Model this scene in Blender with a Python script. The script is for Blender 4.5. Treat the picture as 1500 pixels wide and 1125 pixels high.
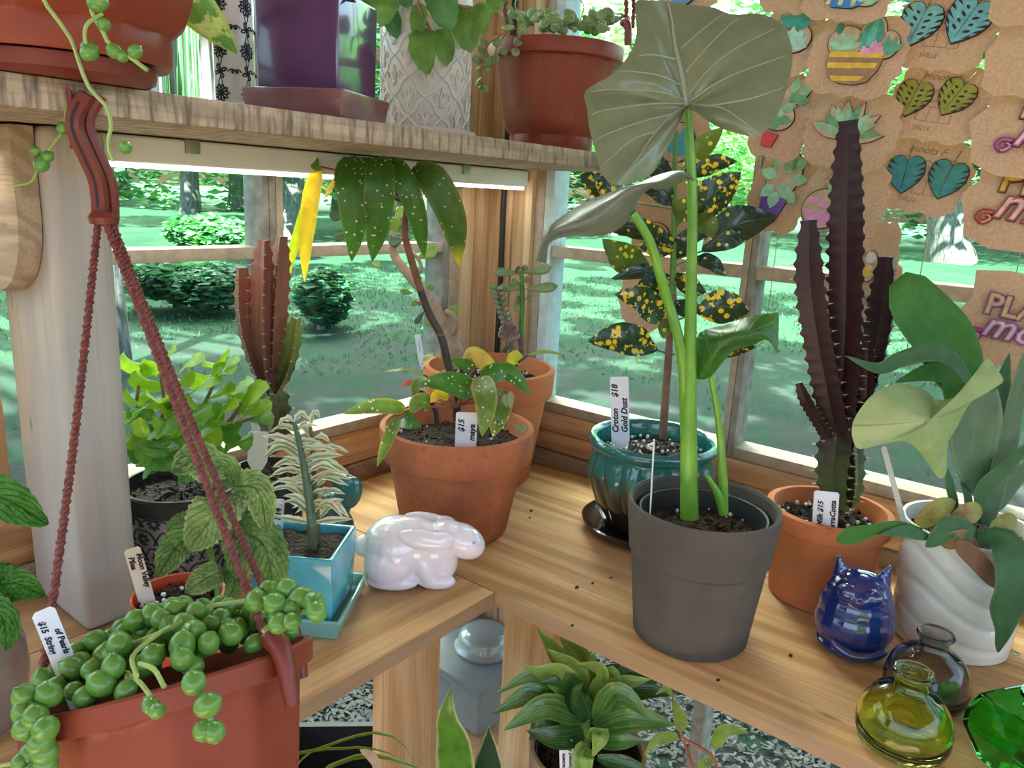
import bpy, bmesh, math, random
from mathutils import Vector as V, Matrix, Quaternion, noise
random.seed(7)
S = bpy.context.scene
for o in list(bpy.data.objects): bpy.data.objects.remove(o)
COL = S.collection
# ------------------------------------------------------------------ camera (solved from the two wall vanishing points)
F = 1125.0; CX, CY = 750.0, 562.5
CAM = V((-0.686, -0.541, 0.487))
_X = V((1660-CX, CY-330, -F)).normalized()
_Y = V((-730-CX, CY-207, -F)); _Y = (_Y - _X*_X.dot(_Y)).normalized()
_Z = _X.cross(_Y)
RW = Matrix((_X, _Y, _Z))            # camera vector -> world
cd = bpy.data.cameras.new('camera'); co = bpy.data.objects.new('camera', cd); COL.objects.link(co)
cd.sensor_fit = 'HORIZONTAL'; cd.sensor_width = 36.0; cd.lens = 36.0*F/1500; cd.clip_start = 0.02; cd.clip_end = 400
co.matrix_world = Matrix.Translation(CAM) @ RW.to_4x4()
S.camera = co
# ------------------------------------------------------------------ sky, sun, exposure
S.view_settings.view_transform = 'Standard'; S.view_settings.look = 'None'
S.view_settings.gamma = 1.0; S.view_settings.use_curve_mapping = False
S.view_settings.exposure = 1.3
SUN_EL, SUN_AZ = math.radians(54), math.radians(215)   # azimuth measured from +X towards +Y
wd = bpy.data.worlds.new('sky'); S.world = wd; wd.use_nodes = True
wn = wd.node_tree.nodes; wn.clear()
wo = wn.new('ShaderNodeOutputWorld'); wb = wn.new('ShaderNodeBackground'); ws = wn.new('ShaderNodeTexSky')
ws.sky_type = 'NISHITA'; ws.sun_disc = False; ws.sun_elevation = SUN_EL; ws.sun_rotation = 0.6
ws.air_density = 1.0; ws.dust_density = 7.0; ws.ozone_density = 0.4
wb.inputs[1].default_value = 0.55
wd.node_tree.links.new(ws.outputs[0], wb.inputs[0]); wd.node_tree.links.new(wb.outputs[0], wo.inputs[0])
sl = bpy.data.lights.new('sun', 'SUN'); sl.energy = 24.0; sl.angle = math.radians(0.6); sl.color = (1, .95, .86)
so = bpy.data.objects.new('sun', sl); COL.objects.link(so)
sdir = V((math.cos(SUN_EL)*math.cos(SUN_AZ), math.cos(SUN_EL)*math.sin(SUN_AZ), math.sin(SUN_EL)))
so.rotation_euler = sdir.to_track_quat('Z', 'Y').to_euler(); so.location = sdir*30

# ------------------------------------------------------------------ pixel -> place helpers
def ray(px, py): return (RW @ V((px-CX, CY-py, -F))).normalized()
def onax(ax, val, px, py):
    r = ray(px, py); return CAM + r*((val-CAM[ax])/r[ax])
def G(px, py, z=0.0): return onax(2, z, px, py)
FW = (RW @ V((0, 0, -1))); FH = V((FW.x, FW.y, 0)).normalized()
def depth(p): return (V(p)-CAM).dot(FW)
def sz(px, p): return px*depth(p)/F
def proj(p):
    v = RW.transposed() @ (V(p)-CAM); return (CX+F*v.x/-v.z, CY-F*v.y/-v.z)
class Plane:
    """upright working plane through a thing's base, square to the view; dd pushes away from the viewer in metres"""
    def __init__(s, base, n=None): s.b = V(base); s.n = V(n).normalized() if n else FH
    def __call__(s, px, py, dd=0.0):
        r = ray(px, py); return CAM + r*(((s.b-CAM).dot(s.n)+dd)/r.dot(s.n))
    def pts(s, L): return [s(*p) for p in L]
# ------------------------------------------------------------------ scene-graph helpers
def tag(o, label=None, cat=None, group=None, kind=None):
    if label: o['label'] = label
    if cat: o['category'] = cat
    if group: o['group'] = group
    if kind: o['kind'] = kind
    return o
def thing(name, loc=(0, 0, 0), label=None, cat=None, group=None):
    o = bpy.data.objects.new(name, None); COL.objects.link(o); o.location = loc; o.empty_display_size = .02
    return tag(o, label, cat, group)
def link(name, me, mat=None, parent=None):
    o = bpy.data.objects.new(name, me); COL.objects.link(o)
    if mat is not None and not me.materials: me.materials.append(mat)
    if parent is not None:
        o.parent = parent
        w = parent.location.copy(); q = parent.parent
        while q is not None: w += q.location; q = q.parent
        o.location = -w            # meshes are written in world coordinates
    return o
def mesh(name, verts, faces, mat=None, parent=None, smooth=True, uvs=None, kind=None):
    me = bpy.data.meshes.new(name); me.from_pydata([tuple(v) for v in verts], [], faces)
    if uvs is not None:
        ul = me.uv_layers.new(name='UVMap')
        d = [0.0]*(2*len(me.loops)); 
        vi = [0]*len(me.loops); me.loops.foreach_get('vertex_index', vi)
        for i, k in enumerate(vi): d[2*i], d[2*i+1] = uvs[k]
        ul.data.foreach_set('uv', d)
    me.validate(); me.update()
    if smooth: me.polygons.foreach_set('use_smooth', [True]*len(me.polygons))
    o = link(name, me, mat, parent)
    if kind: o['kind'] = kind
    return o
class MB:
    """collects shapes into one mesh"""
    def __init__(s): s.v = []; s.f = []; s.uv = []
    def add(s, v, f, uv=None):
        n = len(s.v); s.v += [V(p) for p in v]; s.f += [tuple(i+n for i in q) for q in f]
        s.uv += uv if uv else [(0, 0)]*len(v); return s
    def box(s, a, b, M=None):
        x0, y0, z0 = a; x1, y1, z1 = b
        v = [V((x, y, z)) for z in (z0, z1) for y in (y0, y1) for x in (x0, x1)]
        if M: v = [M @ p for p in v]
        return s.add(v, [(0, 2, 3, 1), (4, 5, 7, 6), (0, 1, 5, 4), (1, 3, 7, 5), (3, 2, 6, 7), (2, 0, 4, 6)])
    def tube(s, pts, r, n=8, cap=True):
        pts = [V(p) for p in pts]; m = len(pts)
        rr = r if isinstance(r, (list, tuple)) else [r]*m
        t0 = (pts[1]-pts[0]).normalized()
        a = t0.orthogonal().normalized(); v = []; uv = []
        for i, p in enumerate(pts):
            t = (pts[min(i+1, m-1)]-pts[max(i-1, 0)]).normalized()
            a = (a - t*a.dot(t)).normalized(); b = t.cross(a)
            for k in range(n):
                q = 2*math.pi*k/n; v.append(p+(a*math.cos(q)+b*math.sin(q))*rr[i]); uv.append((k/n, i/(m-1)))
        f = [(i*n+k, i*n+(k+1) % n, (i+1)*n+(k+1) % n, (i+1)*n+k) for i in range(m-1) for k in range(n)]
        if cap: f += [tuple(range(n-1, -1, -1)), tuple(range((m-1)*n, m*n))]
        return s.add(v, f, uv)
    def lathe(s, prof, c=(0, 0, 0), n=40, rmod=None, zmod=None, M=None):
        c = V(c); v = []; uv = []; m = len(prof)
        for i, (r, z) in enumerate(prof):
            for k in range(n):
                q = 2*math.pi*k/n; R_ = r*(rmod(q, z, i) if rmod else 1); zz = z+(zmod(q, z, i) if zmod else 0)
                p = V((R_*math.cos(q), R_*math.sin(q), zz)); p = (M @ p) if M else p
                v.append(c+p); uv.append((k/n, i/(m-1)))
        f = [(i*n+k, i*n+(k+1) % n, (i+1)*n+(k+1) % n, (i+1)*n+k) for i in range(m-1) for k in range(n)]
        if prof[0][0] > 1e-5: f.append(tuple(range(n-1, -1, -1)))
        if prof[-1][0] > 1e-5: f.append(tuple(range((m-1)*n, m*n)))
        return s.add(v, f, uv)
    def ball(s, c, r, n=10, m=7, tip=0.0, axis=None, sc=(1, 1, 1)):
        c = V(c); Q = (V(axis).normalized().to_track_quat('Z', 'Y').to_matrix() if axis is not None else Matrix.Identity(3))
        v = []
        for i in range(m+1):
            th = math.pi*i/m; z = math.cos(th); rr = math.sin(th)
            if tip and i == 0: z += tip
            for k in range(n):
                q = 2*math.pi*k/n; v.append(c + Q @ V((rr*math.cos(q)*sc[0], rr*math.sin(q)*sc[1], z*sc[2]))*r)
        f = [(i*n+k, (i+1)*n+k, (i+1)*n+(k+1) % n, i*n+(k+1) % n) for i in range(m) for k in range(n)]
        return s.add(v, f)
    def prism(s, poly, h0, h1, M=None):
        """poly 2D (x,y) extruded h0..h1 along z"""
        n = len(poly); v = [V((x, y, h0)) for x, y in poly]+[V((x, y, h1)) for x, y in poly]
        if M: v = [M @ p for p in v]
        f = [tuple(range(n-1, -1, -1)), tuple(range(n, 2*n))]+[(k, (k+1) % n, n+(k+1) % n, n+k) for k in range(n)]
        return s.add(v, f)
    def build(s, name, mat, parent=None, smooth=True, bevel=0, kind=None, ang=None, segs=2, uv=True):
        o = mesh(name, s.v, s.f, mat, parent, smooth, s.uv if uv else None, kind)
        me = o.data
        bm = bmesh.new(); bm.from_mesh(me)
        bmesh.ops.remove_doubles(bm, verts=bm.verts, dist=1e-6)
        bmesh.ops.recalc_face_normals(bm, faces=bm.faces)
        if bevel: bmesh.ops.bevel(bm, geom=bm.edges[:]+bm.verts[:], offset=bevel, segments=segs, affect='EDGES', profile=.6, clamp_overlap=True)
        bm.to_mesh(me); bm.free()
        if smooth:
            me.polygons.foreach_set('use_smooth', [True]*len(me.polygons))
            me.set_sharp_from_angle(angle=math.radians(ang or 40))
        return o
def ident(o):   # bmesh welding may drop uv seams; kept simple
    return o
def cr(P, n):
    """Catmull-Rom through P resampled to n points evenly by length"""
    P = [V(p) for p in P]
    if len(P) == 2: return [P[0].lerp(P[1], i/(n-1)) for i in range(n)]
    E = [P[0]*2-P[1]]+P+[P[-1]*2-P[-2]]; out = []
    for i in range(1, len(E)-2):
        for k in range(10):
            t = k/10; a, b, c, d = E[i-1], E[i], E[i+1], E[i+2]
            out.append(.5*((2*b)+(c-a)*t+(2*a-5*b+4*c-d)*t*t+(3*b-a-3*c+d)*t**3))
    out.append(P[-1])
    L = [0]
    for i in range(1, len(out)): L.append(L[-1]+(out[i]-out[i-1]).length)
    res = []; j = 0
    for i in range(n):
        s = L[-1]*i/(n-1)
        while j < len(L)-2 and L[j+1] < s: j += 1
        d = L[j+1]-L[j]; res.append(out[j].lerp(out[j+1], (s-L[j])/d if d > 1e-9 else 0))
    return res
def crc(P, n):
    """closed Catmull-Rom loop -> n points"""
    P = [V(p) for p in P]; m = len(P); out = []
    per = max(2, n//m+1)
    for i in range(m):
        a, b, c, d = P[i-1], P[i], P[(i+1) % m], P[(i+2) % m]
        for k in range(per):
            t = k/per; out.append(.5*((2*b)+(c-a)*t+(2*a-5*b+4*c-d)*t*t+(3*b-a-3*c+d)*t**3))
    return out
def interp(tab, t):
    for (a, x), (b, y) in zip(tab, tab[1:]):
        if t <= b: return x+(y-x)*(t-a)/max(b-a, 1e-9)
    return tab[-1][1]
def pinterp(tab, t):
    """smooth (cubic) version of interp for leaf outlines"""
    n = len(tab)
    for i in range(n-1):
        (a, x), (b, y) = tab[i], tab[i+1]
        if t <= b or i == n-2:
            h = max(b-a, 1e-9); u = min(1, max(0, (t-a)/h))
            m0 = (y-tab[i-1][1])/(b-tab[i-1][0])*h if i > 0 else y-x
            m1 = (tab[i+2][1]-x)/(tab[i+2][0]-a)*h if i < n-2 else (y-x)*(1.6 if y < x else 1)
            return max(0, (2*u**3-3*u*u+1)*x+(u**3-2*u*u+u)*m0+(-2*u**3+3*u*u)*y+(u**3-u*u)*m1)
OVATE = [(0, .02), (.08, .45), (.2, .85), (.35, 1), (.55, .92), (.75, .62), (.9, .28), (1, .0)]
LANCE = [(0, .05), (.1, .4), (.3, .9), (.5, 1), (.7, .8), (.88, .38), (1, 0)]
OBOV = [(0, .05), (.2, .35), (.45, .75), (.68, 1), (.85, .85), (.95, .5), (1, .05)]
STRAP = [(0, .6), (.2, .9), (.5, 1), (.8, .75), (.95, .3), (1, 0)]
ROUND = [(0, .3), (.08, .75), (.25, .98), (.45, 1), (.65, .9), (.82, .65), (.94, .33), (1, .05)]
def blade(name, pts, w, mat, parent, up=(0, 0, 1), prof=OVATE, cup=.15, nu=6, nv=12, wave=0, serr=0, droop=0, thick=0, twist=0, wf=3.0, quilt=0):
    """leaf along pts, half-width w; cup>0 folds the edges up along the face normal"""
    c = cr(pts, nv+1); up = V(up); v = []; uv = []; ph = random.random()*6.3
    for i, p in enumerate(c):
        t = (c[min(i+1, nv)]-c[max(i-1, 0)]).normalized()
        side = t.cross(up)
        if side.length < 1e-4: side = t.orthogonal()
        side.normalize()
        if twist: side = Quaternion(t, twist*i/nv) @ side
        nrm = side.cross(t).normalized(); s = i/nv
        hw = w*pinterp(prof, s)
        for k in range(nu+1):
            a = 2*k/nu-1
            e = hw*(1+(serr*(1 if (i+k) % 2 else -1) if abs(a) > .99 else 0))
            off = cup*hw*a*a + wave*w*math.sin(wf*6.28*s+ph+(1.3 if a > 0 else 0))*a*a*interp(prof, s)
            if quilt: off += quilt*abs(math.sin(s*nv*.5*math.pi*.62-abs(a)*2.2))*(abs(math.sin(a*nu*.5*1.25))*.7+.3)*min(1, 4*(1-abs(a))+.3)
            v.append(p+side*(a*e)+nrm*off); uv.append((k/nu, s))
    n = nu+1
    f = [(i*n+k, i*n+k+1, (i+1)*n+k+1, (i+1)*n+k) for i in range(nv) for k in range(nu)]
    o = mesh(name, v, f, mat, parent, True, uv)
    if thick:
        m = o.modifiers.new('s', 'SOLIDIFY'); m.thickness = thick; m.offset = 0
    return o
def sheet(name, L, M, R, mat, parent, nv=20, nu=10, bump=0, thick=0):
    """leaf given by its left edge, midrib and right edge"""
    l, m, r = cr(L, nv+1), cr(M, nv+1), cr(R, nv+1); v = []; uv = []
    for i in range(nv+1):
        for k in range(nu+1):
            t = k/nu
            a = (1-t)*(1-2*t); b = 4*t*(1-t); c = t*(2*t-1)
            # quadratic through the three rails, using midrib as on-curve point
            p = l[i]*a+m[i]*b+r[i]*c
            if bump: p = p + FH*(-bump*math.sin(i*1.7)*abs(2*t-1))
            v.append(p); uv.append((t, i/nv))
    n = nu+1
    f = [(i*n+k, i*n+k+1, (i+1)*n+k+1, (i+1)*n+k) for i in range(nv) for k in range(nu)]
    o = mesh(name, v, f, mat, parent, True, uv)
    if thick:
        q = o.modifiers.new('s', 'SOLIDIFY'); q.thickness = thick; q.offset = 0
    return o
def fan(name, apex, outline, mat, parent, rings=10, n=72, bulge=0.0, nrm=None, ripple=0, nrip=9):
    """leaf spreading from the point where its stalk joins"""
    o2 = crc(outline, n); n = len(o2); apex = V(apex); nrm = V(nrm) if nrm else -FH
    v = [apex]; uv = [(0.5, 0.0)]
    for j in range(1, rings+1):
        s = j/rings
        for k, p in enumerate(o2):
            q = apex.lerp(p, s)+nrm*(bulge*math.sin(math.pi*s)*.5+ripple*math.sin(2*math.pi*nrip*k/n)*s*(1.15-s)*2)
            v.append(q); uv.append((k/n, s))
    f = [(0, 1+(k+1) % n, 1+k) for k in range(n)]
    for j in range(rings-1):
        a = 1+j*n; b = a+n
        f += [(a+k, a+(k+1) % n, b+(k+1) % n, b+k) for k in range(n)]
    return mesh(name, v, f, mat, parent, True, uv)
def stem(name, pts, r, mat, parent, n=8, nv=16):
    p = cr(pts, nv+1)
    if isinstance(r, (list, tuple)): rr = [interp([(i/(len(r)-1), x) for i, x in enumerate(r)], k/nv) for k in range(nv+1)]
    else: rr = r
    return MB().tube(p, rr, n).build(name, mat, parent, ang=60)
def copyobj(o, name=None, parent=None):
    c = o.copy(); COL.objects.link(c); c.parent = parent
    if name: c.name = name
    return c
def text(name, s, size, mat, parent, M, extrude=.0004, shear=0.0, align='LEFT', offset=0.0, space=1.0, bevel=0):
    """flat lettering; M places its (x right, y up) plane in the world"""
    cu = bpy.data.curves.new(name, 'FONT'); cu.body = s; cu.size = size; cu.extrude = extrude; cu.shear = shear
    cu.align_x = align; cu.offset = offset; cu.space_character = space; cu.resolution_u = 2
    if bevel: cu.bevel_depth = bevel; cu.bevel_resolution = 1
    t = bpy.data.objects.new(name, cu); COL.objects.link(t)
    dg = bpy.context.evaluated_depsgraph_get(); me = bpy.data.meshes.new_from_object(t.evaluated_get(dg))
    bpy.data.objects.remove(t); bpy.data.curves.remove(cu)
    me.transform(M); me.name = name
    return link(name, me, mat, parent)
def frame(o, x, y):
    """4x4 with given origin, x and y axes (z = x cross y)"""
    x = V(x).normalized(); y = V(y); y = (y-x*x.dot(y)).normalized(); z = x.cross(y)
    m = Matrix((x, y, z)).transposed().to_4x4(); m.translation = V(o); return m
# ------------------------------------------------------------------ materials (all procedural)
class NT:
    def __init__(s, name):
        s.m = bpy.data.materials.new(name); s.m.use_nodes = True; s.t = s.m.node_tree; s.t.nodes.clear()
        s.out = s.t.nodes.new('ShaderNodeOutputMaterial')
    def n(s, typ, **kw):
        x = s.t.nodes.new('ShaderNode'+typ)
        for k, v in kw.items():
            if k.startswith('i_'):
                q = k[2:]; q = int(q) if q.isdigit() else q.replace('_', ' ')
                x.inputs[q].default_value = v
            else: setattr(x, k, v)
        return x
    def l(s, a, b): s.t.links.new(a, b)
    def math(s, op, a, b=None, clamp=False):
        x = s.n('Math', operation=op, use_clamp=clamp)
        for i, q in enumerate((a, b)):
            if q is None: continue
            if isinstance(q, (int, float)): x.inputs[i].default_value = q
            else: s.l(q, x.inputs[i])
        return x.outputs[0]
    def mix(s, fac, a, b, typ='MIX'):
        x = s.n('Mix', data_type='RGBA', blend_type=typ)
        for q, i in ((fac, 0), (a, 6), (b, 7)):
            if isinstance(q, (int, float)): x.inputs[i].default_value = q
            elif isinstance(q, (tuple, list)): x.inputs[i].default_value = (*q[:3], 1)
            else: s.l(q, x.inputs[i])
        return x.outputs[2]
    def ramp(s, fac, stops, interp='LINEAR'):
        x = s.n('ValToRGB'); x.color_ramp.interpolation = interp; e = x.color_ramp.elements
        while len(e) < len(stops): e.new(.5)
        for k, (p, c) in zip(e, stops):
            k.position = p; k.color = (*c, 1) if isinstance(c, (tuple, list)) else (c, c, c, 1)
        s.l(fac, x.inputs[0]); return x.outputs[0]
    def coord(s, scale=(1, 1, 1), kind='Object', rot=(0, 0, 0), loc=(0, 0, 0)):
        c = s.n('TexCoord'); mp = s.n('Mapping'); mp.inputs['Scale'].default_value = scale
        mp.inputs['Rotation'].default_value = rot; mp.inputs['Location'].default_value = loc
        s.l(c.outputs[kind], mp.inputs[0]); return mp.outputs[0]
    def noise(s, vec, scale, detail=4, rough=.55, dist=0, out=0):
        x = s.n('TexNoise'); s.l(vec, x.inputs['Vector']); x.inputs['Scale'].default_value = scale
        x.inputs['Detail'].default_value = detail; x.inputs['Roughness'].default_value = rough; x.inputs['Distortion'].default_value = dist
        return x.outputs[out]
    def voro(s, vec, scale, feature='F1', rnd=1.0):
        x = s.n('TexVoronoi', feature=feature); s.l(vec, x.inputs['Vector']); x.inputs['Scale'].default_value = scale
        x.inputs['Randomness'].default_value = rnd; return x
    def bsdf(s, col, rough=.5, **kw):
        b = s.n('BsdfPrincipled')
        for q, i in ((col, 'Base Color'), (rough, 'Roughness')):
            if isinstance(q, (int, float)): b.inputs[i].default_value = q
            elif isinstance(q, (tuple, list)): b.inputs[i].default_value = (*q[:3], 1)
            else: s.l(q, b.inputs[i])
        for k, v in kw.items():
            k = k.replace('_', ' ')
            if isinstance(v, (int, float)): b.inputs[k].default_value = v
            elif isinstance(v, (tuple, list)): b.inputs[k].default_value = (*v[:3], 1)
            else: s.l(v, b.inputs[k])
        return b
    def bump(s, b, h, strength=.3, dist=.002):
        x = s.n('Bump'); x.inputs['Strength'].default_value = strength; x.inputs['Distance'].default_value = dist
        s.l(h, x.inputs['Height']); s.l(x.outputs[0], b.inputs['Normal']); return x
    def done(s, b): s.l(b.outputs[0] if hasattr(b, 'outputs') else b, s.out.inputs[0]); return s.m

def plain(name, col, rough=.45, spec=.5, bump=0, bscale=200, var=.0, vscale=30, coat=0, sss=0, metal=0):
    t = NT(name); c = t.coord()
    base = col
    if var:
        nz = t.noise(c, vscale, 5)
        base = t.mix(t.ramp(nz, [(.3, 0.), (.7, 1.)]), [x*(1-var) for x in col], [min(1, x*(1+var)) for x in col])
    b = t.bsdf(base, rough, Specular_IOR_Level=spec, Coat_Weight=coat, Metallic=metal)
    b.inputs['Coat Roughness'].default_value = .06
    if sss: b.inputs['Subsurface Weight'].default_value = sss; b.inputs['Subsurface Radius'].default_value = (.01, .01, .01)
    if bump: t.bump(b, t.noise(c, bscale, 3), bump, .001)
    return t.done(b)
def wood(name, c1, c2, c3, axis=0, scale=1.0, rough=.62, saw=0, grain=1.0, knots=True, off=0.0, grey=None, edge=None):
    """axis: grain direction in world axes; grain lines, wide colour bands, knots, optional saw marks across"""
    t = NT(name); st = [14, 14, 14]; st[axis] = 1.1
    c = t.coord(tuple(x*scale for x in st), loc=(off, off*1.7, off*.6))
    big = t.noise(c, 1.2, 3, .5, .6)
    w = t.n('TexWave', wave_type='BANDS', bands_direction='DIAGONAL'); t.l(c, w.inputs[0])
    w.inputs['Scale'].default_value = 1.1; w.inputs['Distortion'].default_value = 7; w.inputs['Detail'].default_value = 3; w.inputs['Detail Scale'].default_value = 1.2
    st2 = [260, 260, 260]; st2[axis] = 7
    fine = t.noise(t.coord(tuple(x*scale for x in st2)), 1, 3, .6)
    col = t.mix(t.ramp(w.outputs[1], [(.2, 0.), (.8, 1.)]), c1, c2)
    col = t.mix(t.math('MULTIPLY', t.ramp(big, [(.42, 0.), (.7, 1.)]), .75), col, c3)
    col = t.mix(t.math('MULTIPLY', t.ramp(fine, [(.5, 0.), (.72, 1.)]), .45*grain), col, [x*.45 for x in c2])
    if grey is not None:
        pn = t.noise(t.coord((3, 3, 3), loc=(off+3, 1, 2)), 1.3, 4)
        col = t.mix(t.math('MULTIPLY', t.ramp(pn, [(.45, 0.), (.62, 1.)]), .7), col, grey)
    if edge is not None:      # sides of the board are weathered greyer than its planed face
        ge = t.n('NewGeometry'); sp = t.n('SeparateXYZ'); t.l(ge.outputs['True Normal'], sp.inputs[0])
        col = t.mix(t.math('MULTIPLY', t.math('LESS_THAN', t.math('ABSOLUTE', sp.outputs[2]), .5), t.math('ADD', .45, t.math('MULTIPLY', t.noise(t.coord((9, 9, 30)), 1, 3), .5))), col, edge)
    h = fine
    if saw:
        ss = [30, 30, 30]; ss[axis] = 190
        sm = t.noise(t.coord(tuple(ss)), 1, 2, .5)
        col = t.mix(t.math('MULTIPLY', t.ramp(sm, [(.45, 0.), (.7, 1.)]), saw), col, [x*.42 for x in c2])
        h = t.math('ADD', fine, sm)
    if knots:
        sk = [16, 16, 16]; sk[axis] = 4.5
        vk = t.voro(t.coord(tuple(sk), loc=(off*2, .3, .8)), 1)
        kd = t.math('ADD', vk.outputs[0], t.math('MULTIPLY', t.noise(c, 4, 2), .12))
        col = t.mix(t.ramp(kd, [(.05, 1.), (.13, .0)]), col, [x*.35 for x in c2])
    b = t.bsdf(col, rough, Specular_IOR_Level=.15)
    t.bump(b, h, .35, .0012)
    return t.done(b)
def leafmat(name, base, edge=None, vein=None, vstr=.5, nlat=10, slope=.55, spots=None, stripes=None, blotch=None, rough=.38, trans=.35, back=None,
            edgew=.8, bumpv=.25, rug=0, tip=None, var=.2, coat=0.0, spec=.5, tcol=None, sepw=.02):
    """leaf with uv: u across (midrib at .5), v along"""
    t = NT(name); uv = t.n('UVMap'); sx = t.n('SeparateXYZ'); t.l(uv.outputs[0], sx.inputs[0])
    u, v = sx.outputs[0], sx.outputs[1]
    au = t.math('MULTIPLY', t.math('ABSOLUTE', t.math('SUBTRACT', u, .5)), 2.0)
    oc = t.coord()
    nz = t.noise(oc, 55, 3)
    col = t.mix(t.ramp(nz, [(.3, 0.), (.7, 1.)]), [x*(1-var) for x in base], [min(1, x*(1+var)) for x in base])
    if stripes:
        sw = t.noise(t.n('Mapping').outputs[0] if False else t.coord((stripes[0], 1.2, 1), 'UV'), 1, 2, .5)
        col = t.mix(t.ramp(sw, [(.46, 0.), (.56, 1.)]), col, stripes[1])
    if blotch:   # (scale, lo, hi, colour)
        bl = t.noise(oc, blotch[0], 3, .6)
        col = t.mix(t.ramp(bl, [(blotch[1], 0.), (blotch[2], 1.)]), col, blotch[3])
    if edge:
        en = t.math('ADD', au, t.math('MULTIPLY', t.math('SUBTRACT', t.noise(oc, 40, 2), .5), .25))
        col = t.mix(t.ramp(en, [(max(0, edgew-.12), 0.), (min(1, edgew+.08), 1.)]), col, edge)
    if tip: col = t.mix(t.ramp(v, [(tip[0], 0.), (tip[1], 1.)]), col, tip[2])
    lat = t.math('FRACT', t.math('SUBTRACT', t.math('MULTIPLY', v, float(nlat)), t.math('MULTIPLY', au, nlat*slope*.5)))
    latd = t.math('ABSOLUTE', t.math('SUBTRACT', lat, .5))
    lv = t.ramp(latd, [(0., 1.), (.13, 0.)]); mv = t.ramp(au, [(0., 1.), (.08, 0.)])
    veins = t.math('MAXIMUM', t.math('MULTIPLY', lv, .65), mv)
    if vein: col = t.mix(t.math('MULTIPLY', veins, vstr), col, vein)
    if spots:    # (scale, size, colour[, dens])
        vo = t.voro(oc, spots[0]); sp = t.ramp(vo.outputs[0], [(spots[1]*.8, 1.), (spots[1], 0.)])
        if len(spots) > 3:
            sp = t.math('MULTIPLY', sp, t.math('GREATER_THAN', t.noise(oc, spots[0]*.45, 2), spots[3]))
        col = t.mix(sp, col, spots[2])
    if back:
        g = t.n('NewGeometry'); col = t.mix(g.outputs['Backfacing'], col, back)
    b = t.bsdf(col, rough, Specular_IOR_Level=spec, Coat_Weight=coat)
    h = t.math('MULTIPLY', veins, -1.0)
    if rug:
        vr = t.voro(oc, rug); h = t.math('SUBTRACT', t.math('MULTIPLY', h, .5), vr.outputs[0]); bumpv = max(bumpv, .9)
    t.bump(b, h, bumpv, .005 if rug else .0015)
    tr = t.n('BsdfTranslucent'); tc = t.mix(1.0, col, tcol or (1.0, 1.0, .55), 'MULTIPLY'); t.l(tc, tr.inputs[0])
    ms = t.n('MixShader'); ms.inputs[0].default_value = trans; t.l(b.outputs[0], ms.inputs[1]); t.l(tr.outputs[0], ms.inputs[2])
    return t.done(ms)
def glassmat(name, tint, rough=0.0, ior=1.45):
    t = NT(name); b = t.bsdf(tint, rough, Transmission_Weight=1.0, IOR=ior); return t.done(b)
def panemat(name, tint=(.85, .965, .95), refl=1.0):
    """thin window glass: clear with fresnel reflection"""
    t = NT(name); tr = t.n('BsdfTransparent'); tr.inputs[0].default_value = (*tint, 1)
    g = t.n('BsdfGlossy'); g.inputs['Roughness'].default_value = .02
    ge = t.n('NewGeometry'); dp = t.n('VectorMath', operation='DOT_PRODUCT'); t.l(ge.outputs['Normal'], dp.inputs[0]); t.l(ge.outputs['Incoming'], dp.inputs[1])
    sch = t.math('ADD', t.math('MULTIPLY', t.math('POWER', t.math('SUBTRACT', 1.0, t.math('ABSOLUTE', dp.outputs['Value'])), 5.0), .5), .006)
    ms = t.n('MixShader'); t.l(t.math('MULTIPLY', sch, refl), ms.inputs[0]); t.l(tr.outputs[0], ms.inputs[1]); t.l(g.outputs[0], ms.inputs[2])
    return t.done(ms)
def soilmat(name, c=(.035, .022, .015)):
    t = NT(name); oc = t.coord(); n1 = t.noise(oc, 120, 5, .7)
    v = t.voro(oc, 210)
    col = t.mix(t.ramp(n1, [(.35, 0.), (.7, 1.)]), c, [x*2.4 for x in c])
    col = t.mix(t.math('LESS_THAN', v.outputs[0], .16), col, [x*4.5 for x in c])
    b = t.bsdf(col, .9); t.bump(b, t.math('ADD', n1, v.outputs[0]), 1.0, .006); return t.done(b)
def terramat(name, col, stain, dark):
    t = NT(name); oc = t.coord(); n1 = t.noise(oc, 14, 5, .6); n2 = t.noise(oc, 90, 4, .65)
    c = t.mix(t.ramp(n1, [(.35, 0.), (.72, 1.)]), col, stain)
    c = t.mix(t.math('MULTIPLY', t.ramp(n2, [(.52, 0.), (.75, 1.)]), .45), c, dark)
    b = t.bsdf(c, .75, Specular_IOR_Level=.12); t.bump(b, n2, .18, .001); return t.done(b)
# ------------------------------------------------------------------ setting materials
CEDAR = [wood('cedar_%d' % i, a, b, c, 2, 1.0, off=i*1.37, knots=(i == 2)) for i, (a, b, c) in enumerate([
    ((.66, .43, .24), (.54, .32, .16), (.72, .51, .31)), ((.58, .36, .20), (.46, .26, .13), (.63, .41, .23)),
    ((.73, .52, .31), (.62, .40, .22), (.76, .57, .37)), ((.54, .33, .17), (.44, .24, .12), (.60, .38, .21))])]
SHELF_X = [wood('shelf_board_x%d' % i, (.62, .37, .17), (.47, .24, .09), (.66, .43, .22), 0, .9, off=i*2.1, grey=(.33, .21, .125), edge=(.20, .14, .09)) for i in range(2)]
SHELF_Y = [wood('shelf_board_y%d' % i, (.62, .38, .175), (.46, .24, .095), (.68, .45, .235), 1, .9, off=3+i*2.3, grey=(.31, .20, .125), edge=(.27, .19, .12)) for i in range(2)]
TOPWOOD = wood('rough_sawn_shelf', (.50, .40, .29), (.38, .30, .22), (.42, .36, .29), 0, 1.2, saw=.95, off=5, knots=False)
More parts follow.
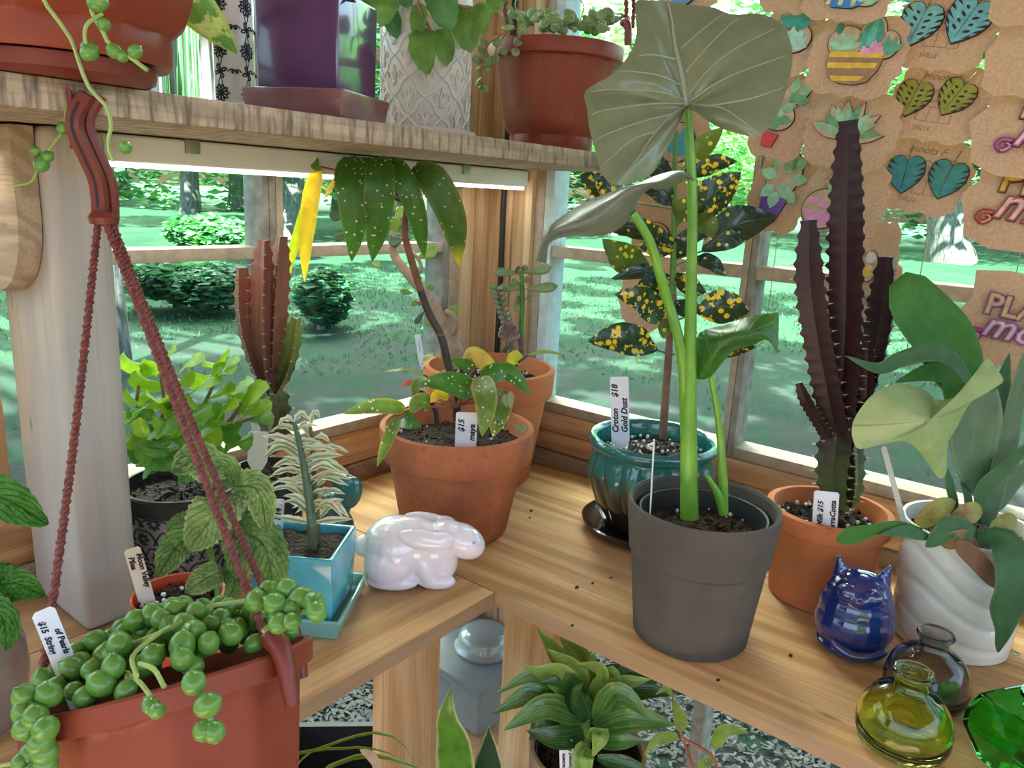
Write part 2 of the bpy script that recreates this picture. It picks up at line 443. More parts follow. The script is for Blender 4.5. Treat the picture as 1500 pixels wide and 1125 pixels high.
POSTW = wood('weathered_post', (.62, .49, .34), (.52, .41, .29), (.48, .42, .35), 2, .7, off=2.2, grey=(.40, .39, .38))
RAILX = wood('sill_wood_x', (.62, .36, .17), (.45, .23, .10), (.66, .44, .24), 0, 1, off=.7)
RAILY = wood('sill_wood_y', (.62, .38, .20), (.46, .25, .12), (.66, .46, .28), 1, 1, off=1.9)
DIM = wood('grey_ledge', (.33, .24, .17), (.25, .17, .12), (.38, .29, .21), 1, 1, off=4.4)
SASH = plain('old_cream_sash_paint', (.40, .32, .235), .6, .3, bump=.5, bscale=160, var=.18, vscale=60)
SASHG = plain('weathered_grey_sash', (.27, .245, .21), .75, .2, bump=.6, bscale=220, var=.35, vscale=45)
CHALK = plain('pale_blue_glazing_bead', (.52, .60, .60), .55, .3, bump=.3, bscale=180, var=.15, vscale=50)
PANE = panemat('window_glass')
def plank(a, b, mat, parent, name='plank', bevel=.0022):
    return MB().box(a, b).build(name, mat, parent, bevel=bevel, ang=50)
def struct(name, label=None): return tag(thing(name), label, None, None, 'structure')
WX, WY = .44, .41        # inner faces of the right and left walls
# ---- left wall: studs, planks and a multi-pane window
wl = struct('wall_left')
plank((.372, WY, .03), (.405, WY+.05, 1.5), CEDAR[2], wl); plank((.407, WY-.004, .03), (WX+.05, WY+.05, 1.5), CEDAR[0], wl)
plank((-1.6, WY-.005, .004), (.372, WY+.05, .03), DIM, wl, 'ledge'); plank((-1.6, WY+.004, .032), (.372, WY+.05, .088), RAILX, wl, 'sill_plank')
plank((-1.6, WY, -.13), (.372, WY+.05, .002), RAILX, wl, 'sill_plank')
plank((.388, WY-.002, -1.0), (.42, WY+.05, .03), CEDAR[1], wl); plank((.42, WY-.006, -1.0), (WX+.05, WY+.05, .03), CEDAR[3], wl)
plank((-1.6, WY, -1.0), (.388, WY+.05, -.80), RAILX, wl, 'sill_plank'); plank((onax(1, WY, -90, 650).x, WY-.01, .09), (onax(1, WY, 6, 650).x, WY+.05, 1.3), CEDAR[1], wl)
def window(name, ax, inner, runs, rows, mull, z0, z1, sash=SASH):
    """ax: axis that runs along the wall; runs: glass spans along it; rows: glass spans in height; mull: stile spans"""
    w = struct(name); pl = inner+.028
    def bx(u0, u1, h0, h1, d0, d1, mat, nm):
        a = (u0, d0, h0) if ax == 0 else (d0, u0, h0); b = (u1, d1, h1) if ax == 0 else (d1, u1, h1)
        return MB().box(a, b).build(nm, mat, w, bevel=.0018, ang=50)
    for u0, u1 in runs:
        for h0, h1 in rows:
            a = (u0-.004, pl, h0-.004) if ax == 0 else (pl, u0-.004, h0-.004)
            b = (u1+.004, pl+.003, h1+.004) if ax == 0 else (pl+.003, u1+.004, h1+.004)
            MB().box(a, b).build('pane', PANE, w, smooth=False)
        for (a0, a1), (b0, b1) in zip(rows, rows[1:]): bx(u0, u1, a1, b0, inner+.006, pl+.022, sash, 'muntin')
        bx(u0, u1, rows[0][0]-.018, rows[0][0], inner+.002, pl+.022, sash, 'bottom_rail')
        bx(u0, u1, rows[-1][1], rows[-1][1]+.05, inner+.002, pl+.022, sash, 'top_rail')
    for u0, u1, m in mull: bx(u0, u1, z0, z1, inner+.004, pl+.022, m, 'stile')
    return w
ROWS = [(.107, .379), (.396, .675), (.692, .97), (.987, 1.25)]
window('window_1', 0, WY, [(-.006, .329), (-.44, -.040), (-.90, -.56), (-1.5, -.92)], ROWS,
       [(.329, .345, SASHG), (.345, .372, SASH), (-.0405, -.030, SASHG), (-.0295, -.0185, SASHG), (-.018, -.006, SASH), (-.47, -.44, SASH), (-.92, -.90, SASH)], .088, 1.3)
window('window_3', 0, WY, [(-.02, .372), (-.46, -.045), (-1.5, -.56)], [(-.78, -.15)],
       [(.372, .388, CHALK), (-.045, -.02, SASH)], -.80, -.13)
# ---- right wall
wr_ = struct('wall_right')
plank((WX, .38, .03), (WX+.05, .4055, 1.5), CEDAR[1], wr_); plank((WX-.003, .349, .03), (WX+.05, .379, 1.5), CEDAR[0], wr_); plank((WX, .318, .03), (WX+.05, .348, 1.5), CEDAR[3], wr_)
plank((WX-.006, .302, .03), (WX+.05, .317, 1.5), CEDAR[2], wr_)
plank((WX-.012, -1.6, .003), (WX+.05, .40, .026), DIM, wr_, 'ledge'); plank((WX-.004, -1.6, .028), (WX+.05, .302, .062), RAILY, wr_, 'sill_plank'); plank((WX-.002, -1.6, .063), (WX+.05, .302, .098), RAILY, wr_, 'sill_plank')
plank((WX, -1.6, -.13), (WX+.05, .40, .001), RAILY, wr_, 'sill_plank')
plank((WX-.004, .335, -1.0), (WX+.05, .403, .0), CEDAR[1], wr_); plank((WX-.001, .25, -1.0), (WX+.05, .334, .0), CEDAR[0], wr_); plank((WX, -1.6, -1.0), (WX+.05, .25, -.80), RAILY, wr_, 'sill_plank')
window('window_2', 1, WX, [(-.092, .262), (-.45, -.114), (-.81, -.472), (-1.5, -.83)], [(.117, .38), (.40, .68), (.70, .98), (1.0, 1.25)],
       [(.262, .281, CHALK), (.2815, .302, SASH), (-.103, -.092, SASH), (-.114, -.1035, SASHG), (-.472, -.45, SASH), (-.83, -.81, SASH)], .098, 1.3)
window('window_4', 1, WX, [(-.10, .235), (-.45, -.122), (-.81, -.472), (-1.5, -.83)], [(-.78, -.15)],
       [(.235, .25, CHALK), (-.122, -.10, SASHG), (-.472, -.45, SASH), (-.83, -.81, SASH)], -.80, -.13)
# ---- floor and roof of the shed
fl = struct('floor')
FLW = wood('floor_board', (.36, .25, .16), (.28, .18, .11), (.42, .31, .21), 0, .8, off=8)
for i in range(17): plank((-3.0, -2.9+i*.195, -1.0), (WX, -2.9+i*.195+.19, -.97), FLW, fl, 'floor_board')
wb_ = struct('wall_back_added')  # unseen wall added behind the view to cut fill; gap keeps front light
for i in range(15): plank((-1.5+i*.14, -2.3, -.97), (-1.5+i*.14+.137, -2.26, .0), CEDAR[i % 4], wb_)
for i in range(15): plank((-1.5+i*.14, -2.3, 1.45), (-1.5+i*.14+.137, -2.26, 1.62), CEDAR[i % 4], wb_)
ce = struct('ceiling')
for i in range(18): plank((-3.2, -3.1+i*.21, 1.62), (WX+.25, -3.1+i*.21+.206, 1.645), CEDAR[i % 4], ce, 'ceiling_board')
plank((-1.6, WY, 1.3), (WX+.05, WY+.05, 1.62), CEDAR[1], wl, 'header'); plank((WX, -1.6, 1.3), (WX+.05, WY, 1.62), CEDAR[1], wr_, 'header')
# ---- weathered post at the left wall
p0 = G(128, 930)
post = struct('trim_1', 'weathered rounded-edge wooden post at the left window')
MB().box((p0.x, p0.y, .0005), (p0.x+.060, WY-.012, .527)).build('post', POSTW, post, bevel=.012, segs=4, ang=80)
# bracket with rounded lower corner, fixed beside the post under the upper shelf
prof = [(.012, .526), (.012, .44)]
for k in range(9):
    a = math.pi/2*k/8; prof.append((.012+.075*(1-math.cos(a)), .44-.075*math.sin(a)))
prof += [(.135, .360), (.135, .526)]
bkm = wood('end_grain', (.46, .34, .22), (.33, .24, .16), (.40, .31, .22), 1, 1.6, off=7, rough=.8)
M = Matrix(((0, 0, 1, p0.x-.0225), (1, 0, 0, p0.y), (0, 1, 0, 0), (0, 0, 0, 1)))
bo = MB().prism(prof, 0, .022, M).build('bracket', bkm, None, bevel=.003, ang=50)
tag(bo, 'rounded wooden shelf bracket fixed beside the weathered post', 'bracket')
# ---- shelves
sh = thing('lower_shelf', (0, 0, 0), 'long wooden shelf board run under the right window', 'shelf')
TH = .0205
plank((.0015, -1.5, -TH), (.288, WY-.007, 0), SHELF_Y[0], sh, 'board', .0016); plank((.2885, -1.5, -TH), (WX-.0135, WY-.007, 0), SHELF_Y[1], sh, 'board', .0016)
sh = thing('lower_shelf', (0, 0, 0), 'wooden shelf boards under the left window butting the corner shelf', 'shelf')
plank((-1.5, 0, -TH), (0, .269, 0), SHELF_X[0], sh, 'board', .0016); plank((-1.5, .2695, -TH), (0, WY-.007, 0), SHELF_X[1], sh, 'board', .0016)
TZ0, TZ1 = .528, .5505
sh = thing('upper_shelf', (0, 0, 0), 'rough sawn upper shelf above the white strip light', 'shelf')
plank((-1.5, .08, TZ0), (WX-.006, .235, TZ1), TOPWOOD, sh, 'board', .0016); plank((-1.5, .2365, TZ0), (WX-.006, WY-.006, TZ1), TOPWOOD, sh, 'board', .0016)
# ---- supports under the lower shelves and a bottom shelf
for nm, a, b, lab in (('shelf_leg', (-.050, .15, -.97), (.066, .17, -TH), 'wide cedar board leg under the left shelf'),
                      ('shelf_leg', (.20, .035, -.97), (.22, .135, -TH), 'cedar board leg under the corner of the right shelf')):
    o = plank(a, b, CEDAR[0], None, nm); tag(o, lab, 'shelf leg')
BZ = -.46
o = plank((.03, -1.5, BZ-.02), (.199, .148, BZ), SHELF_Y[1], None, 'bottom_shelf'); tag(o, 'low wooden shelf beneath the right window shelf', 'shelf')
o = plank((-1.5, -.02, BZ-.02), (-.087, .30, BZ), SHELF_X[1], None, 'bottom_shelf'); tag(o, 'low wooden shelf beneath the left window shelf', 'shelf')
# ---- strip light under the upper shelf
WHITEP = plain('white_plastic', (.78, .78, .76), .35, .5)
t = NT('lit_diffuser'); e = t.n('Emission'); e.inputs[0].default_value = (1, .97, .9, 1); e.inputs[1].default_value = 2.6; LIT = t.done(e)
STEEL = plain('clip_steel', (.35, .33, .30), .35, .5, metal=.8)
lt = thing('strip_light', (0, .3, TZ0), 'white strip light mounted under the upper shelf', 'light')
MB().box((-.95, .30, .4985), (.418, .345, .5265)).build('housing', WHITEP, lt, bevel=.004, segs=3)
MB().box((-.945, .304, .4935), (.413, .341, .4985)).build('diffuser', LIT, lt, bevel=.0015)
MB().lathe([(0, 0), (.006, .001), (.008, .006), (.009, .013), (.007, .018), (.0, .019)], (.419, .318, .515), 16, M=Matrix.Rotation(math.radians(90), 3, 'Y')).build('end_cap', glassmat('clear_plastic', (.95, .95, .92), .08), lt)
for x in (-.215, .245): MB().box((x, .297, .512), (x+.017, .302, .5275)).build('clip', STEEL, lt, bevel=.001)
# cable on the corner planks
BLACK = plain('black_rubber', (.015, .015, .016), .5)
c0 = onax(0, WX-.008, 738, 300); yy = c0.y
o = MB().tube([(WX-.009, yy, .03+.001), (WX-.009, yy+.001, .15), (WX-.009, yy-.001, .3), (WX-.009, yy, .45), (WX-.009, yy-.004, .8), (WX-.009, yy-.004, 1.4)], .005, 10).build('cable', BLACK)
tag(o, 'black cable running up the cedar corner planks', 'cable')
# ------------------------------------------------------------------ outdoors
GZ = -1.05
t = NT('lawn'); oc = t.coord()
g1 = t.noise(oc, 1.2, 5); g2 = t.noise(oc, 26, 5, .7); g3 = t.noise(oc, 160, 3, .7)
grass = t.mix(t.ramp(g1, [(.35, 0.), (.65, 1.)]), (.032, .10, .055), (.08, .20, .095))
grass = t.mix(t.ramp(g2, [(.35, 0.), (.7, 1.)]), [.022, .065, .038], grass)
mul = t.mix(t.ramp(g3, [(.35, 0.), (.7, 1.)]), (.020, .026, .028), (.085, .088, .09))
pat = t.ramp(t.math('ADD', t.noise(oc, 2.2, 5, .7), t.math('MULTIPLY', g2, .35)), [(.60, 0.), (.78, 1.)]); mul = t.mix(pat, mul, t.mix(t.ramp(g3, [(.3, 0.), (.7, 1.)]), (.008, .028, .022), (.03, .085, .045)))
sx = t.n('SeparateXYZ'); t.l(oc, sx.inputs[0])
dist = t.math('MAXIMUM', sx.outputs[0], sx.outputs[1])
edge = t.math('ADD', dist, t.math('MULTIPLY', t.math('SUBTRACT', t.noise(oc, .9, 5, .65), .5), 5.0))
col = t.mix(t.ramp(t.math('DIVIDE', edge, 10.0), [(.40, 0.), (.95, 1.)]), mul, grass)
b = t.bsdf(col, .9, Specular_IOR_Level=.1); t.bump(b, t.math('ADD', g2, g3), 1, .03); LAWN = t.done(b)
gr = mesh('ground', [(-60, -60, GZ), (140, -60, GZ), (140, 140, GZ), (-60, 140, GZ)], [(0, 1, 2, 3)], LAWN, smooth=False)
tag(gr, 'shaded lawn and mulch outside the windows', None, None, 'structure')
CHIP = plain('wood_chip', (.07, .068, .066), .85, .2, var=.35, vscale=14)
rc = random.Random(3); mb = MB()
for i in range(24000):
    if i % 2: x, y = rc.uniform(.1, 1.7), rc.uniform(.48, 2.2)
    else: x, y = rc.uniform(.5, 2.2), rc.uniform(-.8, 1.2)
    if (x-.30)**2+(y-.715)**2 < .25**2: continue
    l, w = rc.uniform(.006, .017), rc.uniform(.003, .007)
    R3 = Matrix.Rotation(rc.uniform(0, 6.3), 3, 'Z') @ Matrix.Rotation(rc.uniform(-.25, .25), 3, 'X') @ Matrix.Rotation(rc.uniform(-.25, .25), 3, 'Y')
    c = V((x, y, GZ+rc.uniform(.004, .02))); q = [c+R3 @ V(p) for p in ((-l, -w, 0), (l, -w*.6, 0), (l*.9, w, .003), (-l*.8, w*.8, .002))]
    mb.add(q, [(0, 1, 2, 3)])
mb.build('wood_chip_mulch', CHIP, None, smooth=False, kind='stuff')
tag(bpy.data.objects['wood_chip_mulch'], 'loose grey wood chip mulch scattered outside the shed', 'mulch')
BARK = NT('bark'); c = BARK.coord((6, 6, 1.2)); nb = BARK.noise(c, 3, 6, .7)
b = BARK.bsdf(BARK.mix(BARK.ramp(nb, [(.35, 0.), (.65, 1.)]), (.06, .055, .05), (.26, .25, .23)), .95); BARK.bump(b, nb, 1, .05); BARK = BARK.done(b)
def foliage(name, base, hi, tr=.45):
    t = NT(name); n1 = t.noise(t.coord(), .9, 4); col = t.mix(t.ramp(n1, [(.35, 0.), (.65, 1.)]), base, hi)
    b = t.bsdf(col, .55, Specular_IOR_Level=.3); q = t.n('BsdfTranslucent'); t.l(t.mix(1., col, (1, 1, .6), 'MULTIPLY'), q.inputs[0])
    ms = t.n('MixShader'); ms.inputs[0].default_value = tr; t.l(b.outputs[0], ms.inputs[1]); t.l(q.outputs[0], ms.inputs[2]); return t.done(ms)
FOL = [foliage('foliage_mid', (.05, .20, .09), (.16, .42, .15)), foliage('foliage_dark', (.02, .085, .05), (.06, .19, .09)), foliage('foliage_pale', (.14, .40, .16), (.34, .62, .26))]
def leafcloud(name, blobs, n, size, mat, parent, seed):
    r = random.Random(seed); v = []; f = []
    tot = sum(b[1]*b[2] for b in blobs)
    for (c, a, h) in blobs:
        c = V(c)
        for i in range(int(n*a*h/tot)):
            d = V((r.gauss(0, 1), r.gauss(0, 1), r.gauss(0, 1))).normalized()*(r.random()**.35)
            p = c+V((d.x*a, d.y*a, d.z*h)); s = size*r.uniform(.6, 1.3)
            q = Matrix.Rotation(r.uniform(0, 6.3), 3, 'Z') @ Matrix.Rotation(r.uniform(-1.1, 1.1), 3, 'X')
            k = len(v); v += [p+q @ V(e)*s for e in ((-.5, 0, 0), (0, -.28, .05), (.6, 0, 0), (0, .28, .05))]; f.append((k, k+1, k+2, k+3))
    return mesh(name, v, f, mat, parent, False, None, 'stuff')
def tree(x, y, tr, h, blobs, n, size, fol, label, seed, lean=(0, 0), cat='tree', grp=None):
    t = thing('tree', (x, y, GZ), label, cat, grp)
    if tr:
        top = V((x+lean[0], y+lean[1], GZ+h))
        p = cr([(x, y, GZ-.05), (x+lean[0]*.3, y+lean[1]*.3, GZ+h*.35), tuple(top)], 9)
        MB().tube(p, [tr*1.5, tr*1.1, tr, tr*.95, tr*.9, tr*.85, tr*.75, tr*.65, tr*.5], 12).build('trunk', BARK, t)
    leafcloud('crown', [(V((x+bx, y+by, GZ+bz)), a, hh) for bx, by, bz, a, hh in blobs], n, size, FOL[fol], t, seed)
    return t
def bush(px, py, w, h, fol, label, seed, n=2600, size=.13):
    p = G(px, py, GZ); d = depth(p); a = w*d/F/2; hh = h*d/F/2
    t = thing('bush', p, label, 'bush')
    r = random.Random(seed); bl = [((p.x+r.uniform(-.4, .4)*a, p.y+r.uniform(-.4, .4)*a, GZ+hh*r.uniform(.75, 1.15)), a*r.uniform(.5, .7), hh*r.uniform(.6, .85)) for i in range(6)]
    leafcloud('foliage', bl, n, size, FOL[fol], t, seed)
    MB().tube([(p.x, p.y, GZ-.02), (p.x, p.y, GZ+hh)], [.05, .02], 8).build('stem', BARK, t)
bush(285, 455, 210, 80, 1, 'dark rounded shrub on the lawn below the left window bar', 1, 3600)
bush(470, 482, 115, 110, 1, 'dense dark bush right of the red cactus outside', 2, 3000)
bush(312, 372, 150, 62, 0, 'wide shrub in front of the far tree trunk', 4, 3400, .2)
# trees seen through the panes, and the high crowns that dapple the lawn
def far(px, py, tr, h, blobs, n, size, fol, label, seed, lean=(0, 0)):
    p = G(px, py, GZ); return tree(p.x, p.y, tr, h, blobs, n, size, fol, label, seed, lean)
far(281, 335, .26, 9, [(0, 0, 7.5, 5, 3.2), (3, 2, 6.5, 4, 2.4), (-3, 1, 6.2, 3.6, 2.5)], 5200, .42, 0, 'pale trunked tree behind the wide shrub', 11)
far(172, 545, .085, 5, [(0, 0, 5.4, 2.6, 1.0), (1.6, 1.6, 5.6, 2.2, .9)], 1500, .2, 0, 'dark barked tree just outside beside the post', 12)
far(1392, 385, .55, 8, [(0, 0, 8, 6, 3), (4, -3, 7, 5, 3)], 5200, .45, 2, 'thick leaning trunk in sunny grass behind the cards', 13, (-2.4, 2.0))
far(585, 335, .3, 8, [(0, 0, 7, 5, 4), (2, -4, 5, 4, 3.5)], 5200, .42, 0, 'broad tree beyond the lawn between the windows', 14)
far(905, 345, .3, 8, [(0, 0, 7, 5, 4), (3, -3, 5, 4, 3)], 5200, .4, 2, 'light green tree beyond the lawn in the right window', 15)
far(430, 350, .3, 9, [(0, 0, 6, 4.5, 4.5)], 4200, .4, 1, 'dark spreading tree at the lawn edge behind the begonia', 16)
rr = random.Random(5)
for i in range(17):      # the wood closing off the lawn
    a = math.radians(-12+i*7.0); d = rr.uniform(38, 52); x, y = d*math.cos(a), d*math.sin(a)
    tree(x, y, .35, 9, [(rr.uniform(-2, 2), rr.uniform(-2, 2), rr.uniform(2.5, 10), rr.uniform(4, 6.5), rr.uniform(3, 4.5)) for k in range(4)], 3400, .62, (0, 2, 0, 1)[i % 4],
         'tall leafy tree in the wood closing off the lawn', 30+i, grp='trees of the far wood')
def shade(bx, by, spots, label, seed):
    # added tree outside the view, leaf clumps set sunward to dapple the lawn
    t = thing('tree', (bx, by, GZ), label, 'tree'); r = random.Random(seed); top = V((bx, by, GZ+6.6))
    MB().tube(cr([(bx, by, GZ-.05), (bx+.1, by, GZ+3), tuple(top), (bx, by, GZ+9)], 8), [.42, .34, .3, .28, .25, .2, .14, .06], 12).build('trunk', BARK, t)
    sh_ = sdir*(6.4/sdir.z); bl = [((bx, by, GZ+8.6), 2.4, 1.2)]
    for x, y, a in spots:
        c = V((x, y, GZ))+sdir*((7.5+r.uniform(-.2, .8))/sdir.z)
        for k in range(7):
            d = a*math.sqrt(r.random()); e = r.uniform(0, 6.3); bl.append((c+V((d*math.cos(e), d*math.sin(e), r.uniform(-.4, .6))), r.uniform(.3, .7), .3))
        MB().tube(cr([top-V((0, 0, .5)), top.lerp(c, .5)+V((0, 0, .6)), c], 8), [.16, .13, .1, .08, .06, .05, .03, .015], 8).build('limb', BARK, t)
    leafcloud('crown', bl, 1700*len(spots), .22, FOL[0], t, seed)
shade(-3.2, 10.5, [(3.0, 5.0, 2.4), (5.2, 8.6, 2.6), (4.0, 3.0, 1.9), (6.5, 13, 3.0), (9.5, 11, 2.6), (4.6, 17.5, 3), (2.2, 3.2, 1.6), (1.2, 4.6, 1.8), (3.6, 6.8, 2.0), (6.4, 6.0, 2.2), (2.6, 9.5, 2.2), (7.6, 10.2, 2.2), (4.4, 4.6, 1.6), (.7, 1.3, .9), (.5, .9, .7), (1.0, 1.0, .8), (1.4, 1.9, 1.2), (2.2, 3.0, 1.6), (3.2, 4.4, 1.8)], 'big unseen shade tree added left of the windows to dapple the lawn', 71)
shade(9.5, -4.2, [(6.5, 1.0, 2.4), (9.5, 4.4, 2.6), (13.5, 2.2, 2.6), (8.0, 6.4, 2.4), (13, 8, 2.8), (18, 5, 3), (3.0, 1.4, 1.6), (4.6, 2.2, 1.7), (3.4, -.4, 1.5), (5.4, -.6, 1.8), (6.4, 3.2, 2.0), (11, 1.0, 2.2), (11, 6.4, 2.2), (16, 9, 2.6), (4.8, .6, 1.5), (1.4, .2, .9), (1.2, .5, .7), (1.9, -.5, 1.2), (2.6, .6, 1.4), (2.0, .9, 1.0)], 'big unseen shade tree added right of the windows to dapple the lawn', 72)
# grass tufts on the nearer lawn
rg = random.Random(8); v = []; f = []
GRASS = foliage('grass_blades', (.025, .085, .045), (.06, .17, .075), .3)
for i in range(15000):
    q = rg.random()**.6; d = 3.6+11*q; a = math.radians(rg.uniform(-8, 82)); x, y = d*math.cos(a), d*math.sin(a)
    if d < 9 and noise.noise(V((x*.8, y*.8, 0)))*1.6+.22*(d-6.2) < .0: continue
    h = rg.uniform(.02, .06); w = rg.uniform(.006, .018); e = rg.uniform(0, 6.3); dx, dy = math.cos(e)*w, math.sin(e)*w
    k = len(v); v += [(x-dx, y-dy, GZ), (x+dx, y+dy, GZ), (x+rg.uniform(-.03, .03), y+rg.uniform(-.03, .03), GZ+h)]; f.append((k, k+1, k+2))
tag(mesh('grass', v, f, GRASS, None, False, None, 'stuff'), 'short grass blades of the shaded lawn', 'grass')
# ------------------------------------------------------------------ pot and plant helpers
def RGB(r, g, b): return tuple(((x/255)/12.92 if x <= 10 else ((x/255+.055)/1.055)**2.4) for x in (r, g, b))
SOIL = soilmat('potting_soil', (.022, .015, .011)); SOIL2 = soilmat('bark_soil', (.032, .019, .013))
CHUNK = plain('bark_chunk', (.030, .019, .013), .85, .2, var=.7, vscale=90); PERL = plain('perlite', (.75, .73, .68), .8, var=.15)
def soil(parent, c, r, z, mat=None, seed=0, perl=0, lump=.004):
    rn, n = 7, 26; v = [V((c[0], c[1], z+.003))]; rr = random.Random(seed)
    for j in range(1, rn+1):
        for k in range(n):
            a = 2*math.pi*k/n; q = r*j/rn
            v.append(V((c[0]+q*math.cos(a), c[1]+q*math.sin(a), z+(rr.uniform(-1, 1)*lump if j < rn else -.002))))
    f = [(0, 1+k, 1+(k+1) % n) for k in range(n)]
    for j in range(rn-1):
        a = 1+j*n; b = a+n; f += [(a+k, b+k, b+(k+1) % n, a+(k+1) % n) for k in range(n)]
    o = mesh('soil', v, f, mat or SOIL, parent, True)
    mb = MB()
    for i in range(perl):
        a = rr.uniform(0, 6.3); q = r*.92*math.sqrt(rr.random()); mb.ball((c[0]+q*math.cos(a), c[1]+q*math.sin(a), z+lump*.8), rr.uniform(.0012, .0032), 5, 4)
    if perl: mb.build('perlite', PERL, o, kind='stuff')
    ck = MB()
    for i in range(int(60+r*900)):
        a = rr.uniform(0, 6.3); q = r*.95*math.sqrt(rr.random()); s = rr.uniform(.0012, .0042); Q = Matrix.Rotation(rr.uniform(0, 6), 3, 'Z') @ Matrix.Rotation(rr.uniform(0, 6), 3, 'X')
        ck.add([V((c[0]+q*math.cos(a), c[1]+q*math.sin(a), z+rr.uniform(0, lump)))+Q @ V(e)*s for e in ((-1, -.5, -.4), (1, -.4, -.3), (.2, .7, -.4), (0, 0, .6))], [(0, 1, 2), (0, 3, 1), (1, 3, 2), (2, 3, 0)])
    ck.build('soil_chunks', CHUNK, o, smooth=False, kind='stuff')
    return o
def inner(r, z0, z1, wall): return [(r-wall*.5, z1), (r-wall, z1-.001), (r-wall*1.2, z0), (0, z0)]
LABELW = plain('label_plastic', (.74, .77, .86), .4, .4); LABELC = plain('label_cream', (.72, .68, .58), .5)
INK = plain('marker_ink', (.01, .01, .016), .5)
def plabel(parent, pb, pt, w, lines, mat=None, side=None, size=.62, flip=False):
    """plastic tag from foot pb to head pt, width w, handwriting running up the tag"""
    pb, pt = V(pb), V(pt); y = (pt-pb); h = y.length; y.normalize()
    x = (V(side) if side else y.cross(CAM-pb)).normalized(); n = x.cross(y)
    M = frame(pb, x, y)
    hw = w/2; poly = [(-hw*.5, -.012), (hw*.5, -.012), (hw, 0), (hw, h-.002), (hw-.002, h), (-hw+.002, h), (-hw, h-.002), (-hw, 0)]
    o = MB().prism(poly, -.0004, .0004, M).build('plant_label', mat or LABELW, parent, smooth=False)
    k = len(lines)
    for i, (s, st) in enumerate(lines):
        fs = w/k*.95*size/.62*.8
        if s is None:      # worn, unreadable handwriting
            MB().tube(cr([M @ V((w*.16*math.sin(j*2.1), h*(st+.045*j), .0006)) for j in range(9)], 30), .0004, 4).build('handwriting', INK, o); continue
        if flip: T = frame(pb+y*(h-st*h)+x*(-hw+w*(i+.30)/k)+n*.0006, -y, x)
        else: T = frame(pb+y*(st*h)+x*(-hw+w*(i+.78)/k)+n*.0006, y, -x)
        text('handwriting', s, fs, INK, o, T, .0002, .25, offset=.0004*fs/.01)
    return o
TERRA = terramat('terracotta', (.46, .165, .07), (.29, .10, .06), (.15, .06, .045))
TERRA2 = terramat('terracotta_orange', (.54, .19, .075), (.48, .155, .06), (.30, .11, .06))
def terra(parent, c, r, rb, h, band, mat, n=56, soilz=None):
    w = .007
    rs = rb+(r-.006-rb)*((h-band)/h)
    pr = [(0, 0), (rb-.003, 0), (rb, .003), (rs, h-band-.003), (rs+.001, h-band), (r-.004, h-band), (r-.002, h-band+.003), (r, h-.004), (r-.001, h-.001), (r-.004, h), (r-w-.002, h), (r-w-.004, h-.004), (rs-w, h-band-.01), (rs-w-.006, h*.45), (0, h*.45)]
    MB().lathe(pr, c, n).build('pot', mat, parent, ang=35)
def dirto(p): d = CAM-V(p); d.z = 0; return d.normalized()
# ---------------------------------------------------------------- terracotta pots in the corner
T1 = V((.11, .171, 0)); T2 = V((.312, .282, 0))
beg = thing('potted_begonia', T1, 'spotted cane begonia in a large terracotta pot beside the white rabbit', 'potted plant')
terra(beg, T1, .1118, .0785, .159, .046, TERRA); soil(beg, T1, .099, .133, SOIL2, 1, 12)
jad = thing('potted_jade', T2, 'jade plants in a terracotta pot in the cedar corner', 'potted plant')
terra(jad, T2, .1130, .079, .198, .047, TERRA2); soil(jad, T2, .100, .172, SOIL, 2, 90)
# ---------------------------------------------------------------- teal ribbed pot on its saucer
t = NT('teal_glaze'); oc = t.coord(); sx = t.n('SeparateXYZ'); t.l(oc, sx.inputs[0])
dr = t.noise(t.coord((30, 30, 5)), 1.6, 3)
zz = t.math('ADD', sx.outputs[2], t.math('MULTIPLY', t.math('SUBTRACT', dr, .5), .09))
col = t.ramp(t.math('MULTIPLY', zz, 6.0), [(.10, (.012, .009, .010)), (.34, (.035, .022, .018)), (.52, (.06, .075, .05)), (.60, (.02, .17, .15)), (.8, (.01, .15, .14)), (.95, (.01, .12, .12))])
TEALG = t.done(t.bsdf(col, .12, Specular_IOR_Level=.6, Coat_Weight=.6))
TP = V((.306, -.044, .010))
cro = thing('potted_croton', TP, 'gold dust croton in a teal ribbed glazed pot', 'potted plant')
pr = [(0, 0), (.060, 0), (.066, .004), (.080, .035), (.092, .07), (.0945, .09), (.090, .108), (.085, .116), (.086, .120), (.0925, .122), (.096, .128), (.096, .134), (.092, .139), (.086, .138), (.083, .132), (.083, .10), (0, .10)]
def ribs(q, z, i): return 1-(.045*abs(math.sin(q*9))**.6*(1 if 0 < i < 7 else 0)*min(1, (.125-z)/.02)) if z < .118 and 0 < i < 7 else 1
ribbed = lambda q, z, i: 1-.055*(1-abs(math.sin(q*9)))**2.2 if (1 < i < 7) else 1
MB().lathe(pr, TP, 144, ribbed).build('pot', TEALG, cro, ang=60); soil(cro, TP, .084, .122, SOIL, 3, 70, .006)
DKG = plain('dark_brown_glaze', (.018, .013, .012), .15, .6, coat=.5)
o = MB().lathe([(0, 0), (.082, 0), (.092, .006), (.0975, .016), (.095, .0175), (.089, .0115), (.080, .0085), (0, .0085)], (.306, -.044, .0005), 56).build('pot_saucer', DKG)
tag(o, 'dark glazed saucer under the teal ribbed pot', 'saucer')
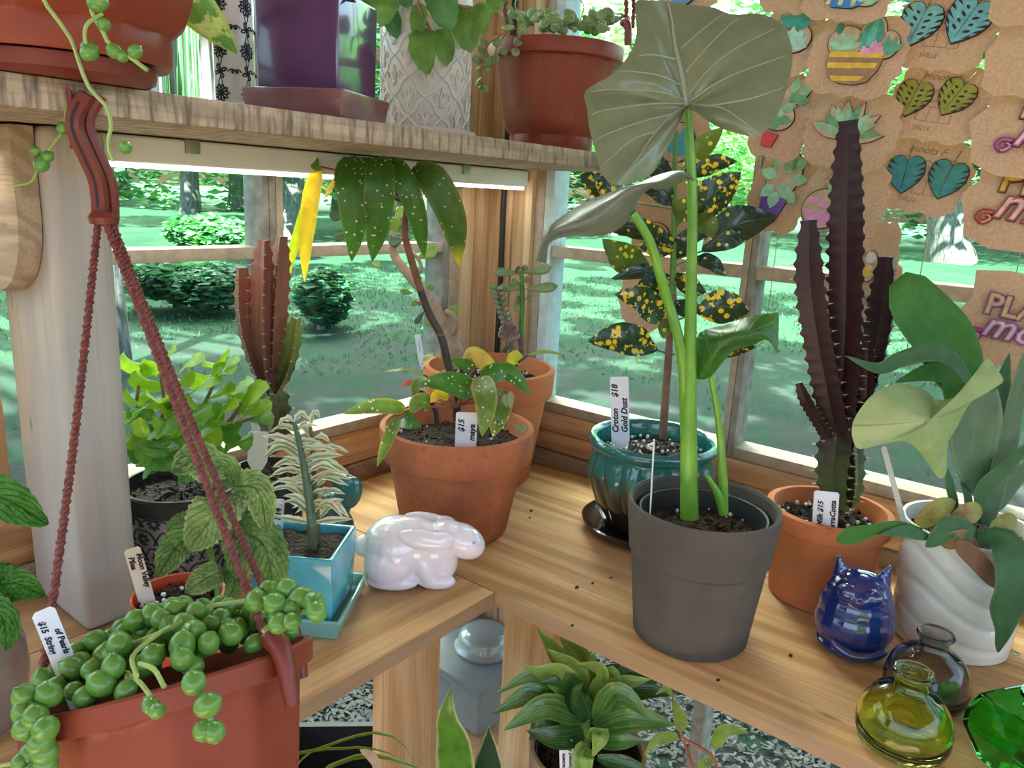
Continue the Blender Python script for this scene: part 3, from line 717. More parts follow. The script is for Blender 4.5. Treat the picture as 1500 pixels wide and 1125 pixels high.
# ---------------------------------------------------------------- dark grey pot
GP = V((.088, -.223, 0)); GREYM = plain('matte_charcoal_clay', (.080, .069, .058), .75, .3, bump=.15, bscale=300, var=.15, vscale=20)
alo = thing('potted_alocasia', GP, 'elephant ear plant in a matte charcoal pot', 'potted plant')
MB().lathe([(0, 0), (.062, 0), (.0655, .003), (.0762, .100), (.0790, .104), (.0846, .157), (.0838, .162), (.081, .163), (.0785, .160), (.074, .118), (.072, .07), (0, .07)], GP, 64).build('pot', GREYM, alo, ang=28)
MB().lathe([(.064, .118), (.069, .150), (.071, .151), (.0725, .148), (.070, .14), (.067, .112)], GP, 48).build('nursery_pot', BLACK, alo); soil(alo, GP, .066, .128, SOIL2, 4, 8, .005)
# ---------------------------------------------------------------- terracotta pot of the milk tree
MP = V((.287, -.307, 0))
mil = thing('potted_milk_tree', MP, 'dark purple ridged milk tree in a terracotta pot', 'potted plant')
terra(mil, MP, .0765, .060, .122, .024, TERRA2); soil(mil, MP, .067, .100, SOIL, 5, 40, .006)
# ---------------------------------------------------------------- white wavy pot
WP = V((.292, -.460, 0)); OFFW = plain('offwhite_glaze', (.66, .64, .57), .3, .5, var=.06, vscale=25, coat=.3)
stg = thing('potted_staghorn_fern', WP, 'staghorn fern in an off-white pot with wavy ridges', 'potted plant')
pr = [(0, 0), (.058, 0), (.062, .003)]+[(.062+.009*(i/40), .004+.136*i/40) for i in range(41)]+[(.0725, .143), (.0715, .1455), (.068, .145), (.066, .14), (.064, .10), (0, .10)]
def wav(q, z, i):
    if i < 3 or i > 43: return 1
    s = z*8.5/.14+1.3*math.sin(q*2+.6)+.6*math.sin(q*3+z*25)
    return 1-.055*(1-abs(math.sin(s*math.pi*.5)))**2.5
MB().lathe(pr, WP, 120, wav).build('pot', OFFW, stg, ang=60); soil(stg, WP, .065, .128, SOIL2, 6, 0, .006)
# ---------------------------------------------------------------- square blue pot on a saucer
AQUA = NT('aqua_glaze'); oc = AQUA.coord(); n1 = AQUA.noise(oc, 18, 3)
AQUA = AQUA.done(AQUA.bsdf(AQUA.mix(AQUA.ramp(n1, [(.35, 0.), (.7, 1.)]), (.045, .30, .40), (.09, .42, .50)), .14, Coat_Weight=.5))
SEA = plain('sea_green_glaze', (.16, .36, .32), .18, .6, var=.12, coat=.5)
def sqpot(corner, e1, e2, w, z0, h, taper, wall, mat, parent, name='pot', floor=.45):
    """square tapered pot: corner of the TOP rim footprint nearest the viewer, e1/e2 horizontal edge directions"""
    c = V(corner)+(e1+e2)*(w/2); mb = MB()
    def ring(s, z): return [V((c.x, c.y, 0))+e1*(a*s)+e2*(b*s)+V((0, 0, z)) for a, b in ((-1, -1), (1, -1), (1, 1), (-1, 1))]
    hb, ht = w/2*taper, w/2
    rings = [ring(hb, z0), ring(ht, z0+h), ring(ht-wall, z0+h), ring(ht-wall-.001, z0+h*floor)]
    v = [p for r in rings for p in r]; f = [(3, 2, 1, 0), (12, 13, 14, 15)]
    for i in range(3): f += [(i*4+k, i*4+(k+1) % 4, i*4+4+(k+1) % 4, i*4+4+k) for k in range(4)]
    mb.add(v, f); o = mb.build(name, mat, parent, bevel=min(.004, wall*.42), segs=3, ang=50); return o, c
bc = G(487, 932, .012); hh = .092
b1 = G(375, 817, hh); b2 = G(487, 822, hh); b3 = G(520, 773, hh)
e2 = (b3-b2); e2.z = 0; e2.normalize(); e1 = V((e2.y, -e2.x, 0)); e1 = -e1 if e1.dot(b1-b2) < 0 else e1
W_ = .094; cor = V((b2.x, b2.y, 0))
dev = thing('potted_backbone_plant', cor+(e1+e2)*W_/2+V((0, 0, .0135)), 'white variegated succulent in a square aqua pot', 'potted plant')
_, BC = sqpot(cor, e1, e2, W_, .0135, hh-.0135, .93, .006, AQUA, dev)
sv = [(-1, -1), (1, -1), (1, 1), (-1, 1)]
q = W_/2-.008; v = []; rb = random.Random(2); N = 9
for i in range(N):
    for j in range(N): v.append(V((BC.x, BC.y, .082+rb.uniform(-.003, .004)))+e1*(q*(2*i/(N-1)-1))+e2*(q*(2*j/(N-1)-1)))
mesh('soil', v, [(i*N+j, i*N+j+1, (i+1)*N+j+1, (i+1)*N+j) for i in range(N-1) for j in range(N-1)], SOIL2, dev)
def sqsaucer(c, e1, e2, w, z0, h, mat, flare=.9):
    mb = MB()
    def ring(s, z): return [V((c.x, c.y, z))+e1*(a*s)+e2*(b*s) for a, b in sv]
    rings = [ring(w/2*flare, z0), ring(w/2, z0+h), ring(w/2-.005, z0+h), ring(w/2*flare-.006, z0+h*.45)]
    v = [p for r in rings for p in r]; f = [(3, 2, 1, 0), (12, 13, 14, 15)]
    for i in range(3): f += [(i*4+k, i*4+(k+1) % 4, i*4+4+(k+1) % 4, i*4+4+k) for k in range(4)]
    return mb.add(v, f).build('pot_saucer', mat, None, bevel=.002, segs=3, ang=50)
tag(sqsaucer(BC, e1, e2, .118, .0005, .024, SEA), 'sea green square saucer under the aqua pot', 'saucer')
# ---------------------------------------------------------------- purple square pot on the upper shelf
PUR = plain('purple_glaze', (.085, .045, .12), .13, .6, var=.25, vscale=10, coat=.6); MAUVE = plain('mauve_glaze', (.20, .085, .095), .2, .5, var=.2, coat=.5)
pe2 = ray(1050, 297); pe2.z = 0; pe2.normalize(); pe1 = V((pe2.y, -pe2.x, 0)); pe1 = -pe1 if pe1.dot(_X) > 0 else pe1
pc = onax(1, .080, 503, 165); PW = .112
scn = V((pc.x, pc.y, TZ1)); SW = sz(158, pc)/.93; PW = sz(128, pc)/.93; sc = scn+(pe1+pe2)*(SW/2)
tag(sqsaucer(sc, pe1, pe2, SW, TZ1+.0005, .0265, MAUVE, .93), 'mauve square saucer under the purple pot', 'saucer')
pot0 = thing('square_planter', sc+V((0, 0, .0135)), 'glossy purple square planter on the upper shelf', 'planter')
_, PC = sqpot(sc-(pe1+pe2)*(PW/2), pe1, pe2, PW, TZ1+.0135, .105, .97, .006, PUR, pot0)
mesh('soil', [V((PC.x, PC.y, TZ1+.1))+pe1*a*PW*.44+pe2*b*PW*.44 for a, b in sv], [(0, 1, 2, 3)], SOIL, pot0)
# ---------------------------------------------------------------- white embossed pot with saucer on the upper shelf
EMB = plain('embossed_cream_ceramic', (.66, .60, .55), .45, .4, var=.05)
ep = onax(1, .245, 622, 190); EC = V((ep.x, ep.y, TZ1)); ER = .0600
o = MB().lathe([(0, 0), (.062, 0), (.068, .004), (.070, .013), (.067, .014), (.0635, .008), (.060, .0075), (0, .0075)], EC+V((0, 0, .0005)), 56).build('pot_saucer', plain('blush_ceramic', (.66, .55, .47), .5)); tag(o, 'pale blush saucer under the embossed cream pot', 'saucer')
emb = thing('potted_ivy', EC+V((0, 0, .0088)), 'trailing green plant in a cream pot embossed with fleur-de-lis', 'potted plant')
po = MB().lathe([(0, 0), (.055, 0), (.058, .004), (.0605, .17), (.0595, .172), (.056, .17), (.055, .12), (0, .12)], EC+V((0, 0, .0088)), 64).build('pot', EMB, emb)
def onc(a, z, lift=0): return V((EC.x+(ER+lift)*math.cos(a), EC.y+(ER+lift)*math.sin(a), z))
ad = dirto(EC); a0 = math.atan2(ad.y, ad.x); zb = EC.z+.014
du, dz = .046/ER, .050       # lattice cell
mbl = MB(); mbf = MB()
for j in range(-1, 8):
    for i in range(-2, 3):
        au = a0+(i+(.5 if j % 2 else 0))*du; zc = zb+j*dz/2*1.0+.012
        if zc < EC.z+.012 or zc > EC.z+.165: continue
        for s in (-1, 1):           # ogee lattice strands
            pts = []
            for k in range(9):
                u = k/8; pts.append(onc(au+s*du/2*(u+.10*math.sin(2*math.pi*u)), min(zc-dz/2+dz/2*u, EC.z+.168), -.0003))
            mbl.tube(pts, .0017, 5)
        mbl.ball(onc(au, zc-dz/2, .0), .0024, 7, 5)
        # fleur-de-lis
        z0 = zc; L = lambda x, y: onc(au+x*1.25/ER, z0+y*1.25, .0003)
        mbf.tube([L(0, -.004), L(.0018, .002), L(0, .011)], .0013, 5); mbf.tube([L(0, -.004), L(-.0018, .002), L(0, .011)], .0013, 5)
        for s in (-1, 1): mbf.tube(cr([L(s*.001, -.004), L(s*.004, .003), L(s*.0075, .0045), L(s*.0085, .001), L(s*.0065, -.0012)], 9), .0013, 5)
        mbf.tube([L(-.004, -.0045), L(.004, -.0045)], .0013, 5); mbf.tube([L(0, -.0045), L(0, -.010)], .0014, 5)
        for s in (-1, 1): mbf.tube([L(s*.001, -.0045), L(s*.003, -.009)], .0011, 5)
mbl.build('lattice_relief', EMB, po); mbf.build('fleur_relief', EMB, po)
soil(emb, EC, .055, TZ1+.155, SOIL, 9)
# ---------------------------------------------------------------- white vase with black ornament, clear block vase
vp = onax(1, .325, 338, 155); VC = V((vp.x, vp.y, TZ1+.0005)); VR = sz(36, vp)
PORC = plain('white_porcelain', (.72, .70, .68), .2, .5, coat=.4)
vase = thing('ornament_vase', VC, 'white vase with black floral ornament on the upper shelf', 'vase')
vb = MB().lathe([(0, 0), (VR-.002, 0), (VR, .003), (VR, .16), (VR-.002, .163), (VR-.004, .16), (VR-.004, .02), (0, .02)], VC, 48).build('vase_body', PORC, vase)
ad = dirto(VC); va = math.atan2(ad.y, ad.x); orn = MB()
def onv(a, z): return V((VC.x+(VR+.0001)*math.cos(a), VC.y+(VR+.0001)*math.sin(a), VC.z+z))
for ci in (-.75, .35, 1.45):
    for j in range(7):
        zc = .008+j*.0235; big = j % 2
        Lq = lambda x, y: onv(va-ci+x/VR, zc+y)
        npet = 10 if big else 4; rp = .0095 if big else .0080
        for k in range(npet):
            a = 2*math.pi*k/npet+(.4 if not big else 0); c = (math.cos(a), math.sin(a))
            orn.tube(cr([Lq(0, 0), Lq(c[0]*rp*.6-c[1]*.0016, c[1]*rp*.6+c[0]*.0016), Lq(c[0]*rp, c[1]*rp), Lq(c[0]*rp*.6+c[1]*.0016, c[1]*rp*.6-c[0]*.0016), Lq(0, 0)], 9), .0010, 4)
        orn.ball(Lq(0, 0), .0024, 6, 4)
        if j < 6:
            for s in (-1, 1): orn.tube(cr([Lq(0, .006), Lq(s*.002, .0118), Lq(0, .0175)], 7), .0005, 4)
        if not big:
            for s in (-1, 1): orn.tube(cr([Lq(s*.008, 0), Lq(s*.013, .003), Lq(s*.018, 0)], 6), .0009, 4); orn.ball(Lq(s*.0185, 0), .0022, 6, 4)
orn.build('ornament', INK, vb)
GLASS = glassmat('clear_glass', (.97, .99, .98)); gp = onax(1, .30, 268, 150); gc = V((gp.x, gp.y, TZ1+.0005))
gv = thing('glass_block_vase', gc, 'clear square glass vase between the hanging pot and ornament vase', 'vase')
M = Matrix.Translation(gc) @ Matrix.Rotation(.5, 4, 'Z')
g = MB().box((-.024, -.024, 0), (.024, .024, .085), M).box((-.012, -.012, .085), (.012, .012, .105), M); g = MB().box((-.027, -.027, 0), (.027, .027, .100), M).build('glass_body', GLASS, gv, bevel=.008, segs=4, ang=60)
MB().lathe([(.0115, .1005), (.012, .112), (.015, .116), (.015, .119), (.010, .119), (.0095, .1005)], gc, 28).build('glass_neck', GLASS, gv)
# ------------------------------------------------------------------ ceramic figures and bottles
def blob(name, balls, vox, mat, parent=None, it=8):
    """continuous glazed body fused from ellipsoids: (centre, radii, axis-x dir, axis-z dir)"""
    mb = MB()
    for c, r, ax in balls:
        ax = ax or Matrix.Identity(3); n, m = 20, 14; v = []
        for i in range(m+1):
            th = math.pi*i/m
            for k in range(n):
                q = 2*math.pi*k/n; v.append(V(c)+ax @ V((math.sin(th)*math.cos(q)*r[0], math.sin(th)*math.sin(q)*r[1], math.cos(th)*r[2])))
        mb.add(v, [(i*n+k, (i+1)*n+k, (i+1)*n+(k+1) % n, i*n+(k+1) % n) for i in range(m) for k in range(n)])
    o = mb.build('tmp', None, None, uv=False); o.data.materials.clear()
    md = o.modifiers.new('r', 'REMESH'); md.mode = 'VOXEL'; md.voxel_size = vox; md.use_smooth_shade = True
    ms = o.modifiers.new('s', 'SMOOTH'); ms.factor = .5; ms.iterations = it
    dg = bpy.context.evaluated_depsgraph_get(); me = bpy.data.meshes.new_from_object(o.evaluated_get(dg))
    bpy.data.objects.remove(o); me.name = name; me.polygons.foreach_set('use_smooth', [True]*len(me.polygons))
    return link(name, me, mat, parent)
# ---- white rabbit: x along its body (towards the head), y away from the viewer, z up
ra = V((-.041, .088, 0)); rx = RW @ V((1, 0, 0)); rx.z = 0; rx.normalize(); ry = V((-rx.y, rx.x, 0))
A3 = Matrix((rx, ry, V((0, 0, 1)))).transposed()
def rl(x, y, z): return ra+rx*x+ry*y+V((0, 0, z))
def tilt(a): return A3 @ Matrix.Rotation(a, 3, 'Y')
PORW = plain('white_rabbit_glaze', (.80, .77, .84), .12, .6, coat=.6, sss=.15)
rab = thing('ceramic_rabbit', ra, 'glossy white ceramic rabbit crouching on the shelf corner', 'figurine')
balls = [(rl(-.016, 0, .046), (.052, .033, .041), tilt(.10)), (rl(-.034, 0, .044), (.042, .041, .042), A3), (rl(-.040, -.023, .030), (.031, .021, .029), A3), (rl(-.040, .023, .030), (.031, .021, .029), A3),
         (rl(.014, 0, .044), (.030, .027, .035), A3), (rl(.050, 0, .0575), (.031, .0235, .0215), tilt(.42)), (rl(.061, 0, .050), (.017, .018, .016), A3), (rl(.030, 0, .066), (.024, .022, .018), A3),
         (rl(.026, 0, .028), (.020, .023, .026), A3),
         (rl(.006, -.021, .026), (.012, .012, .027), tilt(-.4)), (rl(.006, .021, .026), (.012, .012, .027), tilt(-.4)), (rl(.020, -.020, .0105), (.025, .0115, .0105), A3), (rl(.020, .020, .0105), (.025, .0115, .0105), A3),
         (rl(-.034, -.027, .0105), (.033, .0125, .0105), A3), (rl(-.034, .027, .0105), (.033, .0125, .0105), A3), (rl(-.074, 0, .045), (.013, .014, .014), A3)]
body = blob('body', balls, .0017, PORW, rab, 5)
for s, nm in ((-1, 'ear'), (1, 'ear')):
    eo = blob(nm, [(rl(.004, s*.0285, .0690), (.034, .0075, .0130), A3 @ Matrix.Rotation(.14, 3, 'Y') @ Matrix.Rotation(s*.22, 3, 'X')), (rl(.027, s*.0235, .0710), (.014, .0085, .0085), tilt(.15))], .0016, PORW, rab, 6)
for s in (-1, 1): MB().ball(rl(.0655, s*.0178, .064), .0021, 8, 6).build('eye', plain('grey_glaze', (.45, .45, .52), .15), rab)
# ---- cobalt cat
ct = V((.184, -.377, 0)); COB = plain('cobalt_glaze', (.008, .022, .15), .08, .7, coat=.8, var=.3, vscale=30)
cf = dirto(ct); cf = (Matrix.Rotation(.10, 3, 'Z') @ cf); cs = V((-cf.y, cf.x, 0)); C3 = Matrix((cs, cf, V((0, 0, 1)))).transposed()   # x to its left, y forward
def cl(x, y, z): return ct+cs*x+cf*y+V((0, 0, z))
cat = thing('ceramic_cat', ct, 'cobalt blue ceramic cat sitting in front of the terracotta pot', 'figurine')
blob('body', [(cl(0, 0, .034), (.0430, .0385, .036), C3), (cl(0, -.001, .050), (.0405, .036, .038), C3), (cl(0, 0, .066), (.036, .032, .030), C3), (cl(0, 0, .076), (.032, .028, .022), C3),
              *[(cl(s*(.0175+.0085*q), -.001, .083+.0235*q), (.0135*(1-.80*q), .0095*(1-.6*q), .007*(1-.45*q)), C3) for s in (-1, 1) for q in (0, .2, .4, .6, .8, 1)], (cl(0, .026, .074), (.012, .009, .009), C3),
              (cl(-.012, .023, .078), (.012, .009, .010), C3), (cl(.012, .023, .078), (.012, .009, .010), C3), (cl(0, 0, .008), (.038, .034, .0085), C3)], .0014, COB, cat, 3)
def surf(x, z, k=1.0):   # approximate front of the body
    ry_ = interp([(0, .034), (.03, .0385), (.05, .0365), (.072, .031), (.085, .029), (.1, .02)], z); rx_ = interp([(0, .04), (.03, .0425), (.05, .041), (.072, .036), (.085, .031), (.1, .02)], z)
    return cl(x, ry_*math.sqrt(max(.02, 1-(x/rx_)**2))*k, z)
MB().tube(cr([surf(.034, .020, 1.0), surf(.020, .014, 1.03), surf(0, .012, 1.04), surf(-.016, .018, 1.04), surf(-.022, .024, 1.02)], 16), [.004]+[.0062]*10+[.006, .0055, .005, .004, .002], 10).build('tail', COB, cat)
MB().ball(cl(0, .0345, .078), .0035, 8, 6, sc=(1.3, 1, .8)).build('nose', COB, cat)
for s in (-1, 1):
    MB().tube(cr([surf(s*.009, .085, 1.02), surf(s*.013, .088, 1.03), surf(s*.018, .085, 1.02)], 7), .0011, 6).build('eye', COB, cat)
    for k in range(3): MB().tube([surf(s*.012, .073-.003*k, 1.02), surf(s*.026, .075-.005*k, 1.01)], .0007, 5).build('whisker', COB, cat)
# ---- bottles
def bottle(name, c, s, tint, label, cat_='bottle', liquid=None):
    th = thing(name, c, label, cat_)
    P = [(0, 0), (.030, 0), (.037, .003), (.0395, .012), (.0395, .022), (.036, .036), (.029, .047), (.020, .053), (.0145, .056), (.0135, .060), (.0135, .0665), (.0165, .068), (.0175, .0705), (.0165, .073), (.0135, .073)]
    I = [(.0115, .071), (.0112, .058), (.017, .0515), (.0265, .044), (.0335, .034), (.037, .021), (.036, .011), (.028, .006), (0, .0045)]
    MB().lathe([(r*s, z*s) for r, z in P+I], c, 64).build('glass_body', glassmat(name+'_glass', tint), th, ang=70); return th
bottle('glass_bottle', V((.142, -.462, .0005)), 1.03, (.48, .46, .48), 'smoky grey round glass bottle behind the green one')
bottle('glass_bottle', V((.048, -.4600, .0005)), 1.06, (.80, .92, .25), 'round yellow green glass bottle at the shelf edge')
fb = V((.082, -.556, .0005)); fbt = thing('faceted_bottle', fb, 'faceted emerald glass bottle near the round green bottle', 'bottle')
def oct_(r, z, k=8, rot=.2): return [V((fb.x+r*math.cos(2*math.pi*i/k+rot), fb.y+r*math.sin(2*math.pi*i/k+rot), fb.z+z)) for i in range(k)]
rings = [oct_(.036, 0, 4), oct_(.054, .032, 4, .2), oct_(.054, .046, 4, .2), oct_(.046, .066, 4, .2), oct_(.040, .066, 4, .2), oct_(.049, .046, 4, .2), oct_(.049, .032, 4, .2), oct_(.032, .005, 4)]
mb = MB(); v = [p for r in rings for p in r]; f = [(3, 2, 1, 0), (28, 29, 30, 31)]+[(i*4+k, i*4+(k+1) % 4, i*4+4+(k+1) % 4, i*4+4+k) for i in range(7) for k in range(4)]
mb.add(v, f).build('glass_body', glassmat('emerald_glass', (.10, .80, .16)), fbt, smooth=False, bevel=.0012)
MB().lathe([(.012, .0655), (.012, .074), (.016, .077), (.016, .081), (.0125, .081), (.0095, .077), (.0095, .0655)], fb, 32).build('glass_neck', bpy.data.materials['emerald_glass'], fbt)
# ---- teal figurine behind the aqua pot
tg = G(500, 782); TEALF = plain('teal_figure_glaze', (.03, .16, .145), .1, .6, coat=.7)
fr_ = thing('ceramic_elephant', tg, 'teal glazed ceramic animal with a big round ear behind the aqua pot', 'figurine')
PL = Plane(tg); sx_ = RW @ V((1, 0, 0)); T3 = Matrix((rx, ry, V((0, 0, 1)))).transposed()
d_ = depth(tg)/F
blob('body', [(PL(492, 768), (27*d_, .022, 26*d_), T3), (PL(490, 738), (21*d_, .018, 20*d_), T3), (PL(503, 745), (11*d_, .012, 13*d_), T3), (PL(508, 776), (14*d_, .012, 9*d_), T3)], .0018, TEALF, fr_, 5)
blob('ear', [(PL(514, 722, -.004), (16*d_, .007, 26*d_), T3 @ Matrix.Rotation(.25, 3, 'Y')), (PL(503, 712, -.002), (15*d_, .008, 18*d_), T3)], .0016, TEALF, fr_, 4)
# ------------------------------------------------------------------ leaf materials
LM_BEG = leafmat('begonia_leaf', (.055, .17, .022), edge=(.16, .24, .03), edgew=.97, vein=(.14, .24, .06), vstr=.35, nlat=8, spots=(125, .2, (.62, .68, .55)), rough=.35, trans=.3, back=(.20, .10, .05))
LM_BEGL = leafmat('begonia_leaf_young', (.16, .27, .05), edge=(.45, .36, .08), edgew=.86, vein=(.35, .35, .10), vstr=.4, nlat=8, spots=(125, .22, (.75, .76, .55)), rough=.4, trans=.4)
LM_BEGY = leafmat('begonia_leaf_yellow', (.78, .52, .04), edge=(.72, .62, .05), vein=(.75, .45, .05), vstr=.3, rough=.5, trans=.5)
LM_BEGO = leafmat('begonia_leaf_ochre', (.62, .38, .10), edge=(.50, .45, .08), vein=(.6, .3, .1), rough=.5, trans=.4)
LM_BEGT = leafmat('begonia_leaf_scorched', (.06, .14, .02), edge=(.12, .18, .03), spots=(115, .15, (.5, .55, .4)), tip=(.78, .95, (.55, .45, .04)), rough=.4, trans=.35)
LM_CRO = leafmat('gold_dust_leaf', (.012, .045, .014), vein=(.05, .09, .02), vstr=.4, nlat=7, spots=(72, .34, (.75, .55, .03), .42), blotch=(95, .585, .60, (.75, .55, .03)), rough=.25, trans=.15, coat=.3)
LM_CROD = leafmat('gold_dust_leaf_dark', (.010, .035, .020), vein=(.04, .07, .02), vstr=.4, nlat=7, spots=(85, .26, (.55, .48, .08), .47), rough=.2, trans=.12, coat=.4)
LM_CROL = leafmat('gold_dust_leaf_olive', (.10, .15, .02), vein=(.05, .10, .02), vstr=.6, nlat=7, spots=(90, .30, (.60, .55, .08), .40), rough=.35, trans=.35)
LM_ALO = leafmat('alocasia_leaf', (.165, .20, .125), vein=(.20, .24, .15), vstr=.0, rough=.30, trans=.14, coat=.35, bumpv=0, var=.10)
LM_ALO2 = leafmat('alocasia_leaf_back', (.16, .175, .135), vein=(.15, .2, .1), vstr=.2, nlat=6, rough=.34, trans=.12, coat=.2, var=.12)
LM_ALO3 = leafmat('alocasia_leaf_new', (.035, .13, .02), vein=(.15, .28, .06), vstr=.4, nlat=7, rough=.3, trans=.3)
M_PET = plain('alocasia_stalk', (.14, .34, .035), .3, .5, var=.25, vscale=25, sss=.1)
M_PETG = plain('alocasia_stalk_upper', (.10, .26, .08), .3, .5, var=.2, vscale=25)
M_CANE = plain('begonia_cane', (.035, .018, .013), .5, var=.5, vscale=40); M_CANET = plain('begonia_cane_top', (.20, .075, .035), .5, var=.3, vscale=60)
M_BARKL = plain('jade_bark', (.34, .23, .16), .7, bump=.4, bscale=120, var=.3, vscale=60); M_TWIG = plain('croton_trunk', (.16, .085, .06), .7, bump=.4, bscale=150, var=.4, vscale=50)
M_GRN = plain('green_stem', (.08, .19, .03), .45, var=.25, vscale=60); M_RED = plain('red_stem', (.30, .10, .05), .45, var=.3, vscale=50); M_JST = plain('jade_stem', (.17, .12, .09), .6, var=.4, vscale=80)
LM_JAD = leafmat('jade_leaf', (.22, .32, .14), edge=(.34, .22, .15), edgew=.95, rough=.35, trans=.1); LM_JADP = leafmat('jade_leaf_purple', (.26, .22, .19), edge=(.35, .15, .18), edgew=.8, rough=.4, trans=.1)
def pad(name, b, t, w, mat, parent, up=(0, 0, 1), thick=.003, curve=0.0):
    """plump succulent leaf"""
    b, t = V(b), V(t); m = b.lerp(t, .5)+V(up)*curve
    o = blade(name, [b, m, t], w, mat, parent, up=up, prof=OBOV, cup=.12, nu=4, nv=8); q = o.modifiers.new('s', 'SOLIDIFY'); q.thickness = thick; q.offset = 0
    return o
# ================================================================ begonia
class TopForward(Plane):
    # the cane leans into the room as it rises, clear of the strip light
    def __call__(s, px, py, dd=0.0): return Plane.__call__(s, px, py, dd-.045*max(0, min(1, (430-py)/150)))
PL = TopForward(T1); cam_up = -FH+V((0, 0, .35))
cane = [PL(670, 616, .0), PL(667, 567, -.0), PL(657, 535, -.0), PL(646, 492, -.0), PL(628, 458, 0), PL(616, 425, 0), PL(598, 365, 0), PL(593, 340, 0), PL(595, 303, 0)]
stem('cane', cane[:6], [.0062, .0058, .0055], M_CANE, beg, 10, 24); stem('cane', cane[5:], [.0054, .0050, .0036], M_CANET, beg, 10, 16)
for p in ((616, 443), (593, 350), (645, 490)):
    c = PL(*p); MB().ball(c, .0068, 10, 7, sc=(1, 1, .55)).build('cane_node', M_CANET, beg)
top = PL(595, 300)
BEGP = [(0, .35), (.06, .75), (.2, 1), (.5, .98), (.75, .66), (.92, .26), (1, 0)]
def bleaf(pts, w, mat, up=None, nm='leaf', pet=None, cup=.25, wave=.1, prof=BEGP):
    P3 = PL.pts(pts)
    o = blade(nm, P3, sz(w, P3[0]), mat, beg, up=up or cam_up, prof=prof, cup=cup, wave=wave, nv=14)
    if pet: stem('petiole', [pet, pet.lerp(P3[0], .6)+V((0, 0, .008)), P3[0]], .0016, M_RED, o, 6, 8)
    return o
bleaf([(535, 231, .02), (532, 280, .0), (535, 338, .0)], 21, LM_BEG, pet=top)
bleaf([(512, 230, .01), (514, 268, -.02), (520, 325, -.03), (515, 384, -.03)], 22, LM_BEG, pet=top)
bleaf([(556, 230, -.01), (557, 270, -.03), (554, 325, -.035), (545, 384, -.03)], 22, LM_BEG, pet=top)
bleaf([(574, 234, .0), (594, 268, -.02), (612, 320, -.02), (622, 378, -.01)], 16, LM_BEG, pet=top)
bleaf([(607, 244, .0), (637, 268, -.02), (664, 325, -.02), (673, 391, -.01)], 22, LM_BEGT, pet=top)
bleaf([(466, 244, .01), (458, 290, .0), (450, 350, .0), (446, 413, .0)], 13, LM_BEGY, pet=top, cup=.5)
bleaf([(462, 262, .02), (448, 315, .02), (430, 370, .02), (418, 425, .02)], 9, leafmat('begonia_leaf_lime', (.55, .60, .03), rough=.45, trans=.5), pet=None, cup=.5)
bleaf([(497, 258, .02), (486, 272, .02), (475, 292, .02)], 4, LM_BEGO, pet=top)
bleaf([(460, 232, .01), (463, 245, .0), (472, 250, .0)], 7, LM_BEGL)
crown = PL(668, 596, -.01)
for pts, w, m, up in [
    ([(620, 549, -.01), (595, 543, -.03), (561, 545, -.04)], 9, LM_BEGL, (0, 0, 1)), ([(692, 572, -.02), (655, 560, -.06), (613, 561, -.07)], 17, LM_BEG, None),
    ([(592, 598, -.03), (550, 595, -.06), (502, 606, -.07)], 11, LM_BEGL, None), ([(628, 590, -.03), (612, 590, -.05), (602, 608, -.06)], 13, LM_BEGL, None),
    ([(590, 612, -.04), (603, 619, -.07), (618, 626, -.075)], 13, LM_BEG, None), ([(583, 612, -.05), (568, 645, -.085), (552, 684, -.09)], 9, LM_BEGL, None),
    ([(704, 553, -.04), (712, 590, -.09), (706, 640, -.10)], 17, LM_BEGL, None), ([(704, 552, -.02), (745, 546, -.05), (778, 579, -.06)], 14, LM_BEG, None),
    ([(738, 572, -.04), (731, 605, -.08), (722, 641, -.085)], 17, LM_BEGL, None), ([(657, 578, -.03), (641, 578, -.05), (630, 590, -.05)], 9, LM_BEGY, None),
    ([(620, 560, .0), (610, 566, -.02), (606, 582, -.03)], 9, LM_BEGL, None), ([(650, 527, .05), (632, 522, .04), (617, 536, .03)], 10, LM_BEGL, (0, 0, 1)), ([(695, 540, .03), (672, 531, .02), (660, 528, .01)], 9, LM_BEG, None),
    ([(721, 543, .03), (694, 517, .02), (677, 526, .02)], 12, LM_BEGO, None), ([(740, 590, -.05), (735, 612, -.08), (740, 630, -.09)], 12, LM_BEG, None)]:
    bleaf(pts, w, m, up=up, pet=crown)
bleaf([(611, 560, .01), (598, 561, .0), (586, 564, .0)], 4, leafmat('begonia_bud', (.65, .12, .10), rough=.45, trans=.4))
stem('side_cane', [PL(640, 620, -.02), PL(637, 600, -.02), PL(620, 575, -.02), PL(605, 580, -.03)], [.004, .003, .002], M_CANE, beg)
stem('side_cane', [PL(690, 622, -.02), PL(705, 598, -.03), PL(712, 570, -.03), PL(704, 552, -.03)], [.0035, .003, .002], M_CANE, beg)
for b_, t_, w in (((748, 605), (748, 574), 5), ((745, 607), (727, 620), 6), ((752, 622), (771, 630), 5), ((744, 600), (738, 578), 5)): pad('succulent_leaf', PL(*b_, -.07), PL(*t_, -.08), sz(w, T1), LM_JAD, beg, up=cam_up)
plabel(beg, PL(682, 654, -.062), PL(684, 604, -.058), sz(32, PL(682, 645, -.075)), [('$15', .42), (' maya', .10)])
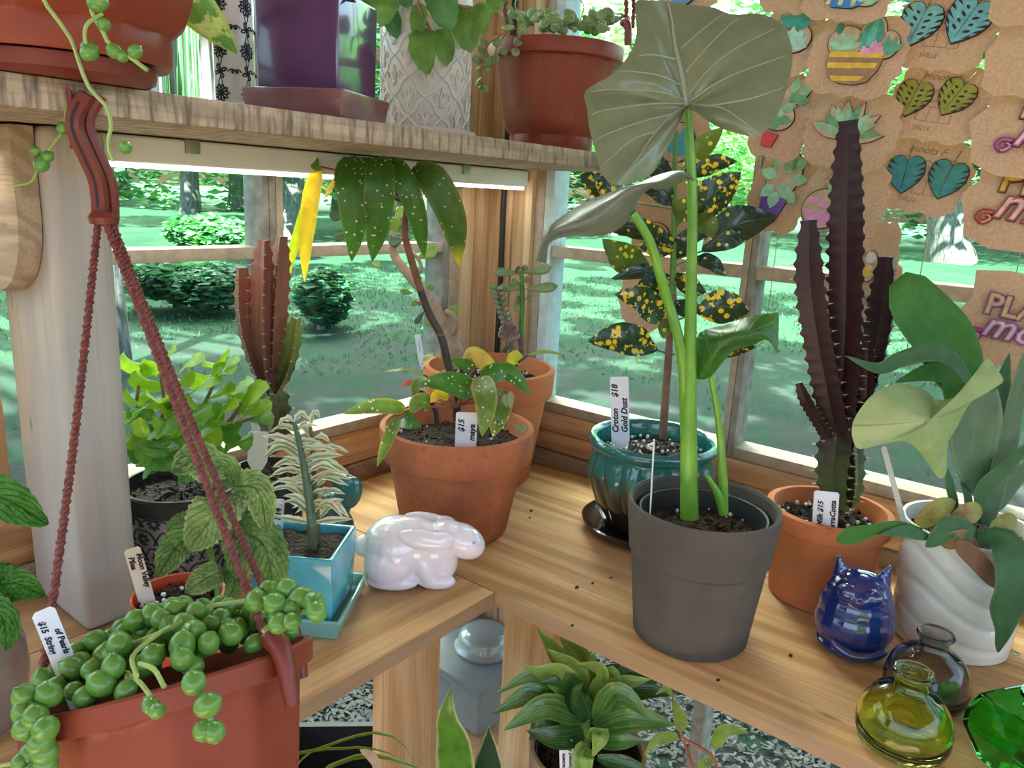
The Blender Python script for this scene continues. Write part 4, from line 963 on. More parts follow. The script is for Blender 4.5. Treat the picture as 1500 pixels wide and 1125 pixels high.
# ================================================================ jades behind
PJ = Plane(T2)
stem('trunk', PJ.pts([(678, 535, -.06), (657, 492, -.06), (630, 440, -.06), (602, 407, -.06), (576, 370, -.06), (577, 338, -.06)]), [.0145, .012, .0095, .008, .0075, .006], M_BARKL, jad, 10, 26)
stem('branch', PJ.pts([(659, 495, -.06), (668, 480, -.07), (667, 465, -.07), (652, 455, -.07)]), [.006, .005, .004], M_BARKL, jad)
stem('branch', PJ.pts([(604, 408, -.06), (616, 395, -.06), (613, 380, -.06), (600, 367, -.06)]), [.004, .0035, .003], M_BARKL, jad)
LM_OVD = leafmat('oval_leaf_dark', (.06, .13, .05), rough=.3, trans=.2); LM_OVL = leafmat('oval_leaf_light', (.28, .40, .09), rough=.35, trans=.35)
for b_, t_, w, m in [((510, 314), (482, 316), 8, LM_OVD), ((515, 340), (488, 348), 8, LM_OVD), ((576, 345), (580, 318), 9, LM_OVL), ((592, 350), (570, 355), 9, LM_OVD), ((612, 378), (641, 364), 10, LM_OVL), ((577, 322), (594, 306), 8, LM_OVL), ((580, 310), (571, 296), 7, LM_OVL),
                     ((606, 430), (586, 426), 4, LM_OVL), ((622, 425), (636, 418), 4, LM_OVL), ((650, 463), (672, 452), 7, LM_OVL), ((646, 464), (622, 474), 7, LM_OVL), ((612, 440), (603, 447), 4, LM_OVL), ((622, 455), (608, 475), 4, LM_OVD), ((600, 330), (615, 322), 6, LM_OVD), ((556, 383), (550, 392), 8, LM_OVL), ((595, 402), (618, 408), 3.5, LM_OVL)]:
    pad('leaf', PJ(*b_, -.06), PJ(*t_, -.07), sz(w, T2), m, jad, up=cam_up, thick=.0018)
js = PJ.pts([(765, 527, -.02), (763, 490, -.02), (765, 437, -.02), (764, 400, -.02)]); stem('stem', js[:2], [.0062, .0058], M_JST, jad); stem('stem', js[1:], [.0058, .005, .0035], M_GRN, jad)
stem('stem', PJ.pts([(754, 527, -.03), (745, 490, -.03), (737, 445, -.03), (726, 420, -.03)]), [.0055, .005, .004, .003], M_JST, jad)
for b_, t_, w in [((761, 400), (722, 397), 6), ((767, 400), (808, 391), 7), ((763, 400), (755, 391), 6), ((766, 399), (770, 389), 5), ((763, 424), (733, 419), 6), ((768, 424), (817, 419), 7), ((764, 416), (748, 413), 6), ((767, 414), (774, 408), 5), ((763, 438), (755, 436), 5), ((768, 438), (779, 437), 5), ((770, 448), (752, 449), 7), ((764, 410), (762, 394), 5)]:
    pad('leaf', PJ(*b_, -.02), PJ(*t_, -.03), sz(w, T2), LM_JAD, jad, up=cam_up, curve=-.003)
for i in range(9):
    c = V((727, 422, 0)).lerp(V((745, 482, 0)), i/8); s = 11-(.3*i)
    for q in (-1, 1): pad('leaf', PJ(c.x, c.y, -.03), PJ(c.x+q*s, c.y-2+q*1.5, -.035), sz(3.4, T2), LM_JAD, jad, up=cam_up)
for dx, dy in ((-14, -5), (13, -6), (-15, 6), (14, 9), (3, -14), (5, 14)): pad('leaf', PJ(746, 487, -.03), PJ(746+dx, 487+dy, -.045), sz(6.5, T2), LM_JADP, jad, up=cam_up)
pad('leaf', PJ(748, 505, -.03), PJ(736, 515, -.04), sz(3, T2), LM_OVD, jad, up=cam_up)
blade('fallen_leaf', PJ.pts([(766, 522, -.08), (753, 526, -.09), (745, 540, -.09)]), sz(10, T2), leafmat('fallen_yellow', (.70, .62, .05), rough=.5, trans=.4), jad, up=cam_up)
stem('twig', PJ.pts([(746, 547, -.095), (760, 531, -.09), (772, 521, -.08)]), [.003, .0022, .0015], M_CANE, jad); blade('fallen_leaf', PJ.pts([(772, 520, -.08), (800, 515, -.085), (832, 521, -.085)]), sz(2.5, T2), LM_OVL, jad, up=cam_up)
plabel(jad, PJ(618, 531, -.03), PJ(607, 491, -.03), sz(11, T2), [(None, .4)], LABELW, side=rx*.55+FH*.8)
# ================================================================ croton
PC_ = Plane(TP)
stem('trunk', PC_.pts([(971, 642), (975, 580), (979, 527), (982, 470), (985, 430)]), [.0062, .0055, .005], M_TWIG, cro, 10, 20); stem('trunk', PC_.pts([(985, 432), (987, 357), (988, 263), (990, 190)]), [.005, .0042, .0025], M_GRN, cro)
for pts, w, m in [([(963, 513, 0), (915, 496, -.02), (861, 500, -.03)], 20, LM_CRO), ([(975, 474, 0), (940, 440, -.03), (900, 431, -.04)], 18, LM_CRO), ([(982, 404, 0), (940, 398, -.03), (894, 409, -.03)], 10, LM_CROD), ([(955, 398, .01), (912, 378, -.01), (882, 350, -.02)], 20, LM_CROL),
                  ([(1020, 458, -.02), (1058, 450, -.03), (1098, 456, -.03)], 21, LM_CRO), ([(1045, 448, .02), (1072, 446, .02), (1097, 452, .02)], 9, LM_CROD), ([(1028, 368, 0), (1080, 330, -.02), (1139, 318, -.02)], 23, LM_CROD), ([(1018, 315, -.01), (1035, 328, -.02), (1046, 348, -.02)], 14, LM_CROL),
                  ([(1000, 322, 0), (1040, 290, -.01), (1086, 252, -.01)], 22, LM_CRO), ([(905, 292, .02), (875, 272, .02), (849, 253, .02)], 16, LM_CRO), ([(988, 300, 0), (965, 280, -.01), (935, 272, -.01)], 14, LM_CROD), ([(968, 348, 0), (925, 332, 0), (880, 332, 0)], 15, LM_CROD),
                  ([(1015, 378, 0), (1040, 384, -.02), (1064, 404, -.02)], 10, LM_CROD), ([(1015, 512, 0), (1060, 512, -.01), (1108, 508, -.01)], 11, LM_CRO), ([(985, 470, 0), (975, 480, -.01), (972, 497, -.015)], 10, LM_CROL), ([(985, 345, 0), (960, 362, -.03), (935, 360, -.04)], 16, LM_CRO),
                  ([(1000, 245, 0), (1030, 215, 0), (1060, 186, 0)], 13, LM_CROL), ([(1005, 260, .01), (1045, 240, .01), (1080, 236, .01)], 12, LM_CRO), ([(990, 400, 0), (1012, 420, -.02), (1035, 428, -.02)], 13, LM_CRO), ([(988, 440, 0), (1005, 452, -.02), (1030, 450, -.02)], 12, LM_CROD),
                  ([(988, 262, .02), (950, 235, .02), (930, 205, .02)], 15, LM_CROD), ([(985, 430, .01), (955, 420, .03), (925, 425, .03)], 14, LM_CRO), ([(990, 380, .01), (1010, 350, -.01), (1035, 345, -.02)], 14, LM_CROD), ([(985, 320, 0), (1005, 305, -.02), (1030, 300, -.02)], 13, LM_CROL), ([(985, 360, 0), (955, 345, -.02), (945, 320, -.03)], 14, LM_CRO)]:
    P3 = PC_.pts(pts); o = blade('leaf', P3, sz(w*1.18, P3[0]), m, cro, up=cam_up, prof=LANCE, cup=.18, wave=.12, nv=14)
    j = PC_(984+(.0), max(200, min(520, pts[0][1]+14))); stem('petiole', [j, j.lerp(P3[0], .5), P3[0]], .0014, M_GRN, o, 6, 6)
plabel(cro, PC_(909, 645, -.01), PC_(907, 552, -.01), sz(25.5, TP), [('Croton     $18', .12), ('Gold Dust', .12)], size=.75)
# ================================================================ alocasia
PA = Plane(GP)
stem('leaf_stalk', PA.pts([(1010, 758, 0), (1009, 690, 0), (1010, 560, 0), (1013, 400, 0), (1014, 280, 0), (1008, 158, 0)]), [.0105, .0092, .0072, .0058, .005, .0042], M_PET, alo, 12, 36)
ap = PA(1006, 158, -.004)
OUT = [(975, 2, .04), (950, 0, .03), (931, 4, .02), (932, 51, .0), (920, 82, -.01), (898, 108, -.015), (858, 133, -.015), (860, 160, -.03), (864, 190, -.04), (873, 225, -.05), (884, 258, -.06), (903, 271, -.065), (935, 265, -.055), (958, 251, -.045), (972, 225, -.03), (986, 192, -.015), (1001, 163, -.006),
       (1012, 160, -.005), (1030, 172, -.015), (1048, 184, -.025), (1078, 195, -.04), (1112, 199, -.05), (1138, 170, -.045), (1152, 130, -.03), (1161, 88, -.015), (1156, 55, 0), (1142, 32, .01), (1112, 20, .02), (1074, 21, .025), (1045, 11, .035), (1012, 7, .04)]
lf = fan('leaf', ap, PA.pts(OUT), LM_ALO, alo, rings=14, n=124, bulge=.022, nrm=-FH+V((0, 0, .2)), ripple=.0012, nrip=15)
from mathutils.bvhtree import BVHTree
plain_vein = plain('alocasia_vein', (.27, .29, .20), .4)
def veins_on(leaf, lines, mat):
    me = leaf.data; bt = BVHTree.FromPolygons([v.co for v in me.vertices], [p.vertices[:] for p in me.polygons])
    for r, L in lines:
        out = []
        for p in cr([(x, y, 0) for x, y in L], 14):
            d = ray(p.x, p.y); h = bt.ray_cast(CAM, d)
            if h[0] is not None: out.append(h[0]-d*.0004)
        if len(out) > 3: MB().tube(out, [r*(1.15-.75*i/len(out)) for i in range(len(out))], 6).build('leaf_vein', mat, leaf)
veins_on(lf, [(.0026, [(1006, 155), (999, 112), (989, 69), (983, 27), (978, 6)])]+[(.0012, L) for L in (
    [(996, 72), (1020, 51), (1047, 29), (1060, 20)], [(1003, 107), (1033, 72), (1065, 40), (1081, 27)], [(1009, 139), (1033, 107), (1068, 77), (1100, 59), (1135, 42)], [(1011, 148), (1047, 123), (1087, 104), (1150, 82)], [(1012, 153), (1055, 157), (1079, 171), (1105, 190)], [(1040, 155), (1100, 144), (1148, 128)],
    [(989, 87), (956, 80), (935, 82)], [(997, 125), (967, 111), (921, 104), (905, 106)], [(1001, 145), (967, 135), (900, 131), (866, 134)], [(1001, 152), (953, 152), (887, 161), (866, 168)], [(1004, 157), (980, 171), (953, 203), (932, 235), (907, 265)], [(985, 167), (940, 178), (887, 197), (871, 208)], [(962, 192), (925, 205), (885, 240)])], plain_vein)
# second, folded leaf
TE = [(1022, 264, 0), (998, 250, -.01), (967, 255, -.025), (932, 269, -.03), (900, 279, -.03), (871, 290, -.03), (844, 303, -.03), (820, 319, -.03), (804, 333, -.025), (793, 354, -.02), (785, 382, -.01)]
BE = [(1022, 270, 0), (1000, 262, .0), (978, 277, .0), (948, 277, -.01), (936, 290, -.02), (925, 316, -.02), (903, 338, -.02), (872, 346, -.02), (835, 346, -.01), (806, 356, -.01), (800, 386, -.01)]
MD = [((a[0]+b[0])/2, (a[1]+b[1])/2, min(a[2], b[2])-.03*min(1, i/2.5)*min(1, (11-i)/3)) for i, (a, b) in enumerate(zip(TE, BE))]
sheet('leaf', PA.pts(TE), PA.pts(MD), PA.pts(BE), LM_ALO2, alo, 34, 14)
sheet('leaf_fold', PA.pts([(835, 342, .0), (815, 344, .01), (805, 352, .01)]), PA.pts([(820, 338, .02), (808, 343, .02), (800, 358, .02)]), PA.pts([(812, 330, .02), (802, 340, .02), (794, 360, .02)]), LM_ALO3, alo, 8, 6)
stem('leaf_stalk', PA.pts([(1008, 700, .004), (1004, 600, .003), (1000, 530, 0), (990, 480, -.0), (978, 440, -.0), (966, 400, -.01), (955, 362, -.015), (944, 338, -.02), (926, 312, -.025)]), [.0075, .0066, .0058, .0052, .0045], M_PET, alo, 12, 30)
# third, young leaf
Lr = [(1041, 552, 0), (1022, 556, 0), (1018, 525, .01), (1024, 488, .01), (1062, 476, .01), (1100, 463, .005), (1139, 458, 0)]
Mr = [(1041, 552, 0), (1040, 535, -.01), (1046, 520, -.015), (1058, 504, -.02), (1085, 490, -.02), (1112, 480, -.01), (1141, 470, 0)]
Rr = [(1041, 552, 0), (1052, 540, 0), (1066, 522, 0), (1082, 511, 0), (1102, 506, -.005), (1124, 498, -.01), (1139, 520, -.01)]
sheet('leaf', PA.pts(Lr), PA.pts(Mr), PA.pts(Rr), LM_ALO3, alo, 20, 10)
stem('leaf_stalk', PA.pts([(1060, 752, .0), (1059, 700, 0), (1053, 620, 0), (1042, 552, -.002)]), [.0058, .005, .004, .003], M_PET, alo); stem('leaf_sheath', PA.pts([(1060, 752, -.003), (1052, 725, -.006), (1036, 697, -.01)]), [.0055, .0048, .0022], M_PET, alo)
plabel(alo, PA(953, 742, -.02), PA(958, 646, -.02), .016, [], PERL, side=FH+rx*.25)
# ================================================================ milk tree (euphorbia columns)
def euph(path, r, mat, parent, name='column', ribs_=3, tooth=.22, pitch=.016, rot=0, tipr=.5, thorns=True, nv=None, tm=None):
    L = sum((V(a)-V(b)).length for a, b in zip(path, path[1:])); nv = nv or max(12, int(L/pitch)*6); c = cr(path, nv+1); K = ribs_*4
    a = V((1, 0, 0)).cross((c[1]-c[0]).normalized()); a = a.normalized() if a.length > .1 else V((0, 1, 0)); v = []; tv = MB()
    for i, p in enumerate(c):
        t = (c[min(i+1, nv)]-c[max(i-1, 0)]).normalized(); a = (a-t*a.dot(t)).normalized(); b = t.cross(a); s = i/nv
        rr = r*(1 if s < .70 else 1-(1-tipr)*((s-.70)/.30)**2)*(.78+.22*min(1, s/.15))
        w = (i % 6)/6.0; tee = 1+tooth*max(0, math.cos(2*math.pi*w))-tooth*.3
        for k in range(K):
            q = 2*math.pi*k/K+rot; m = k % 4; rad = rr*((tee) if m == 0 else (.50 if m in (1, 3) else .36))
            v.append(p+(a*math.cos(q)+b*math.sin(q))*rad)
            if thorns and m == 0 and i % 6 == 0 and i < nv-1:
                o_ = (a*math.cos(q)+b*math.sin(q)); e = p+o_*rad*.97
                for sg in (-1, 1): tv.tube([e, e+o_*r*.22+(o_.cross(t))*sg*r*.14], [r*.045, r*.01], 4)
    f = [(i*K+k, i*K+(k+1) % K, (i+1)*K+(k+1) % K, (i+1)*K+k) for i in range(nv) for k in range(K)]+[tuple(range(K-1, -1, -1)), tuple(range(nv*K, (nv+1)*K))]
    o = MB().add(v, f).build(name, mat, parent, ang=30)
    if thorns and tv.v: tv.build('thorns', tm or M_THORN, o, smooth=False, kind='stuff')
    return o
M_THORN = plain('thorn', (.42, .30, .26), .6)
def euphmat(name, dark, mid, low, z0, z1):
    t = NT(name); oc = t.coord(); sx = t.n('SeparateXYZ'); t.l(oc, sx.inputs[0]); n1 = t.noise(oc, 60, 4, .6)
    h = t.math('DIVIDE', t.math('SUBTRACT', t.math('ADD', sx.outputs[2], t.math('MULTIPLY', t.math('SUBTRACT', n1, .5), .08)), z0), z1-z0)
    c = t.ramp(h, [(.0, low), (.35, mid), (.75, dark)]); c = t.mix(t.math('MULTIPLY', t.ramp(n1, [(.5, 0.), (.7, 1.)]), .4), c, [x*1.5+.005 for x in mid])
    b = t.bsdf(c, .45, Specular_IOR_Level=.4); t.bump(b, n1, .2, .002); return t.done(b)
EUP = euphmat('purple_milk_tree', (.030, .007, .012), (.022, .012, .013), (.085, .12, .03), .12, .40)
PM = Plane(MP)
euph(PM.pts([(1226, 742, 0), (1224, 690, 0), (1230, 640, 0), (1238, 560, 0), (1243, 470, 0), (1245, 330, 0), (1246, 176, 0)]), .0240, EUP, mil, rot=-.65)
euph(PM.pts([(1228, 640, 0), (1212, 560, -.01), (1196, 470, -.015), (1188, 400, -.015), (1186, 322, -.015)]), .0190, EUP, mil, rot=-.45)
euph(PM.pts([(1240, 655, .0), (1262, 590, .012), (1283, 520, .02), (1297, 450, .02), (1301, 376, .02)]), .0205, EUP, mil, rot=-.9)
euph(PM.pts([(1215, 640, -.01), (1198, 612, -.015), (1182, 585, -.02), (1171, 560, -.02)]), .0092, EUP, mil, rot=-.6, pitch=.008)
euph(PM.pts([(1244, 738, .012), (1248, 690, .012), (1246, 640, .008)]), .020, EUP, mil, rot=-1.1)
euph(PM.pts([(1268, 640, .01), (1272, 560, .0), (1273, 500, -.005)]), .010, EUP, mil, rot=-.6, pitch=.008)
plabel(mil, PM(1207, 786, -.055), PM(1211, 720, -.045), sz(34, PM(1207, 786, -.05)), [('n Milk $15', .10), ('TerraCotta', .08)], size=.50)
# ================================================================ staghorn fern
PS = Plane(WP); SG = dict(rough=.55, var=.15, bumpv=.1, spec=.3)
LM_SP = leafmat('fern_pale_felt', (.29, .40, .18), edge=(.48, .55, .30), edgew=.9, vein=(.45, .53, .28), vstr=.25, nlat=4, trans=.3, **SG); LM_SD = leafmat('fern_dark', (.045, .13, .05), edge=(.10, .2, .08), edgew=.95, trans=.15, **SG)
LM_SB = leafmat('fern_bluegreen', (.10, .19, .11), edge=(.2, .3, .18), edgew=.93, vein=(.18, .27, .17), vstr=.3, nlat=2, trans=.2, **SG); LM_SG = leafmat('fern_green', (.06, .22, .035), edge=(.10, .28, .06), edgew=.95, vein=(.10, .27, .06), vstr=.3, nlat=3, trans=.35, **SG)
def cp(x, y): return (1100+x*.26667, 500+y*.26667)
def dd3(L, dd): return [(*cp(x, y), dd) for x, y in L]
def fr(pts, w, m, prof=STRAP, cup=.15, wave=.12, up=None, tw=0): P3 = PS.pts(pts); return blade('frond', P3, sz(w, P3[len(P3)//2]), m, stg, up=up or cam_up, prof=prof, cup=cup, wave=wave, nv=18, twist=tw, thick=.0012)
OUTS = [(555, 470, -.05), (562, 545, -.055), (600, 592, -.06), (740, 562, -.07), (860, 552, -.075), (950, 640, -.07), (1005, 720, -.065), (1042, 752, -.06), (1075, 715, -.055), (1080, 570, -.06), (1130, 475, -.06), (1205, 340, -.06), (1300, 268, -.07), (1385, 222, -.075), (1350, 150, -.07), (1298, 95, -.065), (1258, 140, -.06), (1160, 285, -.04), (1030, 322, -.03), (960, 268, -.03), (850, 236, -.035), (760, 243, -.04), (660, 300, -.045), (585, 395, -.045)]
fan('frond', PS(*cp(985, 430), -.075), [PS(*cp(x, y), d) for x, y, d in OUTS], LM_SP, stg, rings=10, n=96, bulge=.01)
fr(dd3([(1270, 990), (1240, 780)], 0)+dd3([(1215, 620), (1240, 420), (1300, 250)], -.02), 36, LM_SB, prof=[(0, .12), (.15, .15), (.35, .6), (.6, 1), (.85, .85), (1, .4)])
fr(dd3([(1255, 960), (1245, 700), (1210, 400)], .02)+dd3([(1120, 120), (960, -120), (800, -340)], .035), 46, LM_SG, prof=[(0, .1), (.25, .12), (.42, .45), (.6, .9), (.8, 1), (.94, .75), (1, .35)])
fr(dd3([(1260, 330), (1120, 120), (1000, 60), (820, 100), (700, 150), (515, 78)], -.015), 13, LM_SD, prof=LANCE)
fr(dd3([(1180, 520), (1100, 210), (980, 170), (790, 225)], .01), 20, LM_SG, prof=OVATE)
fr(dd3([(1300, 1000), (1370, 700), (1440, 400), (1500, 60)], -.01), 15, LM_SB, prof=STRAP)
fr(dd3([(1250, 1000), (1270, 820), (1390, 700), (1560, 530)], -.03), 12, LM_SD, prof=LANCE); fr(dd3([(1290, 1000), (1350, 900), (1450, 760), (1600, 600)], -.01), 12, LM_SB, prof=LANCE)
fr(dd3([(1340, 960), (1345, 600), (1370, 300), (1420, 60)], .02), 22, LM_SD, prof=LANCE)
fr(dd3([(1120, 1000), (1110, 880), (1070, 690)], -.02), 7, LM_SD); fr(dd3([(1215, 1010), (1190, 860), (1150, 640)], 0), 6, LM_SB); fr(dd3([(1290, 1010), (1310, 940), (1300, 850)], -.01), 10, LM_SB)
fr(dd3([(940, 1040), (800, 1010), (640, 1045), (470, 1090)], -.05), 13, LM_SG, prof=[(0, .3), (.3, .5), (.6, .7), (.85, 1), (1, .2)])
fr(dd3([(1010, 1090), (850, 1045), (700, 1060)], -.055), 9, LM_SD, prof=LANCE)
fr(dd3([(1230, 1060), (1100, 1020), (1010, 1090), (960, 1130)], -.06), 16, LM_SD, prof=ROUND)
fr([(1432, 785, -.05), (1475, 800, -.08), (1480, 870, -.10), (1462, 955, -.09)], 27, LM_SD, prof=[(0, .3), (.2, .9), (.45, 1), (.6, 1.1), (.8, .55), (1, .05)])
for k, (a, b, w) in enumerate((((1345, 770, -.03), (1400, 735, -.03), 14), ((1395, 768, -.04), (1440, 748, -.03), 14), ((1450, 790, -.04), (1490, 760, -.03), 14), ((1380, 800, -.055), (1430, 790, -.055), 12))):
    blade('shield_frond', PS.pts([a, tuple((x+y)/2+(0, -6, -.01)[i] for i, (x, y) in enumerate(zip(a, b))), b]), sz(w, WP), leafmat('fern_shield_%d' % k, (.30, .30, .08) if k < 3 else (.25, .13, .05), blotch=(50, .5, .6, (.28, .16, .07)), rough=.7, trans=.2), stg, up=cam_up, prof=ROUND)
blade('dry_frond', PS.pts([(1400, 795, -.070), (1432, 822, -.080), (1462, 862, -.080)]), sz(13, WP), leafmat('dry_frond', (.22, .12, .07), rough=.7), stg, up=cam_up, prof=ROUND)
plabel(stg, PS(1325, 768, -.03), PS(1294, 654, -.03), sz(7, WP), [], plain('grey_stake', (.42, .44, .42), .5))
# ================================================================ backbone plant in the aqua pot
PB = Plane(dev.location)
M_BK = plain('backbone_stem', (.07, .15, .10), .45, var=.3, vscale=80); M_BK2 = plain('backbone_stem_old', (.10, .11, .05), .6, var=.4, vscale=80)
LM_BK = leafmat('backbone_leaf', (.30, .38, .24), edge=(.78, .76, .60), edgew=.36, vein=(.3, .38, .24), vstr=.2, nlat=3, trans=.25, rough=.4)
s1 = [(458, 818, 0), (457, 770, 0), (450, 710, 0), (440, 655, 0), (431, 618, 0)]; s2 = [(466, 812, .012), (463, 750, .014), (459, 690, .016), (457, 640, .018), (454, 625, .018)]
stem('stem', PB.pts(s1[:2]), [.0058, .0055], M_BK2, dev); stem('stem', PB.pts(s1[1:]), [.0055, .005, .0038, .0025], M_BK, dev); stem('stem', PB.pts(s2), [.0045, .004, .0035, .0028, .002], M_BK2, dev)
rb = random.Random(12)
for sp, n, ln in ((s1, 15, (42, 68)), (s2, 9, (32, 50))):
    c = cr([V(p) for p in sp], 40)
    for i in range(n):
        k = int(10+29*i/(n-1)); p = c[k]; f_ = 1-.55*max(0, (i/(n-1)-.75)/.25)
        for sg in (-1, 1):
            L = rb.uniform(*ln)*f_*rb.uniform(.8, 1.15); dy = rb.uniform(-22, 8)+(10 if i < n*.35 else 0)*(-1 if sg > 0 else -2.0)
            if i > n*.85: dy -= 12
            dd = rb.uniform(-.025, .025); b = (p.x, p.y, p.z); m = (p.x+sg*L*.5, p.y+dy*.5-rb.uniform(-6, 11), p.z+dd*.6); e = (p.x+sg*L, p.y+dy*.5+rb.uniform(-8, 14), p.z+dd)
            blade('leaf', PB.pts([b, m, e]), sz(rb.uniform(5.0, 7.2), dev.location), LM_BK, dev, up=V((0, 0, 1))-FH*rb.uniform(.2, .9), prof=LANCE, cup=.35, nu=4, nv=8, wave=.3)
plabel(dev, PB(404, 772, .035), PB(407, 731, .035), sz(20, dev.location), [('$14', .25)], size=.5)
# ================================================================ cactus in black pot
KP = G(397, 790); KP.z = 0; PK = Plane(KP)
cac = thing('potted_cactus', KP, 'reddish ridged cactus in a black pot by the left window', 'potted plant')
kr = sz(52, KP); kh = .105
MB().lathe([(0, 0), (kr*.78, 0), (kr*.8, .003), (kr*.97, kh-.012), (kr, kh-.012), (kr*1.01, kh), (kr*.95, kh), (kr*.93, kh-.012), (kr*.9, kh*.5), (0, kh*.5)], KP, 48).build('pot', BLACK, cac, ang=35); soil(cac, KP, kr*.93, kh-.010, SOIL2, 15, 0, .006)
EUR = euphmat('red_cactus_skin', (.26, .085, .055), (.10, .045, .03), (.03, .04, .015), .15, .40); EUG = euphmat('green_cactus_skin', (.20, .24, .05), (.07, .10, .025), (.05, .03, .015), .18, .34); EUT = plain('cactus_tip', (.33, .36, .08), .5, var=.3)
M_TH2 = plain('pale_thorn', (.55, .36, .28), .6)
euph(PK.pts([(402, 660, .0), (401, 610, 0), (397, 565, 0)]), .0235, EUG, cac, rot=-.7, tm=M_TH2)
euph(PK.pts([(397, 575, -.0), (374, 530, -.01), (358, 470, -.012), (353, 392, -.012)]), .0155, EUR, cac, rot=-.9, tm=M_TH2)
euph(PK.pts([(398, 572, -.01), (388, 530, -.015), (384, 450, -.018), (387, 352, -.018)]), .0165, EUR, cac, rot=-.55, tm=M_TH2)
euph(PK.pts([(400, 572, .0), (402, 520, .0), (406, 440, .0), (412, 346, .0)]), .0155, EUR, cac, rot=-.8, tm=M_TH2)
euph(PK.pts([(404, 572, .0), (418, 545, -.005), (428, 510, -.008), (434, 466, -.01)]), .0125, EUG, cac, rot=-.6, tm=M_TH2)
plabel(cac, PK(377, 676, -.04), PK(379, 632, -.04), sz(28, PK(377, 676, -.04)), [], LABELC)
# ================================================================ bright green bushy plant in a stamped pot
VP = V((-.236, .305, 0)); PV = Plane(VP); vr = sz(80, VP); vh = .128
ple = thing('potted_coleus', VP, 'bright lime green bushy plant in a stamped tin pot', 'potted plant')
TIN = plain('stamped_tin', (.30, .28, .265), .4, .5, var=.2, vscale=40, metal=.3)
tinp = MB().lathe([(0, 0), (vr*.80, 0), (vr*.82, .003), (vr*.98, vh-.022), (vr*1.0, vh-.022), (vr*.96, vh-.023), (vr*.9, vh*.5), (0, vh*.5)], VP, 56).build('pot', TIN, ple, ang=35)
MB().lathe([(vr*.95, vh-.024), (vr*1.02, vh-.020), (vr*1.03, vh-.002), (vr*1.0, vh), (vr*.95, vh), (vr*.93, vh-.02)], VP, 56).build('liner_pot', BLACK, ple); soil(ple, VP, vr*.95, vh-.016, SOIL, 17)
ad = dirto(VP); va = math.atan2(ad.y, ad.x); st = MB()
def ont(a, z): R_ = vr*(.82+.16*(z/(vh-.022)))+.0002; return V((VP.x+R_*math.cos(a), VP.y+R_*math.sin(a), z))
for j in range(5):
    for i in range(-3, 4):
        a = va+(i+(.5 if j % 2 else 0))*.52; z0 = .012+j*.022
        Lq = lambda x, y: ont(a+x/vr, max(.002, min(z0+y, vh-.024)))
        for k in range(8):
            q = 2*math.pi*k/8; c = (math.cos(q), math.sin(q)); st.tube([Lq(c[0]*.0028, c[1]*.0028), Lq(c[0]*.0055, c[1]*.0055), Lq(c[0]*.0085, c[1]*.0085)], [.0008, .0022, .0010], 5)
        for sg in (-1, 1): st.tube(cr([Lq(0, .0115), Lq(sg*.010, .0105), Lq(sg*.0175, 0), Lq(sg*.021, -.006)], 9), .0012, 4)
st.build('stamped_flowers', INK, tinp)
LM_PL = leafmat('lime_leaf', (.33, .56, .04), vein=(.42, .62, .10), vstr=.35, nlat=7, slope=.9, rough=.4, trans=.5, var=.25); LM_PL2 = leafmat('green_leaf', (.14, .36, .045), vein=(.2, .42, .09), vstr=.35, nlat=7, slope=.9, rough=.4, trans=.45, var=.25)
SERR = [(0, .1), (.06, .5), (.18, .85), (.24, .80), (.36, 1), (.42, .93), (.54, 1), (.6, .88), (.7, .85), (.76, .7), (.86, .6), (.9, .4), (1, .03)]
rb = random.Random(21)
for bx_, by_, tx, ty, dd, w, m in [
    (205, 550, 178, 520, .02, 17, 0), (235, 545, 258, 512, .0, 16, 0), (232, 548, 218, 528, .02, 15, 0), (262, 545, 300, 528, -.01, 14, 0), (318, 548, 338, 508, .0, 13, 0), (322, 552, 352, 528, .02, 12, 0), (318, 540, 300, 535, .0, 11, 0), (330, 550, 340, 548, -.02, 11, 0), (250, 575, 285, 560, -.02, 17, 0), (225, 575, 200, 548, -.0, 19, 0),
    (275, 580, 325, 560, -.02, 15, 0), (215, 600, 178, 585, .0, 20, 0), (240, 600, 215, 580, -.03, 18, 0), (300, 590, 345, 572, -.02, 16, 0), (350, 600, 395, 568, -.01, 17, 0), (330, 590, 372, 560, .02, 17, 0), (355, 610, 398, 600, -.02, 16, 0), (365, 612, 400, 622, -.0, 12, 1), (300, 605, 270, 590, -.04, 16, 0), (265, 615, 235, 605, -.04, 18, 0),
    (280, 625, 315, 608, -.05, 14, 0), (215, 630, 185, 612, -.01, 20, 1), (245, 640, 215, 640, -.04, 18, 1), (285, 640, 322, 650, -.05, 15, 0), (265, 620, 232, 640, -.055, 20, 0), (330, 620, 300, 625, -.03, 15, 0), (205, 660, 180, 640, .0, 18, 1), (235, 665, 245, 690, -.05, 24, 1), (225, 655, 195, 680, -.03, 20, 1), (262, 655, 282, 672, -.05, 16, 1),
    (310, 640, 345, 640, .0, 14, 1), (355, 640, 362, 662, -.02, 9, 1), (345, 620, 330, 650, -.02, 10, 1), (190, 620, 170, 600, .02, 18, 0), (300, 570, 285, 545, .03, 16, 0), (265, 560, 240, 560, .03, 16, 1), (350, 585, 330, 575, .02, 14, 0), (380, 600, 372, 590, .03, 13, 1), (320, 610, 350, 595, -.04, 12, 0), (250, 590, 262, 575, -.04, 13, 0), (285, 600, 300, 620, -.06, 13, 1)]:
    m3 = ((bx_+tx)/2, (by_+ty)/2-7, dd-.01)
    o = blade('leaf', PV.pts([(bx_, by_, dd+.01), m3, (tx, ty, dd-.02)]), sz(w*1.45, VP), (LM_PL, LM_PL2)[m], ple, up=V((0, 0, 1))-FH*rb.uniform(.4, .9), prof=SERR, cup=.08, nu=6, nv=20, wave=.07)
